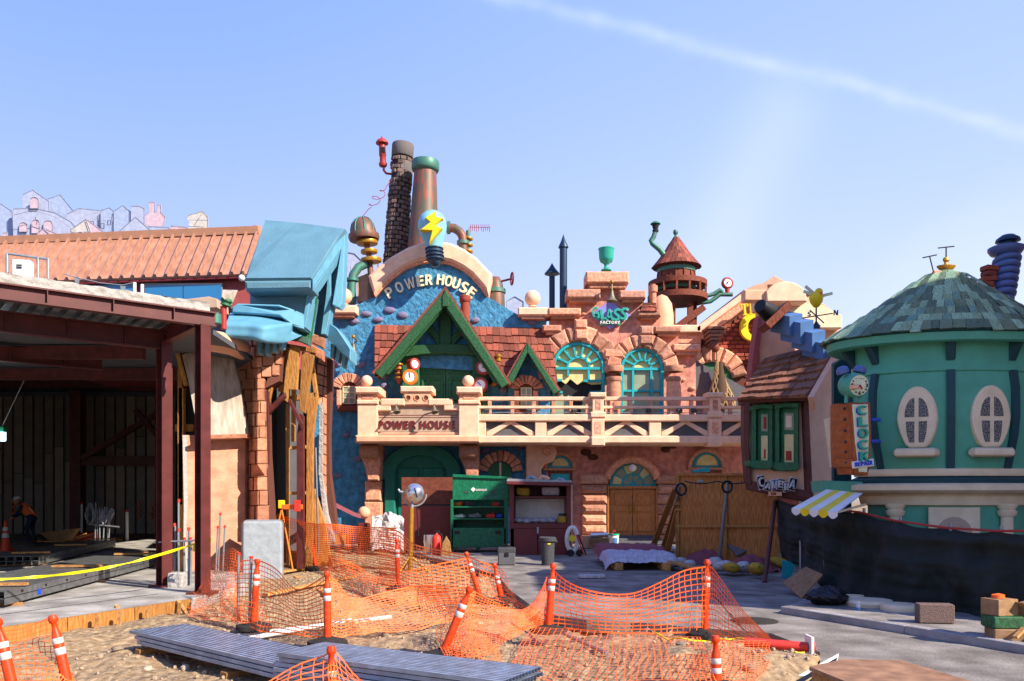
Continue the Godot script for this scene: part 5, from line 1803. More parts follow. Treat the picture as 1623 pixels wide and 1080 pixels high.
	for s in [[967, 1002.4], [1003.4, 1039]]:
		var dr := sp("door", R(s[0], 776, s[1], 849), 28.8, 0.15, M.door_wood, lo)
		for z in [[781, 802], [811, 844]]:
			sp("door_panel", R(s[0] + 6, z[0], s[1] - 6, z[1]), 28.77, 0.06, M.door_wood, dr, 1.5)
		var hm := MB.new()
		var hu: float = 999.5 if s[0] < 1000 else 1006.5
		tube(hm, [P(hu, 801, 28.7), P(hu, 803, 28.62), P(hu, 810, 28.62), P(hu, 812, 28.7)], 0.035, 8)
		part("handle", hm, M.gold, dr)
	for i in 3:
		sp("step", R(958 - i * 3, 849.5 + i * 4.4, 1046 + i * 3, 863.6), 28.6 - i * 0.3, 0.9, M.panel_grey, lo, 0.4)
	for e in [[888, 742, 19, "left"], [1121, 741, 23, "right"]]:
		var pts := arc(e[0], e[1], e[2] + 7, e[2] + 7, 180, 0, 12)
		pts.append_array(arc(e[0], e[1], e[2] + 1, e[2] + 1, 0, 180, 12))
		sp("arch_moulding", pts, 28.75, 0.3, V("peach_"), lo, 1.0)
		var w2 := sp("window", arc(e[0], e[1], e[2], e[2], 180, 0, 12), 28.92, 0.15, M.teal, lo)
		sp("pane", arc(e[0], e[1] - 3, e[2] - 6, e[2] - 6, 180, 0, 10), 28.9, 0.03, M.curtain, w2)
		var dd := sp("side_door", R(e[0] - e[2], e[1] + 4, e[0] + e[2], 862), 28.9, 0.1, M.woodred, lo)
		sp("door_panel", R(e[0] - e[2] + 4, e[1] + 9, e[0] + e[2] - 4, e[1] + 50), 28.87, 0.05, M.teal, dd, 1.0)
		sp("lintel", R(e[0] - e[2] - 8, e[1], e[0] + e[2] + 8, e[1] + 4), 28.8, 0.25, V("peach_"), lo, 0.6)
	for s in [[929, 717, 9, 6], [940, 725, 9, 5], [1055, 713, 8, 5], [1066, 708, 7, 4]]:
		var sm := MB.new()
		ball(sm, P(s[0], s[1], D), px, Vector3(s[2], s[3], 4), Basis.IDENTITY, 10)
		part("stone", sm, M.mortar, lo)
	build_balcony()

func build_balcony() -> void:
	var d := 27.3
	var t := thing("balcony", "long cream balcony with crossed struts, grey panels and double handrail", "balcony", P(980, 703, d))
	sp("floor_deck", R(759, 664, 1300, 690), d + 0.14, 1.6, M.panel_grey, t)
	sp("top_ledge", R(757, 657, 1300, 668), d - 0.12, 1.4, M.peach_pale, t, 1.4)
	sp("bottom_beam", R(757, 691, 1300, 703), d - 0.12, 1.9, M.peach_pale, t, 1.8)
	for s in [[757, 770], [848, 866], [1029, 1048]]:
		sp("stile", R(s[0], 667, s[1], 692), d - 0.06, 0.3, M.peach_pale, t, 0.8)
	for s in [[770, 848], [866, 939], [957, 1029], [1048, 1126], [1144, 1215]]:
		var a: float = s[0]
		var b: float = s[1]
		var mid := (a + b) / 2
		var bk := sp("grey_panel", R(a, 667, b, 692), d + 0.1, 0.05, M.panel_grey, t)
		sp("strut", [[a + 1, 691], [a + 1, 685], [mid - 3, 667], [mid + 2, 671], [a + 9, 691]], d + 0.0, 0.12, M.peach_pale, bk, 0.8)
		sp("strut", [[b - 1, 691], [b - 1, 685], [mid + 3, 667], [mid - 2, 671], [b - 9, 691]], d + 0.01, 0.12, M.peach_pale, bk, 0.8)
	for s in [939, 1125]:
		var p := sp("post", R(s, 630, s + 18, 662), d - 0.12, 0.42, M.peach_pale, t, 0.8)
		sp("cap", R(s - 4, 622, s + 22, 630), d - 0.2, 0.6, M.peach_pale, p, 1.6)
		sp("collar", R(s - 3, 653, s + 21, 662), d - 0.2, 0.6, M.peach_pale, p, 1.4)
		sp("recess", R(s + 5, 634, s + 13, 650), d - 0.13, 0.05, V("peach_"), p)
		sp("pilaster", R(s - 1, 664, s + 19, 694), d - 0.18, 0.4, M.peach_pale, p, 0.8)
		sp("recess", R(s + 4, 669, s + 14, 688), d - 0.19, 0.05, V("peach_"), p)
		sp("foot", R(s - 2, 693, s + 20, 707), d - 0.26, 0.6, M.peach_pale, p, 1.6)
	for v in [[629, 635], [643.5, 648]]:
		sp("handrail", R(757, v[0], 1300, v[1]), d - 0.02, 0.14, M.peach_pale, t, 0.8)
	for u in [776, 812, 846, 877, 905, 931, 970, 1000, 1032, 1064, 1096, 1118, 1158, 1190, 1225]:
		sp("baluster", R(u - 3, 635, u + 3, 657), d + 0.0, 0.1, V("peach_"), t, 0.6)
	# floodlights and cables lying along the balcony ledge
	var cm := MB.new()
	var cp := []
	for i in 40:
		cp.append(P(762 + i * 10.5, 654.5 + sin(i * 1.3) * 0.6, d - 0.06))
	tube(cm, cp, 0.014, 5)
	solo("ledge_cable", cm, M.conduit, "thin grey cable run along the balcony ledge", "cable")
	var k := 0
	for u in [771, 838, 910, 1028, 1077, 1100]:
		var ft := thing("floodlight", "small dark floodlight on the balcony ledge", "floodlight", P(u, 657, d), "floodlights along the balcony ledge")
		var fm := MB.new()
		rbox(fm, P(u, 651, d - 0.08), Vector3(0.09, 0.06, 0.06), 0.015, Basis.from_euler(Vector3(0.5, 0.3, 0)))
		part("housing", fm, M.greyplastic, ft)
		fm = MB.new()
		beam(fm, P(u, 657, d), P(u, 652, d - 0.04), 0.04, 0.03)
		part("bracket", fm, M.conduit, ft)

func build_water_tower() -> void:
	var D := 33.0
	var q := D / F
	var t := thing("water_tower", "wooden water tower with conical shingle roof and round platform", "water tower", P(1074, 640, D))
	var m := MB.new()
	lathe(m, [[28 * q, 0], [30 * q, 14 * q], [29 * q, 26 * q], [27.5 * q, 36 * q]], at(P(1072, 463, D)), 28)
	var tub := part("tub", m, M.woodred, t)
	for i in 14:
		var a := TAU * i / 14.0
		if sin(a) < -0.3:
			continue
		m = MB.new()
		var ps := []
		for e in [[28.6, 0], [30.6, 14], [29.6, 26], [28, 36]]:
			ps.append(P(1072, 463, D) + Vector3(e[0] * q * cos(a), e[1] * q, e[0] * q * sin(a)))
		tube(m, ps, 0.035, 5)
		part("stave", m, M.woodred, tub)
	for e in [[458, 29.3], [430, 28.8]]:
		m = MB.new()
		lathe(m, [[e[1] * q, -3.5 * q], [(e[1] + 1.2) * q, -3.2 * q], [(e[1] + 1.2) * q, 3.2 * q], [e[1] * q, 3.5 * q]], at(P(1072, e[0], D)), 28)
		part("hoop", m, M.coppergreen, t)
	# roof cone with rows of shingles
	m = MB.new()
	lathe(m, [[26 * q, -3 * q], [38 * q, 0], [30 * q, 9 * q], [20 * q, 22 * q], [10 * q, 38 * q], [4 * q, 46 * q]], at(P(1072, 424, D)), 28)
	var rf := part("roof", m, M.mortar, t)
	var prof := [[38.5, -0.5], [32.5, 6.5], [27, 13.5], [21.5, 21], [16.5, 28.5], [12, 36], [7.5, 42], [4.5, 47]]
	for j in prof.size() - 1:
		var r0: float = prof[j][0]
		var r1: float = prof[j + 1][0]
		var n := int(maxf(8, r0 * 0.75))
		for i in n:
			var a0 := TAU * (i + 0.5 * (j % 2)) / n
			var a1 := a0 + TAU / n * 0.93
			if sin((a0 + a1) / 2) < -0.25:
				continue
			m = MB.new()
			var c := P(1072, 424, D)
			var pts := []
			for e in [[r0 + 0.8, prof[j][1] - 0.3, a0], [r0 + 0.8, prof[j][1] - 0.3, a1], [r1 + 0.3, prof[j + 1][1] + 0.8, a1], [r1 + 0.3, prof[j + 1][1] + 0.8, a0]]:
				pts.append(c + Vector3(e[0] * q * cos(e[2]), e[1] * q, e[0] * q * sin(e[2])))
			var inn := c + Vector3(0, prof[j][1] * q, 0)
			m.quad(pts[0], pts[1], pts[2], pts[3], inn)
			m.quad(pts[0], pts[1], pts[1].lerp(inn, 0.06), pts[0].lerp(inn, 0.06))
			part("shingle", m, V("shingle_"), rf)
	m = MB.new()
	lathe(m, [[5 * q, 0], [3 * q, 3 * q], [1.8 * q, 7 * q], [3.5 * q, 9 * q], [4.2 * q, 12 * q], [3.2 * q, 15 * q], [0, 16 * q]], at(P(1071, 380, D)), 16)
	part("finial", m, M.coppergreen, rf)
	# platform: two rings with short posts, on legs
	for e in [[452, 46, 8], [474, 47, 9]]:
		m = MB.new()
		lathe(m, [[30 * q, 0], [e[1] * q, 0], [e[1] * q, e[2] * q], [(e[1] - 3) * q, e[2] * q], [(e[1] - 3) * q, 2 * q], [30 * q, 2 * q]], at(P(1074, e[0] + e[2] * 0.5, D)), 32)
		part("platform_ring", m, M.woodred, t)
	m = MB.new()
	lathe(m, [[0, 0], [45 * q, 0], [45 * q, 0.1], [0, 0.1]], at(P(1074, 478, D)), 28)
	part("platform", m, M.woodred, t)
	for i in 14:
		var a := TAU * i / 14.0
		m = MB.new()
		var c := P(1074, 474, D) + Vector3(44.5 * q * cos(a), 0, 44.5 * q * sin(a))
		beam(m, c, c + Vector3(0, 20 * q, 0), 3 * q, 3 * q)
		part("rail_post", m, M.woodred, t)
	for e in [[1052, -0.5], [1100, -0.4], [1066, 0.6], [1094, 0.5]]:
		m = MB.new()
		beam(m, P(e[0], 480, D - e[1]), P(e[0], 640, D - e[1]), 8 * q, 8 * q)
		part("leg", m, M.woodred, t)
	m = MB.new()
	beam(m, P(1058, 530, D - 0.7), P(1116, 487, D - 0.7), 10 * q, 0.2, Vector3.BACK)
	part("brace", m, M.woodred, t)
	# bent pipe with a lantern growing out of the roof
	var bl := thing("bent_pipe_lamp", "crooked green pipe with a lantern head on the tower roof", "lamp", P(1052, 402, D))
	m = MB.new()
	tube(m, [P(1052, 404, D - 0.6), P(1046, 396, D - 0.6), P(1034, 386, D - 0.6), P(1032, 382, D - 0.6), P(1036, 376, D - 0.6), P(1039, 366, D - 0.6)], [4.5 * q, 4.2 * q, 4 * q, 4 * q, 3.8 * q, 3.6 * q], 12)
	part("pipe", m, M.coppergreen, bl)
	m = MB.new()
	lathe(m, [[4.5 * q, 0], [5 * q, 3 * q], [3.6 * q, 4 * q], [6 * q, 12 * q]], at(P(1039, 368, D - 0.6)), 16)
	part("lantern_body", m, M.dark, bl)
	m = MB.new()
	lathe(m, [[6 * q, 12 * q], [8 * q, 12.2 * q], [7 * q, 14 * q], [3 * q, 16.5 * q], [0, 17.5 * q]], at(P(1039, 368, D - 0.6)), 16)
	part("lantern_cap", m, M.coppergreen, bl)
	# gauge on wavy green pipes
	var gp := thing("gauge_lamp", "red round gauge on wavy green pipes beside the water tower", "gauge", P(1153, 475, D))
	for e in [[[1112, 462], [1122, 469], [1132, 466], [1141, 460], [1146, 464]], [[1113, 480], [1126, 478], [1136, 471], [1141, 467], [1152, 467], [1161, 467]]]:
		var ps := []
		for z in e:
			ps.append(P(z[0], z[1], D - 0.3))
		m = MB.new()
		tube(m, ps, 3.4 * q, 12)
		part("pipe", m, M.coppergreen, gp)
	m = MB.new()
	lathe(m, [[0, -4 * q], [8.5 * q, -4 * q], [9.6 * q, 0], [8.5 * q, 4 * q], [6.6 * q, 4.5 * q], [6.3 * q, 3.5 * q]], at(P(1153, 449, D - 0.3), Vector3(0.1, 0, 1)), 24)
	tube(m, [P(1153, 458, D - 0.3), P(1153, 466, D - 0.3)], [4 * q, 3 * q], 12)
	part("rim", m, M.redpaint, gp)
	m = MB.new()
	lathe(m, [[6.5 * q, 3.6 * q], [0, 3.8 * q]], at(P(1153, 449, D - 0.3), Vector3(0.1, 0, 1)), 24)
	part("dial", m, M.face, gp)
	m = MB.new()
	beam(m, P(1153, 450, D - 0.43), P(1155, 445, D - 0.43), 0.03, 0.02, Vector3.BACK)
	part("needle", m, M.black, gp)

func build_brick_house() -> void:
	var D := 30.5
	var q := D / F
	var t := thing("brick_house", "dark red brick house with stone rake and big yellow letter G", "building", P(1180, 855, D))
	sp("wall", [[1098, 860], [1098, 540], [1120, 528], [1190, 476], [1262, 452], [1330, 500], [1330, 860]], D, 5.0, M.mortar, t)
	var j := 0
	var v := 500.0
	while v < 640:
		var u := 1100.0 + (7.0 if j % 2 else 0.0) - 8
		while u < 1290:
			var w := rr(11.5, 14.5)
			var c := Vector2(u + w / 2, v + 3)
			var lim := 536.0 - (c.x - 1112) * 0.72
			var in_arch := Vector2((c.x - 1130) / 1.0, c.y - 606).length() < 56 and true
			if c.y > lim + 6 and c.x > 1110 and not in_arch and c.x < 1262 and not (c.x < 1160 and c.y > 600):
				sp("brick", R(u + 0.6, v + 0.5, u + w - 0.6, v + 5.9), D - rr(0.03, 0.06), 0.08, V("redbrick_"), t, 0.7)
			u += w
		v += 6.6
		j += 1
	# stone rake, slates above it, flat cornice left
	sp("rake", [[1108, 538], [1108, 524], [1184, 469], [1190, 482], [1118, 537]], D - 0.3, 0.6, V("peach_"), t, 2.0)
	sp("rake_cap", [[1104, 526], [1104, 518], [1180, 462], [1186, 470], [1110, 526]], D - 0.45, 0.8, M.peach_pale, t, 1.6)
	var sl := sp("slate_roof", [[1112, 517], [1112, 511], [1180, 459], [1184, 464]], D + 0.1, 3.0, M.slate, t)
	shingle_field(sl, P(1118, 508, D + 2.6), P(1182, 462, D + 2.6), P(1112, 519, D + 0.0), P(1184, 465, D + 0.0), 4, 11, "brownsh_", 0.05)
	sp("cornice", R(1066, 515, 1112, 527), D - 0.45, 0.9, M.peach_pale, t, 1.5)
	sp("cornice_bed", R(1068, 527, 1112, 545), D - 0.25, 0.7, V("peach_"), t, 1.5)
	# arched door
	arch_stones(t, 1130, 606, 33, 57, 168, 12, 8, D - 0.25, 0.4, "peach_", 3.0, 1.0, 0.8)
	var dd := arc(1130, 606, 33, 33, 180, 0, 12)
	dd.append_array([[1163, 690], [1097, 690]])
	var dr := sp("door", dd, D - 0.08, 0.1, M.green_door, t)
	for s in [[1102, 1127], [1132, 1158]]:
		sp("door_panel", R(s[0], 592, s[1], 640), D - 0.12, 0.06, M.green_door, dr, 1.6)
	var bs := MB.new()
	ball(bs, P(1199, 569, D - 0.3), 12 * q, Vector3(1, 0.95, 0.7))
	part("boulder", bs, V("peach_"), t)
	# yellow sign letters
	var sg := thing("yellow_letter_sign", "golden letter G under golden script on dark bricks", "sign", P(1192, 543, D - 0.2))
	lettering("G", Transform3D(Basis.IDENTITY, P(1196, 520, D - 0.25)), 44 * q, M.yellow, sg, "sans", 45 * q, 0.2, "letter")
	lettering("The", Transform3D(Basis.from_euler(Vector3(0, 0, 0.12)), P(1192, 490, D - 0.75)), 17 * q, M.yellow, sg, "italic", 34 * q, 0.12, "letter")
	# hanging twig bundle on a rope
	var nb := thing("rope_net_bundle", "brown rope net hanging from a stone corbel before the green door", "net", P(1142, 648, D - 1.2))
	var nd := D - 1.2
	var nq := nd / F
	for k in 5:
		sp("corbel_slat", R(1122 + k * 1.5, 517 + k * 6, 1152 - k * 3, 521.5 + k * 6), nd + 0.1, 1.0, V("brownsh_"), nb, 0.5)
	var m := MB.new()
	tube(m, [P(1136, 545, nd), P(1136, 556, nd), P(1137, 575, nd)], 0.03, 7)
	part("rope", m, M.rope, nb)
	m = MB.new()
	ball(m, P(1134, 551, nd), 8 * nq, Vector3(0.9, 1.0, 0.8), Basis.IDENTITY, 10)
	part("pulley_block", m, M.woodred, nb)
	m = MB.new()
	for s in 2:
		for i in 13:
			var ps := []
			for k in 13:
				var f := k / 12.0
				var a := TAU * i / 13.0 + f * 2.2 * (1 if s else -1)
				var r := (1.5 + 25 * pow(f, 1.3) * (1.0 if f < 0.86 else 1.0 - (f - 0.86) * 2.0)) * nq
				ps.append(P(1137 + 7 * f, 573 + 73 * f, nd) + Vector3(r * cos(a) + rr(-0.02, 0.02), 0, r * sin(a) * 0.6))
			tube(m, ps, 0.032, 5)
	part("net_mesh", m, M.rope, nb)
	m = MB.new()
	lathe(m, [[3 * nq, 18 * nq], [6 * nq, 0], [11 * nq, -22 * nq], [14 * nq, -46 * nq], [11 * nq, -54 * nq], [0, -56 * nq]], at(P(1142, 592, nd)), 14)
	part("load", m, M.twig, nb)
# a flat frame of reference: outline points in metres on the plane through o spanned by x and y
func plane_at(o: Vector3, x: Vector3, y: Vector3) -> Transform3D:
	return Transform3D(Basis(x.normalized(), y.normalized(), x.normalized().cross(y.normalized())), o)

func build_camera_shop() -> void:
	var fd := func(u: float, _v: float) -> float: return 18.7 - (u - 1186) * 0.0145
	var t := thing("camera_shop", "crooked pink and brown shop with green windows, bellows roof and CAMERA SHOP sign", "building", P(1240, 870, 17.9))
	sp("front_wall", [[1186, 632], [1278, 630], [1284, 786], [1190, 772], [1187, 700]], fd, 0.3, M.peach_pale, t)
	var sd := func(u: float, _v: float) -> float: return 17.35 + (u - 1277) * 0.022
	sp("side_wall", [[1277, 630], [1331, 566], [1338, 600], [1336, 790], [1282, 790]], sd, 0.3, M.peach_pale, t)
	sp("under_wall", [[1196, 774], [1284, 786], [1340, 790], [1340, 895], [1196, 885]], 20.7, 0.3, M.brownwood, t)
	sp("rear_wall", [[1196, 600], [1335, 560], [1335, 880], [1196, 880]], 19.8, 0.3, M.peach, t)
	# brown frame
	for e in [[[1180, 640], [1190, 636], [1187, 700], [1192, 770], [1185, 765], [1180, 700]], [[1275, 628], [1282, 628], [1289, 786], [1281, 788]], [[1186, 758], [1194, 763], [1280, 778], [1290, 770], [1290, 792], [1284, 796], [1250, 790], [1189, 776]], [[1174, 630], [1282, 626], [1282, 636], [1176, 641]]]:
		sp("frame_board", e, func(u, v): return fd.call(u, v) - 0.14, 0.3, M.brownwood, t, 1.0)
	# windows
	for e in [[1192, 1225, 642, 738], [1229, 1266, 640, 741]]:
		var a: float = e[0]
		var b: float = e[1]
		var top: float = e[2]
		var bot: float = e[3]
		var wd := func(u, v): return fd.call(u, v) - 0.08
		var wi := sp("window", [[a + 1, top + 6], [b, top + 5], [b + 0.5, bot], [a + 2, bot]], wd, 0.1, M.green_door, t)
		sp("hood", [[a - 1, top + 9], [a - 1, top + 2], [(a + b) / 2, top - 2], [b + 1, top - 1], [b + 1, top + 7], [(a + b) / 2, top + 5]], func(u, v): return fd.call(u, v) - 0.24, 0.25, M.green_door, wi, 1.0)
		for q in [[a + 1, a + 7], [b - 5, b]]:
			sp("jamb", R(q[0], top + 7, q[1], bot), func(u, v): return fd.call(u, v) - 0.2, 0.16, M.green_door, wi, 0.8)
		var m0: float = a + 13
		for z in [[top + 15, top + 42, true], [top + 49, bot - 8, false]]:
			sp("sash", R(m0 - 3, z[0] - 4, b - 5, z[1] + 4), func(u, v): return fd.call(u, v) - 0.12, 0.06, M.green_door, wi, 0.5)
			sp("pane", R(m0 + 2, z[0], b - 8, z[1]), func(u, v): return fd.call(u, v) - 0.135, 0.02, M.greyglass if z[2] else M.curtain, wi)
		# things standing inside the window
		sp("window_ornament", R(m0 + 4, top + 19, b - 10, top + 38), func(u, v): return fd.call(u, v) - 0.142, 0.01, M.redpaint if a < 1200 else M.cream, wi, 1.0)
		sp("window_ornament", R(m0 + 4, bot - 26, b - 11, bot - 11), func(u, v): return fd.call(u, v) - 0.142, 0.01, M.redpaint, wi, 1.0)
		sp("sill", [[a - 4, bot - 8], [b + 1, bot - 8], [b + 1, bot + 1], [b - 4, bot + 6], [a + 6, bot + 5], [a - 4, bot]], func(u, v): return fd.call(u, v) - 0.4, 0.4, M.green_door, wi, 1.2)
	# sign: six little tiles
	var px := 18.0 / F
	var letters := [["C", 1207, 765, 12, 20], ["A", 1217.5, 771, -14, 13], ["M", 1228, 769, 5, 15], ["E", 1237.5, 768, -6, 15], ["R", 1247, 772, 8, 14], ["A", 1256.5, 768, -14, 18]]
	var sg := thing("camera_sign", "six tilted white letter tiles spelling CAMERA over a SHOP plate", "sign", P(1232, 786, 17.7))
	for e in letters:
		var d: float = fd.call(e[1], 0.0) - 0.32
		var turn := Basis.from_euler(Vector3(0, 0.25, deg_to_rad(e[3])))
		var m := MB.new()
		rbox(m, P(e[1], e[2], d + 0.04), Vector3(6.2 * px, e[4] * 0.58 * px, 0.03), 0.01, turn)
		part("tile", m, M.white, sg)
		m = MB.new()
		rbox(m, P(e[1], e[2], d + 0.012), Vector3(5.5 * px, e[4] * 0.5 * px, 0.03), 0.01, turn)
		part("tile_field", m, M.bellblue if e[0] == "M" else M.black, sg)
		lettering(e[0], Transform3D(turn, P(e[1], e[2], d - 0.03)), e[4] * 0.74 * px, M.white, sg, "sans", 9.6 * px, 0.02, "letter")
	sp("plate", [[1219, 779], [1240, 780], [1240, 787], [1219, 786]], func(u, v): return fd.call(u, v) - 0.3, 0.05, M.peach, sg, 0.6)
	lettering("SHOP", Transform3D(Basis.from_euler(Vector3(0, 0.25, 0)), P(1229.5, 783, fd.call(1229, 0) - 0.32)), 4.4 * px, M.maroon, sg, "sans", 17 * px, 0.015)
	# shingle roof sloping towards the viewer
	org = t.position
	var tl := P(1213, 568, 19.6); var tr := P(1333, 538, 18.6)
	var bl := P(1172, 632, 18.3); var br := P(1281, 628, 16.95)
	var m := MB.new()
	m.quad(tl, tr, br, bl)
	var dn := Vector3(0, -0.09, -0.05)
	m.quad(bl, br, br + dn, bl + dn)
	m.quad(br, tr, tr + dn, br + dn)
	m.quad(tl, bl, bl + dn, tl + dn)
	m.quad(tl + dn, tr + dn, br + dn, bl + dn)
	var rf := part("roof", m, M.mortar, t)
	shingle_field(rf, tl, tr, bl, br, 7, 8, "brownsh_", 0.06)
	m = MB.new()
	beam(m, br + Vector3(0.06, -0.16, 0.05), tr + Vector3(0.06, -0.16, 0.05), 0.12, 0.3)
	part("barge_board", m, M.peach, t)
	# upright panel behind the roof, with brown edge posts
	sp("upper_panel", [[1202, 505], [1240, 500], [1262, 560], [1205, 592]], 19.7, 0.3, M.peach, t)
	sp("edge_post", [[1203, 500], [1210, 503], [1200, 590], [1190, 603], [1194, 560]], 19.5, 0.4, M.redhall, t, 0.8)
	# giant camera: lens, wooden front board, blue bellows
	var cm := thing("giant_camera", "giant tilted bellows camera with black lens on the shop roof", "ornament", P(1270, 590, 19.0))
	var ld := 18.6
	var lp := ld / F
	m = MB.new()
	var la := (P(1205, 484, ld - 0.25) - P(1232, 505, ld + 0.25)).normalized()
	lathe(m, [[0, 0.34], [10 * lp, 0.34], [11 * lp, 0.30], [14 * lp, -0.02], [15 * lp, -0.12]], at(P(1217, 494, ld), la), 26)
	part("lens", m, M.black, cm)
	m = MB.new()
	var fb := P(1229, 503, ld + 0.1)
	var fx := (P(1245, 484, ld + 0.1) - P(1210, 518, ld + 0.1)).normalized()
	rbox(m, fb, Vector3(26 * lp, 0.30, 6.5 * lp), 0.02, Basis(fx, Vector3.BACK, fx.cross(Vector3.BACK)))
	part("front_board", m, M.woodred, cm)
	var k := 0
	for f in [[1246, 512], [1263, 524], [1281, 538], [1298, 552]]:
		m = MB.new()
		box(m, P(f[0], f[1], 18.7 - k * 0.13), Vector3(12 * lp, (17 - 2 * absf(k - 1)) * lp, 0.36), Basis.from_euler(Vector3(0.3, 0.35, deg_to_rad(14))))
		part("bellows_fold", m, M.bellows, cm)
		k += 1
	# yellow bird weather vane
	var wv := thing("bird_weathervane", "yellow wooden bird whirligig above a compass weather vane", "weather vane", P(1295, 520, 19.5))
	var wd2 := 19.5
	var wp := wd2 / F
	m = MB.new()
	tube(m, [P(1294, 522, wd2), P(1294, 484, wd2)], 1.3 * wp, 8)
	part("rod", m, M.ventblue, wv)
	m = MB.new()
	lathe(m, [[0, -7 * wp], [6 * wp, -7 * wp], [6.5 * wp, -2 * wp], [4 * wp, 1 * wp], [1.5 * wp, 5 * wp], [0, 6 * wp]], at(P(1294, 515, wd2)), 16)
	part("base", m, M.ventblue, wv)
	m = MB.new()
	tube(m, [P(1268, 505, wd2), P(1320, 497, wd2)], 1.0 * wp, 6)
	tube(m, [P(1284, 492, wd2 + 0.4), P(1306, 512, wd2 - 0.4)], 1.0 * wp, 6)
	part("compass_arm", m, M.ventblue, wv)
	lettering("N", Transform3D(Basis.IDENTITY, P(1325, 496, wd2)), 8 * wp, M.ventblue, wv, "sans", 7 * wp, 0.03, "letter")
	lettering("S", Transform3D(Basis.IDENTITY, P(1283, 498, wd2 + 0.3)), 7 * wp, M.bellows, wv, "sans", 5 * wp, 0.03, "letter")
	m = MB.new()
	lathe(m, [[0, -14 * wp], [5 * wp, -11 * wp], [9.5 * wp, -4 * wp], [11 * wp, 3 * wp], [10 * wp, 8 * wp], [6 * wp, 11 * wp], [0, 12 * wp]], at(P(1294, 475, wd2)), 22)
	ball(m, P(1298, 463, wd2 - 0.05), 6.2 * wp)
	part("bird_body", m, M.yellow, wv)
	m = MB.new()
	lathe(m, [[2.6 * wp, 0], [1.8 * wp, 3 * wp], [0, 6 * wp]], at(P(1300, 465, wd2 - 0.12), Vector3(0.5, -0.25, 0.8)), 10)
	part("beak", m, M.orangerim, wv)
	for e in [[[1290, 468], [1274, 462]], [[1291, 466], [1277, 454]], [[1304, 469], [1320, 465]]]:
		m = MB.new()
		beam(m, P(e[0][0], e[0][1], wd2), P(e[1][0], e[1][1], wd2 - 0.1), 4.4 * wp, 0.03, Vector3.BACK)
		part("wing", m, M.signcream, wv)
	# peach tower blocks standing behind the camera
	var pb := thing("peach_tower", "peach stone tower top with rounded awning behind the camera shop", "building", P(1240, 640, 25.0))
	sp("tower_wall", [[1208, 478], [1290, 470], [1330, 500], [1330, 700], [1210, 700], [1206, 500]], 25.6, 0.6, M.peach, pb)
	sp("block", R(1180, 459, 1217, 477), 24.7, 0.35, M.peach, pb, 2.0)
	sp("block_top", [[1180, 460], [1196, 452], [1216, 448], [1217, 461]], 24.75, 0.5, M.tan, pb)
	var aw := arc(1246, 478, 36, 32, 150, 30, 10)
	aw.append_array([[1280, 478], [1216, 478]])
	sp("rounded_awning", aw, 24.6, 1.6, M.peach_pale, pb, 1.4)
	sp("ridge_piece", [[1205, 452], [1228, 437], [1245, 446], [1250, 452]], 27.0, 1.5, M.tan, pb, 1.0)
	sp("cream_band", [[1240, 488], [1290, 478], [1335, 500], [1335, 520], [1240, 520]], 25.2, 0.4, M.cream, pb, 1.0)

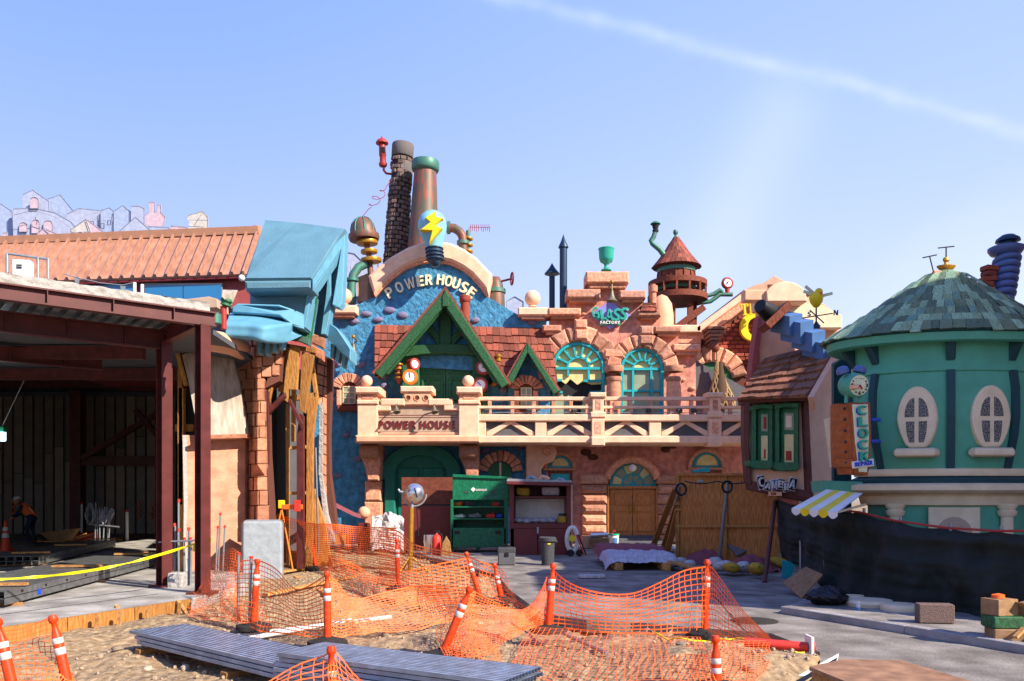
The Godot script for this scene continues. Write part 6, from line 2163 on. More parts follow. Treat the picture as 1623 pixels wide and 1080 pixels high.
func build_clock_repair() -> void:
	var C := P(1500, 788, 14.0)
	C.y = 0.0
	var t := thing("clock_repair", "round green tower shop with oval windows and weathered shingle dome", "building", C)
	var K := at(C)
	t.scale = Vector3(1, 1, 0.58)
	var m := MB.new()
	# bulging drum wall, from the entablature up to the eaves
	var wallp := [[1.42, 2.02], [1.47, 2.2], [1.56, 2.6], [1.62, 2.95], [1.61, 3.4], [1.56, 3.66], [1.60, 3.68], [1.60, 3.74], [1.57, 3.78], [1.57, 4.1], [1.60, 4.3]]
	lathe(m, wallp, K, 72)
	var wall := part("drum_wall", m, M.clockgreen, t)
	m = MB.new()
	lathe(m, [[1.3, 0.0], [1.3, 2.0]], K, 48)
	part("lower_wall", m, M.clockgreen, t)
	# cornices
	for e in [[[[1.4, 1.98], [1.52, 1.99], [1.55, 2.04], [1.53, 2.1], [1.42, 2.12]], M.cream], [[[1.4, 1.86], [1.60, 1.87], [1.62, 1.93], [1.5, 1.98], [1.4, 1.99]], M.clockdark], [[[1.35, 1.69], [1.74, 1.72], [1.82, 1.76], [1.82, 1.84], [1.72, 1.87], [1.4, 1.875]], M.cream], [[[1.3, 1.50], [1.42, 1.52], [1.46, 1.66], [1.38, 1.71]], M.cream]]:
		m = MB.new()
		lathe(m, e[0], K, 72)
		part("cornice", m, e[1], t)
	# dark ribs on the drum and brackets under the eaves
	var a_cam := atan2(-C.x, -C.z)   # direction from the tower to the camera, as an angle in the ground plane
	var dirs := func(deg: float) -> Vector3:
		var a := a_cam + deg_to_rad(deg)
		return Vector3(sin(a), 0, cos(a))
	for deg in [-62, -34, 13.5, 51, 88]:
		var o: Vector3 = dirs.call(deg)
		var ps := []
		for e in [[1.44, 2.1], [1.50, 2.3], [1.60, 2.65], [1.645, 2.95], [1.635, 3.4], [1.585, 3.67]]:
			ps.append(C + o * e[0] + Vector3(0, e[1], 0))
		m = MB.new()
		for i in ps.size() - 1:
			beam(m, ps[i], ps[i + 1] + (ps[i + 1] - ps[i]) * 0.03, 0.13, 0.09, o)
		part("rib", m, M.clockdark, t)
		m = MB.new()
		var side := o.cross(Vector3.UP)
		ext(m, [[0, 0], [0.24, 0.38], [0.0, 0.40], [-0.06, 0.0]], Transform3D(Basis(o, Vector3.UP, -side), C + o * 1.60 + Vector3(0, 3.84, 0) + side * -0.07), 0.14, 0.02)
		part("eave_bracket", m, M.clockdark, t)
	# oval windows
	for deg in [-5, 35.5]:
		var o: Vector3 = dirs.call(deg)
		var x := Vector3.UP.cross(o)
		var T := Transform3D(Basis(x, Vector3.UP, o), C + o * 1.67 + Vector3(0, 2.90, 0))
		var egg := func(sx: float, sy: float, n: int) -> Array:
			var pts := []
			for i in n:
				var a := TAU * i / n
				var y := sin(a)
				pts.append([cos(a) * sx * (1.0 - 0.16 * (-y if y < 0 else 0.0)), y * sy if y > -0.86 else -0.86 * sy])
			return pts
		m = MB.new()
		ext(m, egg.call(0.325, 0.53, 28), T, 0.14, 0.025)
		var wi := part("window", m, M.cream, wall)
		for sx in [-1, 1]:
			for sy in [-1, 1]:
				var pts := []
				for i in 9:
					var a := PI / 2 * i / 8.0
					pts.append([sx * (0.035 + 0.16 * cos(a) * (1.0 if sy > 0 else 0.85)), sy * (0.035 + (0.31 if sy > 0 else 0.34) * (sin(a) if sy > 0 else minf(1.0, sin(a) * 1.25)))])
				pts.append([sx * 0.035, sy * 0.035])
				m = MB.new()
				ext(m, pts, Transform3D(T.basis, T.origin + o * 0.006), 0.02)
				part("pane", m, M.lace, wi)
		m = MB.new()
		rbox(m, T.origin + Vector3(0, -0.54, 0) + o * 0.0, Vector3(0.35, 0.075, 0.14), 0.05, T.basis)
		part("sill", m, M.cream, wi)
	# shingled dome
	var rp := [[2.07, 4.31], [1.88, 4.43], [1.68, 4.55], [1.46, 4.69], [1.24, 4.83], [1.02, 4.98], [0.80, 5.13], [0.58, 5.28], [0.36, 5.41], [0.15, 5.48]]
	m = MB.new()
	var shell_ := [[1.55, 4.2], [1.95, 4.22]]
	for e in rp:
		shell_.append([e[0] - 0.05, e[1] - 0.02])
	lathe(m, shell_, K, 48)
	var roof := part("roof", m, M.clockdark, t)
	m = MB.new()
	lathe(m, [[1.5, 4.16], [1.90, 4.10], [1.98, 4.13], [2.0, 4.25], [1.9, 4.28]], K, 72)
	part("eave_board", m, M.clockgreen, t)
	for j in rp.size() - 1:
		var r0: float = rp[j][0]
		var r1: float = rp[j + 1][0]
		var n := int(maxf(10, r0 * TAU / 0.165))
		var i := 0.0
		while i < n:
			var w := rr(0.7, 1.35)
			var a0 := TAU * (i + 0.5 * (j % 2)) / n
			var a1 := a0 + TAU * w / n * 0.96
			i += w
			var am := (a0 + a1) / 2
			if Vector3(cos(am), 0, sin(am)).dot(Vector3(-C.x, 0, -C.z).normalized()) < -0.35:
				continue
			m = MB.new()
			var pts := []
			var drop := rr(0.0, 0.05)
			var lift := rr(0.015, 0.055)
			for e in [[r0 + lift, rp[j][1] - drop, a0], [r0 + lift * rr(0.7, 1.3), rp[j][1] - drop + rr(-0.01, 0.01), a1], [r1 + 0.005, rp[j + 1][1] + 0.03, a1], [r1 + 0.005, rp[j + 1][1] + 0.03, a0]]:
				pts.append(C + Vector3(e[0] * cos(e[2]), e[1], e[0] * sin(e[2])))
			var inn := C + Vector3(0, rp[j][1] - 0.3, 0)
			m.quad(pts[0], pts[1], pts[2], pts[3], inn)
			m.quad(pts[0], pts[1], pts[1].lerp(inn, 0.03), pts[0].lerp(inn, 0.03))
			m.quad(pts[0], pts[3], pts[3].lerp(inn, 0.03), pts[0].lerp(inn, 0.03))
			part("shingle", m, V("greensh_"), roof)
	# finial
	var px := 14.0 / F
	m = MB.new()
	lathe(m, [[17 * px, -0.02], [15 * px, 3 * px], [9 * px, 9 * px], [6 * px, 12 * px], [0, 12 * px]], at(C + Vector3(0, 5.36, 0)), 24)
	part("finial_base", m, M.peach, roof)
	m = MB.new()
	lathe(m, [[3 * px, 10 * px], [8 * px, 13 * px], [14.5 * px, 20 * px], [14.5 * px, 22 * px], [4 * px, 24 * px], [3 * px, 27 * px], [5.5 * px, 31 * px], [4 * px, 35 * px], [0, 36 * px]], at(C + Vector3(0, 5.36, 0)), 24)
	part("finial_bowl", m, M.gold, roof)
	m = MB.new()
	tube(m, [C + Vector3(0, 5.7, 0), C + Vector3(0, 5.92, 0)], 0.013, 6)
	tube(m, [C + Vector3(-0.14, 5.90, 0), C + Vector3(0.14, 5.93, 0)], 0.012, 6)
	part("wind_vane", m, M.black, roof)
	m = MB.new()
	tube(m, [C + Vector3(-0.26, 5.4, 0.2), C + Vector3(-0.34, 5.72, 0.2)], 0.012, 6)
	tube(m, [C + Vector3(-0.46, 5.70, 0.2), C + Vector3(-0.22, 5.75, 0.2)], 0.012, 6)
	part("wind_vane", m, M.black, roof)
	for e in [[-0.22, 0.2], [0.27, -0.1]]:
		m = MB.new()
		rbox(m, C + Vector3(e[0], 5.42, e[1]), Vector3(0.07, 0.06, 0.07), 0.02)
		part("ridge_stone", m, V("peach_"), roof)
	# small chimney stack and the twisted blue chimney behind the dome
	var bc := thing("twisted_chimney", "twisted dark blue chimney with saucer cap behind the green dome", "chimney", P(1595, 470, 16.0))
	var bp := 16.0 / F
	var bb := P(1588, 470, 16.0)
	m = MB.new()
	tube(m, [bb + Vector3(0, -1.2, 0), bb + Vector3(0.1, 0.84, 0)], 14 * bp, 18)
	part("core", m, M.bellblue, bc)
	for i in 6:
		var ring := []
		for a in 25:
			var an := TAU * a / 24.0
			ring.append(bb + Vector3(0.02 * i + 15.5 * bp * cos(an), 0.02 + i * 0.135 + 0.06 * sin(an), 15.5 * bp * sin(an)))
		part("coil", tube(MB.new(), ring, 5.6 * bp, 10, false), M.bellblue, bc)
	m = MB.new()
	lathe(m, [[13 * bp, 0], [22 * bp, 3 * bp], [26 * bp, 9 * bp], [26 * bp, 13 * bp], [22 * bp, 15 * bp], [8 * bp, 12 * bp]], at(P(1595, 406, 16.0)), 26)
	part("saucer", m, M.bellblue, bc)
	m = MB.new()
	lathe(m, [[10 * bp, 12 * bp], [11 * bp, 21 * bp], [18 * bp, 23 * bp], [17 * bp, 27 * bp], [9 * bp, 33 * bp], [0, 35 * bp]], at(P(1598, 406, 16.0)), 26)
	part("cap", m, M.ventblue, bc)
	var sc := thing("brick_stub", "short crooked brick chimney beside the twisted blue chimney", "chimney", P(1566, 470, 15.9))
	for i in 5:
		m = MB.new()
		rbox(m, P(1563 + i * 1.4, 456 - i * 8.4 + 4, 15.9), Vector3((11 - (i % 2) * 2.5) * bp, 4.2 * bp, 9 * bp), 0.02, Basis.from_euler(Vector3(0, rr(-0.2, 0.2), rr(-0.1, 0.1))))
		part("brick", m, V("redbrick_"), sc)
	m = MB.new()
	tube(m, [P(1560, 470, 15.9) + Vector3(0, -0.8, 0), P(1562, 458, 15.9)], 9 * bp, 8)
	part("stack", m, M.mortar, sc)
	# columns and arched panel under the entablature
	org = t.position
	for deg in [-24, 53]:
		var o: Vector3 = dirs.call(deg)
		m = MB.new()
		lathe(m, [[0.12, 0.1], [0.10, 0.2], [0.11, 0.9], [0.10, 1.32], [0.15, 1.36], [0.16, 1.42], [0.12, 1.44], [0.17, 1.5], [0.17, 1.54]], at(C + o * 1.40), 18)
		part("column", m, M.cream, t)
		m = MB.new()
		lathe(m, [[0.24, 0.0], [0.24, 0.12], [0.16, 0.16], [0.13, 0.2]], at(C + o * 1.40), 18)
		part("column_base", m, M.cream, t)
	var o2: Vector3 = dirs.call(16)
	var T2 := Transform3D(Basis(Vector3.UP.cross(o2), Vector3.UP, o2), C + o2 * 1.40)
	m = MB.new()
	var fr := [[-0.4, 0.4], [0.4, 0.4], [0.4, 1.48], [-0.4, 1.48]]
	ext(m, fr, T2, 0.14, 0.02)
	part("arched_panel", m, M.cream, t)
	m = MB.new()
	var ap := [[-0.28, 0.5], [0.28, 0.5]]
	for i in 11:
		var a := PI * i / 10.0
		ap.append([0.28 * cos(a), 1.05 + 0.28 * sin(a)])
	ext(m, ap, Transform3D(T2.basis, T2.origin + o2 * 0.02), 0.06, 0.01)
	part("arched_panel", m, M.signtan, t)

	# --- CLOCK REPAIR sign
	var d := 12.7
	var q := d / F
	var cs := thing("clock_sign", "tall orange riveted sign reading CLOCK REPAIR with alarm clock on top", "sign", P(1358, 756, d))
	sp("side_panel", [[1326, 640], [1353, 640], [1353, 752], [1338, 752], [1336, 742], [1328, 740], [1326, 700]], func(u, _v): return d + 0.30 - (u - 1326) * 0.009, 0.25, M.signorange, cs, 1.2)
	sp("front_panel", [[1351, 638], [1380, 638], [1382, 690], [1380, 728], [1386, 730], [1386, 740], [1379, 743], [1376, 754], [1356, 752], [1353, 720]], d, 0.28, M.signorange, cs, 1.5)
	sp("letter_field", [[1352, 641], [1376, 641], [1378, 690], [1375, 749], [1362, 748], [1356, 700]], d - 0.02, 0.04, M.signcream, cs, 0.6)
	var k := 0
	for ch in ["C", "L", "O", "C", "K"]:
		var lv := 651.0 + k * 18.2
		var lu: float = 1366.0 + [0, 0.5, 2.5, 2, 3][k]
		lettering(ch, Transform3D(Basis.from_euler(Vector3(0, 0, 0.03)), P(lu - 1.2, lv + 0.5, d - 0.035)), 14.5 * q, M.letterblue, cs, "sans", 16 * q, 0.03, "letter_edge")
		lettering(ch, Transform3D(Basis.from_euler(Vector3(0, 0, 0.03)), P(lu, lv, d - 0.06)), 14 * q, M.lettergreen, cs, "sans", 14.5 * q, 0.06, "letter")
		k += 1
	sp("plate", [[1352, 732], [1385, 727], [1386, 739], [1353, 743]], d - 0.05, 0.05, M.white, cs, 0.6)
	lettering("REPAIR", Transform3D(Basis.from_euler(Vector3(0, 0, 0.12)), P(1369, 735.3, d - 0.06)), 7 * q, M.letterblue, cs, "sans", 28 * q, 0.03)
	sp("band", [[1326, 727], [1354, 728], [1354, 741], [1327, 740]], func(u, _v): return d + 0.24 - (u - 1326) * 0.009, 0.2, M.signorange, cs, 1.0)
	for v in [648, 665.5, 683, 700.5, 717, 734]:
		m = MB.new()
		ball(m, P(1338 + (v - 648) * 0.04, v, d + (0.17 if v < 725 else 0.11)), 2.3 * q, Vector3.ONE, Basis.IDENTITY, 8)
		part("rivet", m, M.ventblue, cs)
	# brackets back to the wall
	for v in [666, 700]:
		m = MB.new()
		tube(m, [P(1380, v, d + 0.1), P(1394, v, d + 0.45)], 0.03, 8)
		part("bracket", m, M.letterblue, cs)
	# alarm clock
	var ca := (P(1364, 611, d - 0.15) - P(1346, 611, d + 0.15)).normalized()
	var ac := P(1353, 611, d)
	m = MB.new()
	lathe(m, [[0, -0.2], [15 * q, -0.2], [18.5 * q, -0.14], [19.5 * q, 0.0], [18.5 * q, 0.14], [17 * q, 0.16], [15.5 * q, 0.15]], at(ac, ca), 30)
	var body := part("clock_case", m, M.clockgreen, cs)
	m = MB.new()
	lathe(m, [[16 * q, 0.155], [0, 0.16]], at(ac, ca), 28)
	part("clock_face", m, M.signcream, body)
	var B := at(ac, ca).basis
	var fx := Vector3.UP.cross(ca).normalized()
	for h in 12:
		var a := TAU * h / 12.0
		var c := ac + ca * 0.166 + (fx * sin(a) + Vector3.UP * cos(a)) * 12.5 * q
		if h % 3 == 0:
			lettering(["12", "3", "6", "9"][int(h / 3.0)], Transform3D(Basis(fx, Vector3.UP, ca), c), 5.5 * q, M.black, body, "sans", 0.0, 0.01, "numeral")
		else:
			part("hour_mark", box(MB.new(), c, Vector3(0.012, 0.012, 0.004), Basis(fx, Vector3.UP, ca)), M.black, body)
	for e in [[-2.2, 9, M.black], [2.6, 7, M.redpaint]]:
		m = MB.new()
		var hd: Vector3 = fx * sin(e[0]) + Vector3.UP * cos(e[0])
		beam(m, ac + ca * 0.18, ac + ca * 0.18 + hd * e[1] * q, 2.4 * q, 0.01, ca)
		part("clock_hand", m, e[2], body)
	m = MB.new()
	beam(m, ac + ca * 0.10 - fx * 16 * q + Vector3(0, -4 * q, 0.05), ac + ca * 0.2 - fx * 3 * q + Vector3(0, -2 * q, 0), 7 * q, 0.04, ca, 0.015)
	part("hammer", m, M.peach, body)
	for e in [[1337, 588, -0.35], [1362, 587, 0.3]]:
		m = MB.new()
		lathe(m, [[9.5 * q, 0], [10 * q, 2 * q], [9 * q, 8 * q], [5 * q, 11 * q], [0, 12 * q]], at(P(e[0], e[1] + 4, d), Vector3(e[2], 1, 0.1)), 18)
		part("bell", m, M.bellblue, body)
	for u in [1342, 1364]:
		part("foot", tube(MB.new(), [P(u, 626, d), P(u - 1, 639, d)], 3 * q, 8), M.clockgreen, body)
	# --- striped awning left of the drum
	var aw := thing("striped_awning", "small white and yellow striped awning with scalloped edge", "awning", P(1310, 815, 13.0))
	for i in 5:
		var a := i / 5.0
		var b := (i + 1) / 5.0
		var t0 := P(1310, 776, 13.6).lerp(P(1368, 782, 12.8), a)
		var t1 := P(1310, 776, 13.6).lerp(P(1368, 782, 12.8), b)
		var l0 := P(1255, 806, 13.3).lerp(P(1328, 812, 12.2), a)
		var l1 := P(1255, 806, 13.3).lerp(P(1328, 812, 12.2), b)
		m = MB.new()
		m.quad(t0, t1, l1, l0)
		var up := Vector3(0, 0.012, 0)
		m.quad(t0 - up, t1 - up, l1 - up, l0 - up)
		var prev := l0
		for s in 7:
			var f := s / 6.0
			var cur := l0.lerp(l1, f) 
			if s > 0:
				var f0 := (s - 1) / 6.0
				m.quad(prev, cur, cur + Vector3(0, -0.06 - 0.05 * sin(PI * f), 0), prev + Vector3(0, -0.06 - 0.05 * sin(PI * f0), 0))
			prev = cur
		part("stripe", m, M.white if i % 2 == 0 else M.yellow, aw)
	m = MB.new()
	beam(m, P(1328, 812, 12.25), P(1372, 800, 12.9), 0.03, 0.03)
	part("side_arm", m, M.cream, aw)
	var ws := slab(MB.new(), [[1306, 762], [1368, 764], [1368, 782], [1308, 780]], 13.7, 0.6, 1.0)
	solo("green_lintel", ws, M.clockgreen, "short green lintel shelf above the striped awning", "lintel")
	# cream trim on the wall between the shops
	var tr := slab(MB.new(), [[1316, 662], [1326, 664], [1334, 735], [1326, 740]], 14.3, 0.3, 1.0)
	solo("cream_trim", tr, M.cream, "narrow cream window trim behind the orange sign", "trim")
	var lw := slab(MB.new(), [[1322, 575], [1350, 560], [1350, 905], [1322, 900]], 15.4, 0.12, 0.0)
	solo("linking_wall", lw, M.clockdark, "dark green wall linking the crooked shop and the round shop", "wall")
	# unseen blocks added out of frame right to shade the round shop and paving
	var nh := thing("unseen_shade_blocks", "plain peach unseen blocks with a tall rear one added to shade the round shop", "building", Vector3(14.3, 0, -12))
	part("front_shade_block", box(MB.new(), Vector3(14.3, 5.2, -7.7), Vector3(1.7, 5.2, 1.8)), M.peach, nh)
	part("middle_shade_block", box(MB.new(), Vector3(14.3, 4.9, -11.9), Vector3(1.65, 4.9, 2.3)), M.peach, nh)
	part("rear_shade_block", box(MB.new(), Vector3(14.3, 6.6, -15.9), Vector3(1.7, 6.6, 1.69)), M.peach, nh)
	# cream planters peeping under the cloth
	for e in [[1375, 966, 36], [1424, 974, 28], [1350, 958, 16]]:
		m = MB.new()
		var pc := G(e[0], e[1] + 2, 0.07)
		lathe(m, [[0, 0], [e[2] * 0.0088, 0], [e[2] * 0.0092, 0.05], [e[2] * 0.0084, 0.09], [0.0, 0.1]], at(pc + Vector3(0.25, 0, -0.5)), 22)
		solo("column_foot", m, M.cream, "round cream column foot showing under the black cloth", "column foot", "cream column feet under the black cloth")
	# black cloth fence
	m = MB.new()
	var tops := [P(1232, 790, 18.4), P(1262, 800, 15.6), P(1300, 806, 14.0), P(1362, 812, 12.9), P(1420, 826, 12.0), P(1500, 837, 11.2), P(1580, 842, 10.6), P(1660, 842, 10.0)]
	var bots := [P(1240, 884, 18.2), P(1268, 900, 15.7), P(1302, 925, 14.2), P(1345, 952, 13.0), P(1420, 968, 12.05), P(1500, 977, 11.3), P(1580, 986, 10.7), P(1660, 1000, 10.1)]
	var cf := func(s: float, v: float) -> Vector3:
		var x := s * (tops.size() - 1)
		var i := mini(int(x), tops.size() - 2)
		var f := x - i
		var a: Vector3 = tops[i].lerp(tops[i + 1], f)
		var b: Vector3 = bots[i].lerp(bots[i + 1], f)
		var p := a.lerp(b, v)
		var fold := 0.05 * sin(s * 60.0 + v * 2.5 + 2.0 * soil_h.get_noise_2d(s * 40, v * 8)) * (0.4 + v) + 0.22 * soil_h.get_noise_2d(s * 90.0, v * 14.0) + 0.12 * soil_h.get_noise_2d(s * 12.0, v * 60.0)
		return p + Vector3(-0.7, 0, 0.7) * fold + Vector3(0, -0.05 * sin(PI * f) * (1 - v), 0)
	sheet(m, cf, 160, 36)
	var bt := thing("black_cloth_fence", "long black cloth sheet screening the foot of the round shop", "cloth", G(1440, 975))
	part("cloth", m, M.tarp, bt)
	m = MB.new()
	for i in tops.size():
		part("fence_post", tube(MB.new(), [tops[i] + Vector3(0.12, 0.06, -0.1), Vector3(tops[i].x + 0.12, 0.0, tops[i].z - 0.1)], 0.025, 8), M.conduit, bt)
	tube(m, tops, 0.018, 6)
	part("top_line", m, M.redpaint, bt)
func stud_pile(base: Vector3, along: Vector3, cols: int, rows: int, length: float, label: String) -> void:
	var t := thing("metal_stud_stack", label, "stud stack", base, "stacks of galvanised studs on the slab")
	var side := Vector3.UP.cross(along).normalized()
	for j in rows:
		for i in cols:
			var a := base + side * (i * 0.165) + Vector3(0, 0.09 + j * 0.105, 0) + along * rr(-0.06, 0.06)
			var b := a + along * length
			var m := MB.new()
			beam(m, a + Vector3(0, 0.045, 0), b + Vector3(0, 0.045, 0), 0.15, 0.006)
			beam(m, a + side * 0.074, b + side * 0.074, 0.006, 0.09)
			beam(m, a - side * 0.074, b - side * 0.074, 0.006, 0.09)
			var s := part("stud", m, M.stud, t)
			if (i == 0 or i == cols - 1) and j == rows - 1:
				for k in 9:
					var h := MB.new()
					var q := a + along * (0.5 + k * 0.8) + (side * 0.0785 if i == cols - 1 else side * -0.0785)
					beam(h, q, q + along * 0.07, 0.004, 0.035)
					part("punched_hole", h, M.black, s)
	for k in 3:
		var p := base + along * (0.4 + k * (length - 0.8) / 2.0)
		part("bearer", beam(MB.new(), p - side * 0.15 + Vector3(0, 0.02, 0), p + side * (cols * 0.165 + 0.05) + Vector3(0, 0.02, 0), 0.09, 0.045), V("lumber_"), t)
		part("top_batten", beam(MB.new(), p + along * 0.3 - side * 0.1 + Vector3(0, 0.105 * rows + 0.075, 0), p + along * 0.3 + side * (cols * 0.1) + Vector3(0, 0.105 * rows + 0.075, 0), 0.09, 0.04), V("lumber_"), t)

func cone(p: Vector3, h: float, label: String) -> void:
	var t := thing("traffic_cone", label, "traffic cone", p)
	var m := MB.new()
	rbox(m, p + Vector3(0, 0.025, 0), Vector3(0.19, 0.025, 0.19), 0.01)
	part("foot", m, M.post, t)
	m = MB.new()
	lathe(m, [[0.14, 0.05], [0.035, h], [0.0, h]], at(p), 20)
	part("body", m, M.post, t)
	for e in [[0.45, 0.60], [0.68, 0.80]]:
		m = MB.new()
		lathe(m, [[lerpf(0.14, 0.035, e[0]) + 0.009, h * e[0]], [lerpf(0.14, 0.035, e[1]) + 0.009, h * e[1]]], at(p), 20)
		part("reflective_band", m, M.reflect, t)

# surface nets over a field of tapered bones joined with a smooth minimum
func body_mesh(bones: Array, cell: float, k: float) -> MB:
	var lo := Vector3(1e9, 1e9, 1e9)
	var hi := -lo
	for b in bones:
		for e in [[b[0], b[2]], [b[1], b[3]]]:
			lo = lo.min(e[0] - Vector3.ONE * (e[1] + 0.06))
			hi = hi.max(e[0] + Vector3.ONE * (e[1] + 0.06))
	var nx := int((hi.x - lo.x) / cell) + 2
	var ny := int((hi.y - lo.y) / cell) + 2
	var nz := int((hi.z - lo.z) / cell) + 2
	var f := PackedFloat32Array()
	f.resize(nx * ny * nz)
	for x in nx:
		for y in ny:
			for z in nz:
				var p := lo + Vector3(x, y, z) * cell
				var d := 1e3
				for b in bones:
					var ab: Vector3 = b[1] - b[0]
					var h := clampf((p - b[0]).dot(ab) / maxf(1e-6, ab.length_squared()), 0, 1)
					var dd: float = p.distance_to(b[0] + ab * h) - lerpf(b[2], b[3], h)
					var q := maxf(k - absf(d - dd), 0.0) / k
					d = minf(d, dd) - q * q * k * 0.25
				f[(x * ny + y) * nz + z] = d
	var vid := {}
	var vp := []
	var vn := []
	for x in nx - 1:
		for y in ny - 1:
			for z in nz - 1:
				var s := Vector3.ZERO
				var c := 0
				var val := []
				for i in 8:
					val.append(f[((x + (i & 1)) * ny + y + ((i >> 1) & 1)) * nz + z + ((i >> 2) & 1)])
				for e in [[0, 1], [2, 3], [4, 5], [6, 7], [0, 2], [1, 3], [4, 6], [5, 7], [0, 4], [1, 5], [2, 6], [3, 7]]:
					var a: float = val[e[0]]
					var b: float = val[e[1]]
					if (a < 0) != (b < 0):
						var w := a / (a - b)
						var pa := Vector3(e[0] & 1, (e[0] >> 1) & 1, (e[0] >> 2) & 1)
						var pb := Vector3(e[1] & 1, (e[1] >> 1) & 1, (e[1] >> 2) & 1)
						s += pa.lerp(pb, w)
						c += 1
				if c > 0:
					vid[(x * ny + y) * nz + z] = vp.size()
					vp.append(lo + (Vector3(x, y, z) + s / c) * cell)
					vn.append(Vector3(val[1] + val[3] + val[5] + val[7] - val[0] - val[2] - val[4] - val[6], val[2] + val[3] + val[6] + val[7] - val[0] - val[1] - val[4] - val[5], val[4] + val[5] + val[6] + val[7] - val[0] - val[1] - val[2] - val[3]).normalized())
	var m := MB.new()
	for x in range(1, nx - 1):
		for y in range(1, ny - 1):
			for z in range(1, nz - 1):
				var i0 := (x * ny + y) * nz + z
				for e in [[ny * nz, nz, 1], [nz, ny * nz, 1], [1, ny * nz, nz]]:
					if (f[i0] < 0) != (f[i0 + e[0]] < 0):
						var q := [i0, i0 - e[1], i0 - e[1] - e[2], i0 - e[2]]
						if vid.has(q[0]) and vid.has(q[1]) and vid.has(q[2]) and vid.has(q[3]):
							var w := [vid[q[0]], vid[q[1]], vid[q[2]], vid[q[3]]]
							m.qn(vp[w[0]], vp[w[1]], vp[w[2]], vp[w[3]], vn[w[0]], vn[w[1]], vn[w[2]], vn[w[3]])
	return m

func build_worker() -> void:
	var g := G(46, 858, 0.06)
	var t := thing("person", "person in hard hat and orange hi-vis vest bending over work in the hall", "person", g)
	# faces left, back bent, both hands in front; turned about the vertical
	var B := Basis.from_euler(Vector3(0, deg_to_rad(-78), 0))
	var J := func(x: float, y: float, z: float) -> Vector3: return g + B * Vector3(x, y, z)
	var pel: Vector3 = J.call(0, 0.86, -0.10)
	var che: Vector3 = J.call(0, 1.17, 0.14)
	var nec: Vector3 = J.call(0, 1.33, 0.27)
	var legs := []
	for s in [-1, 1]:
		legs.append([J.call(0.1 * s, 0.84, -0.1), J.call(0.13 * s, 0.46, 0.0 + 0.05 * s), 0.1, 0.068])
		legs.append([J.call(0.13 * s, 0.46, 0.05 * s), J.call(0.13 * s, 0.08, -0.08 + 0.06 * s), 0.066, 0.045])
		legs.append([J.call(0.13 * s, 0.05, -0.10 + 0.06 * s), J.call(0.14 * s, 0.04, 0.10 + 0.06 * s), 0.05, 0.042])
	var bones := [[pel, che, 0.15, 0.165], [che, nec, 0.15, 0.07], [J.call(-0.13, 1.24, 0.2), J.call(0.13, 1.24, 0.2), 0.085, 0.085], [J.call(-0.08, 0.86, -0.1), J.call(0.08, 0.86, -0.1), 0.13, 0.13], [nec, J.call(0, 1.41, 0.34), 0.06, 0.058]]
	bones.append_array(legs)
	for s in [-1, 1]:
		bones.append([J.call(0.2 * s, 1.24, 0.2), J.call(0.23 * s, 1.0, 0.30), 0.06, 0.05])
		bones.append([J.call(0.23 * s, 1.0, 0.30), J.call(0.12 * s, 0.86, 0.50), 0.048, 0.035])
	part("body", body_mesh(bones, 0.03, 0.06), M.navy, t)
	# head with face features, hands with fingers
	var hc: Vector3 = J.call(0, 1.47, 0.40)
	var hb := [[hc, J.call(0, 1.41, 0.43), 0.095, 0.07], [J.call(0, 1.45, 0.495), J.call(0, 1.425, 0.52), 0.018, 0.02], [J.call(-0.035, 1.47, 0.47), J.call(0.035, 1.47, 0.47), 0.03, 0.03], [J.call(-0.09, 1.45, 0.39), J.call(-0.095, 1.47, 0.385), 0.02, 0.02], [J.call(0.09, 1.45, 0.39), J.call(0.095, 1.47, 0.385), 0.02, 0.02], [J.call(0, 1.40, 0.35), J.call(0, 1.36, 0.30), 0.06, 0.06]]
	part("head", body_mesh(hb, 0.016, 0.03), M.skin, t)
	for s in [-1, 1]:
		var pc: Vector3 = J.call(0.12 * s, 0.84, 0.52)
		var fb := [[pc, J.call(0.11 * s, 0.80, 0.58), 0.034, 0.032]]
		for i in 4:
			var o: float = (i - 1.5) * 0.019
			fb.append([J.call((0.11 + o) * s, 0.795, 0.59), J.call((0.105 + o) * s, 0.76, 0.62 - absf(o)), 0.0095, 0.009])
			fb.append([J.call((0.105 + o) * s, 0.76, 0.62 - absf(o)), J.call((0.10 + o) * s, 0.73, 0.61), 0.009, 0.008])
		fb.append([J.call(0.085 * s, 0.82, 0.53), J.call(0.06 * s, 0.78, 0.57), 0.011, 0.009])
		part("hand", body_mesh(fb, 0.009, 0.008), M.skin, t)
	var m := MB.new()
	lathe(m, [[0.165, 0.0], [0.16, 0.012], [0.118, 0.02], [0.112, 0.07], [0.08, 0.115], [0, 0.13]], at(J.call(0, 1.49, 0.40), B * Vector3(0, 1, 0.35)), 22)
	part("hard_hat", m, M.white, t)
	# vest shell
	var vb := [[pel + Vector3(0, 0.05, 0), che, 0.165, 0.185], [che, J.call(0, 1.27, 0.2), 0.18, 0.12], [J.call(-0.12, 1.24, 0.19), J.call(0.12, 1.24, 0.19), 0.1, 0.1]]
	var v := part("vest", body_mesh(vb, 0.03, 0.06), M.vest, t)
	for s in [-1, 1]:
		m = MB.new()
		tube(m, [J.call(0.09 * s, 1.0, -0.17), J.call(0.09 * s, 1.2, -0.02), J.call(0.09 * s, 1.33, 0.12)], 0.028, 6)
		part("reflective_stripe", m, M.signcream, v)

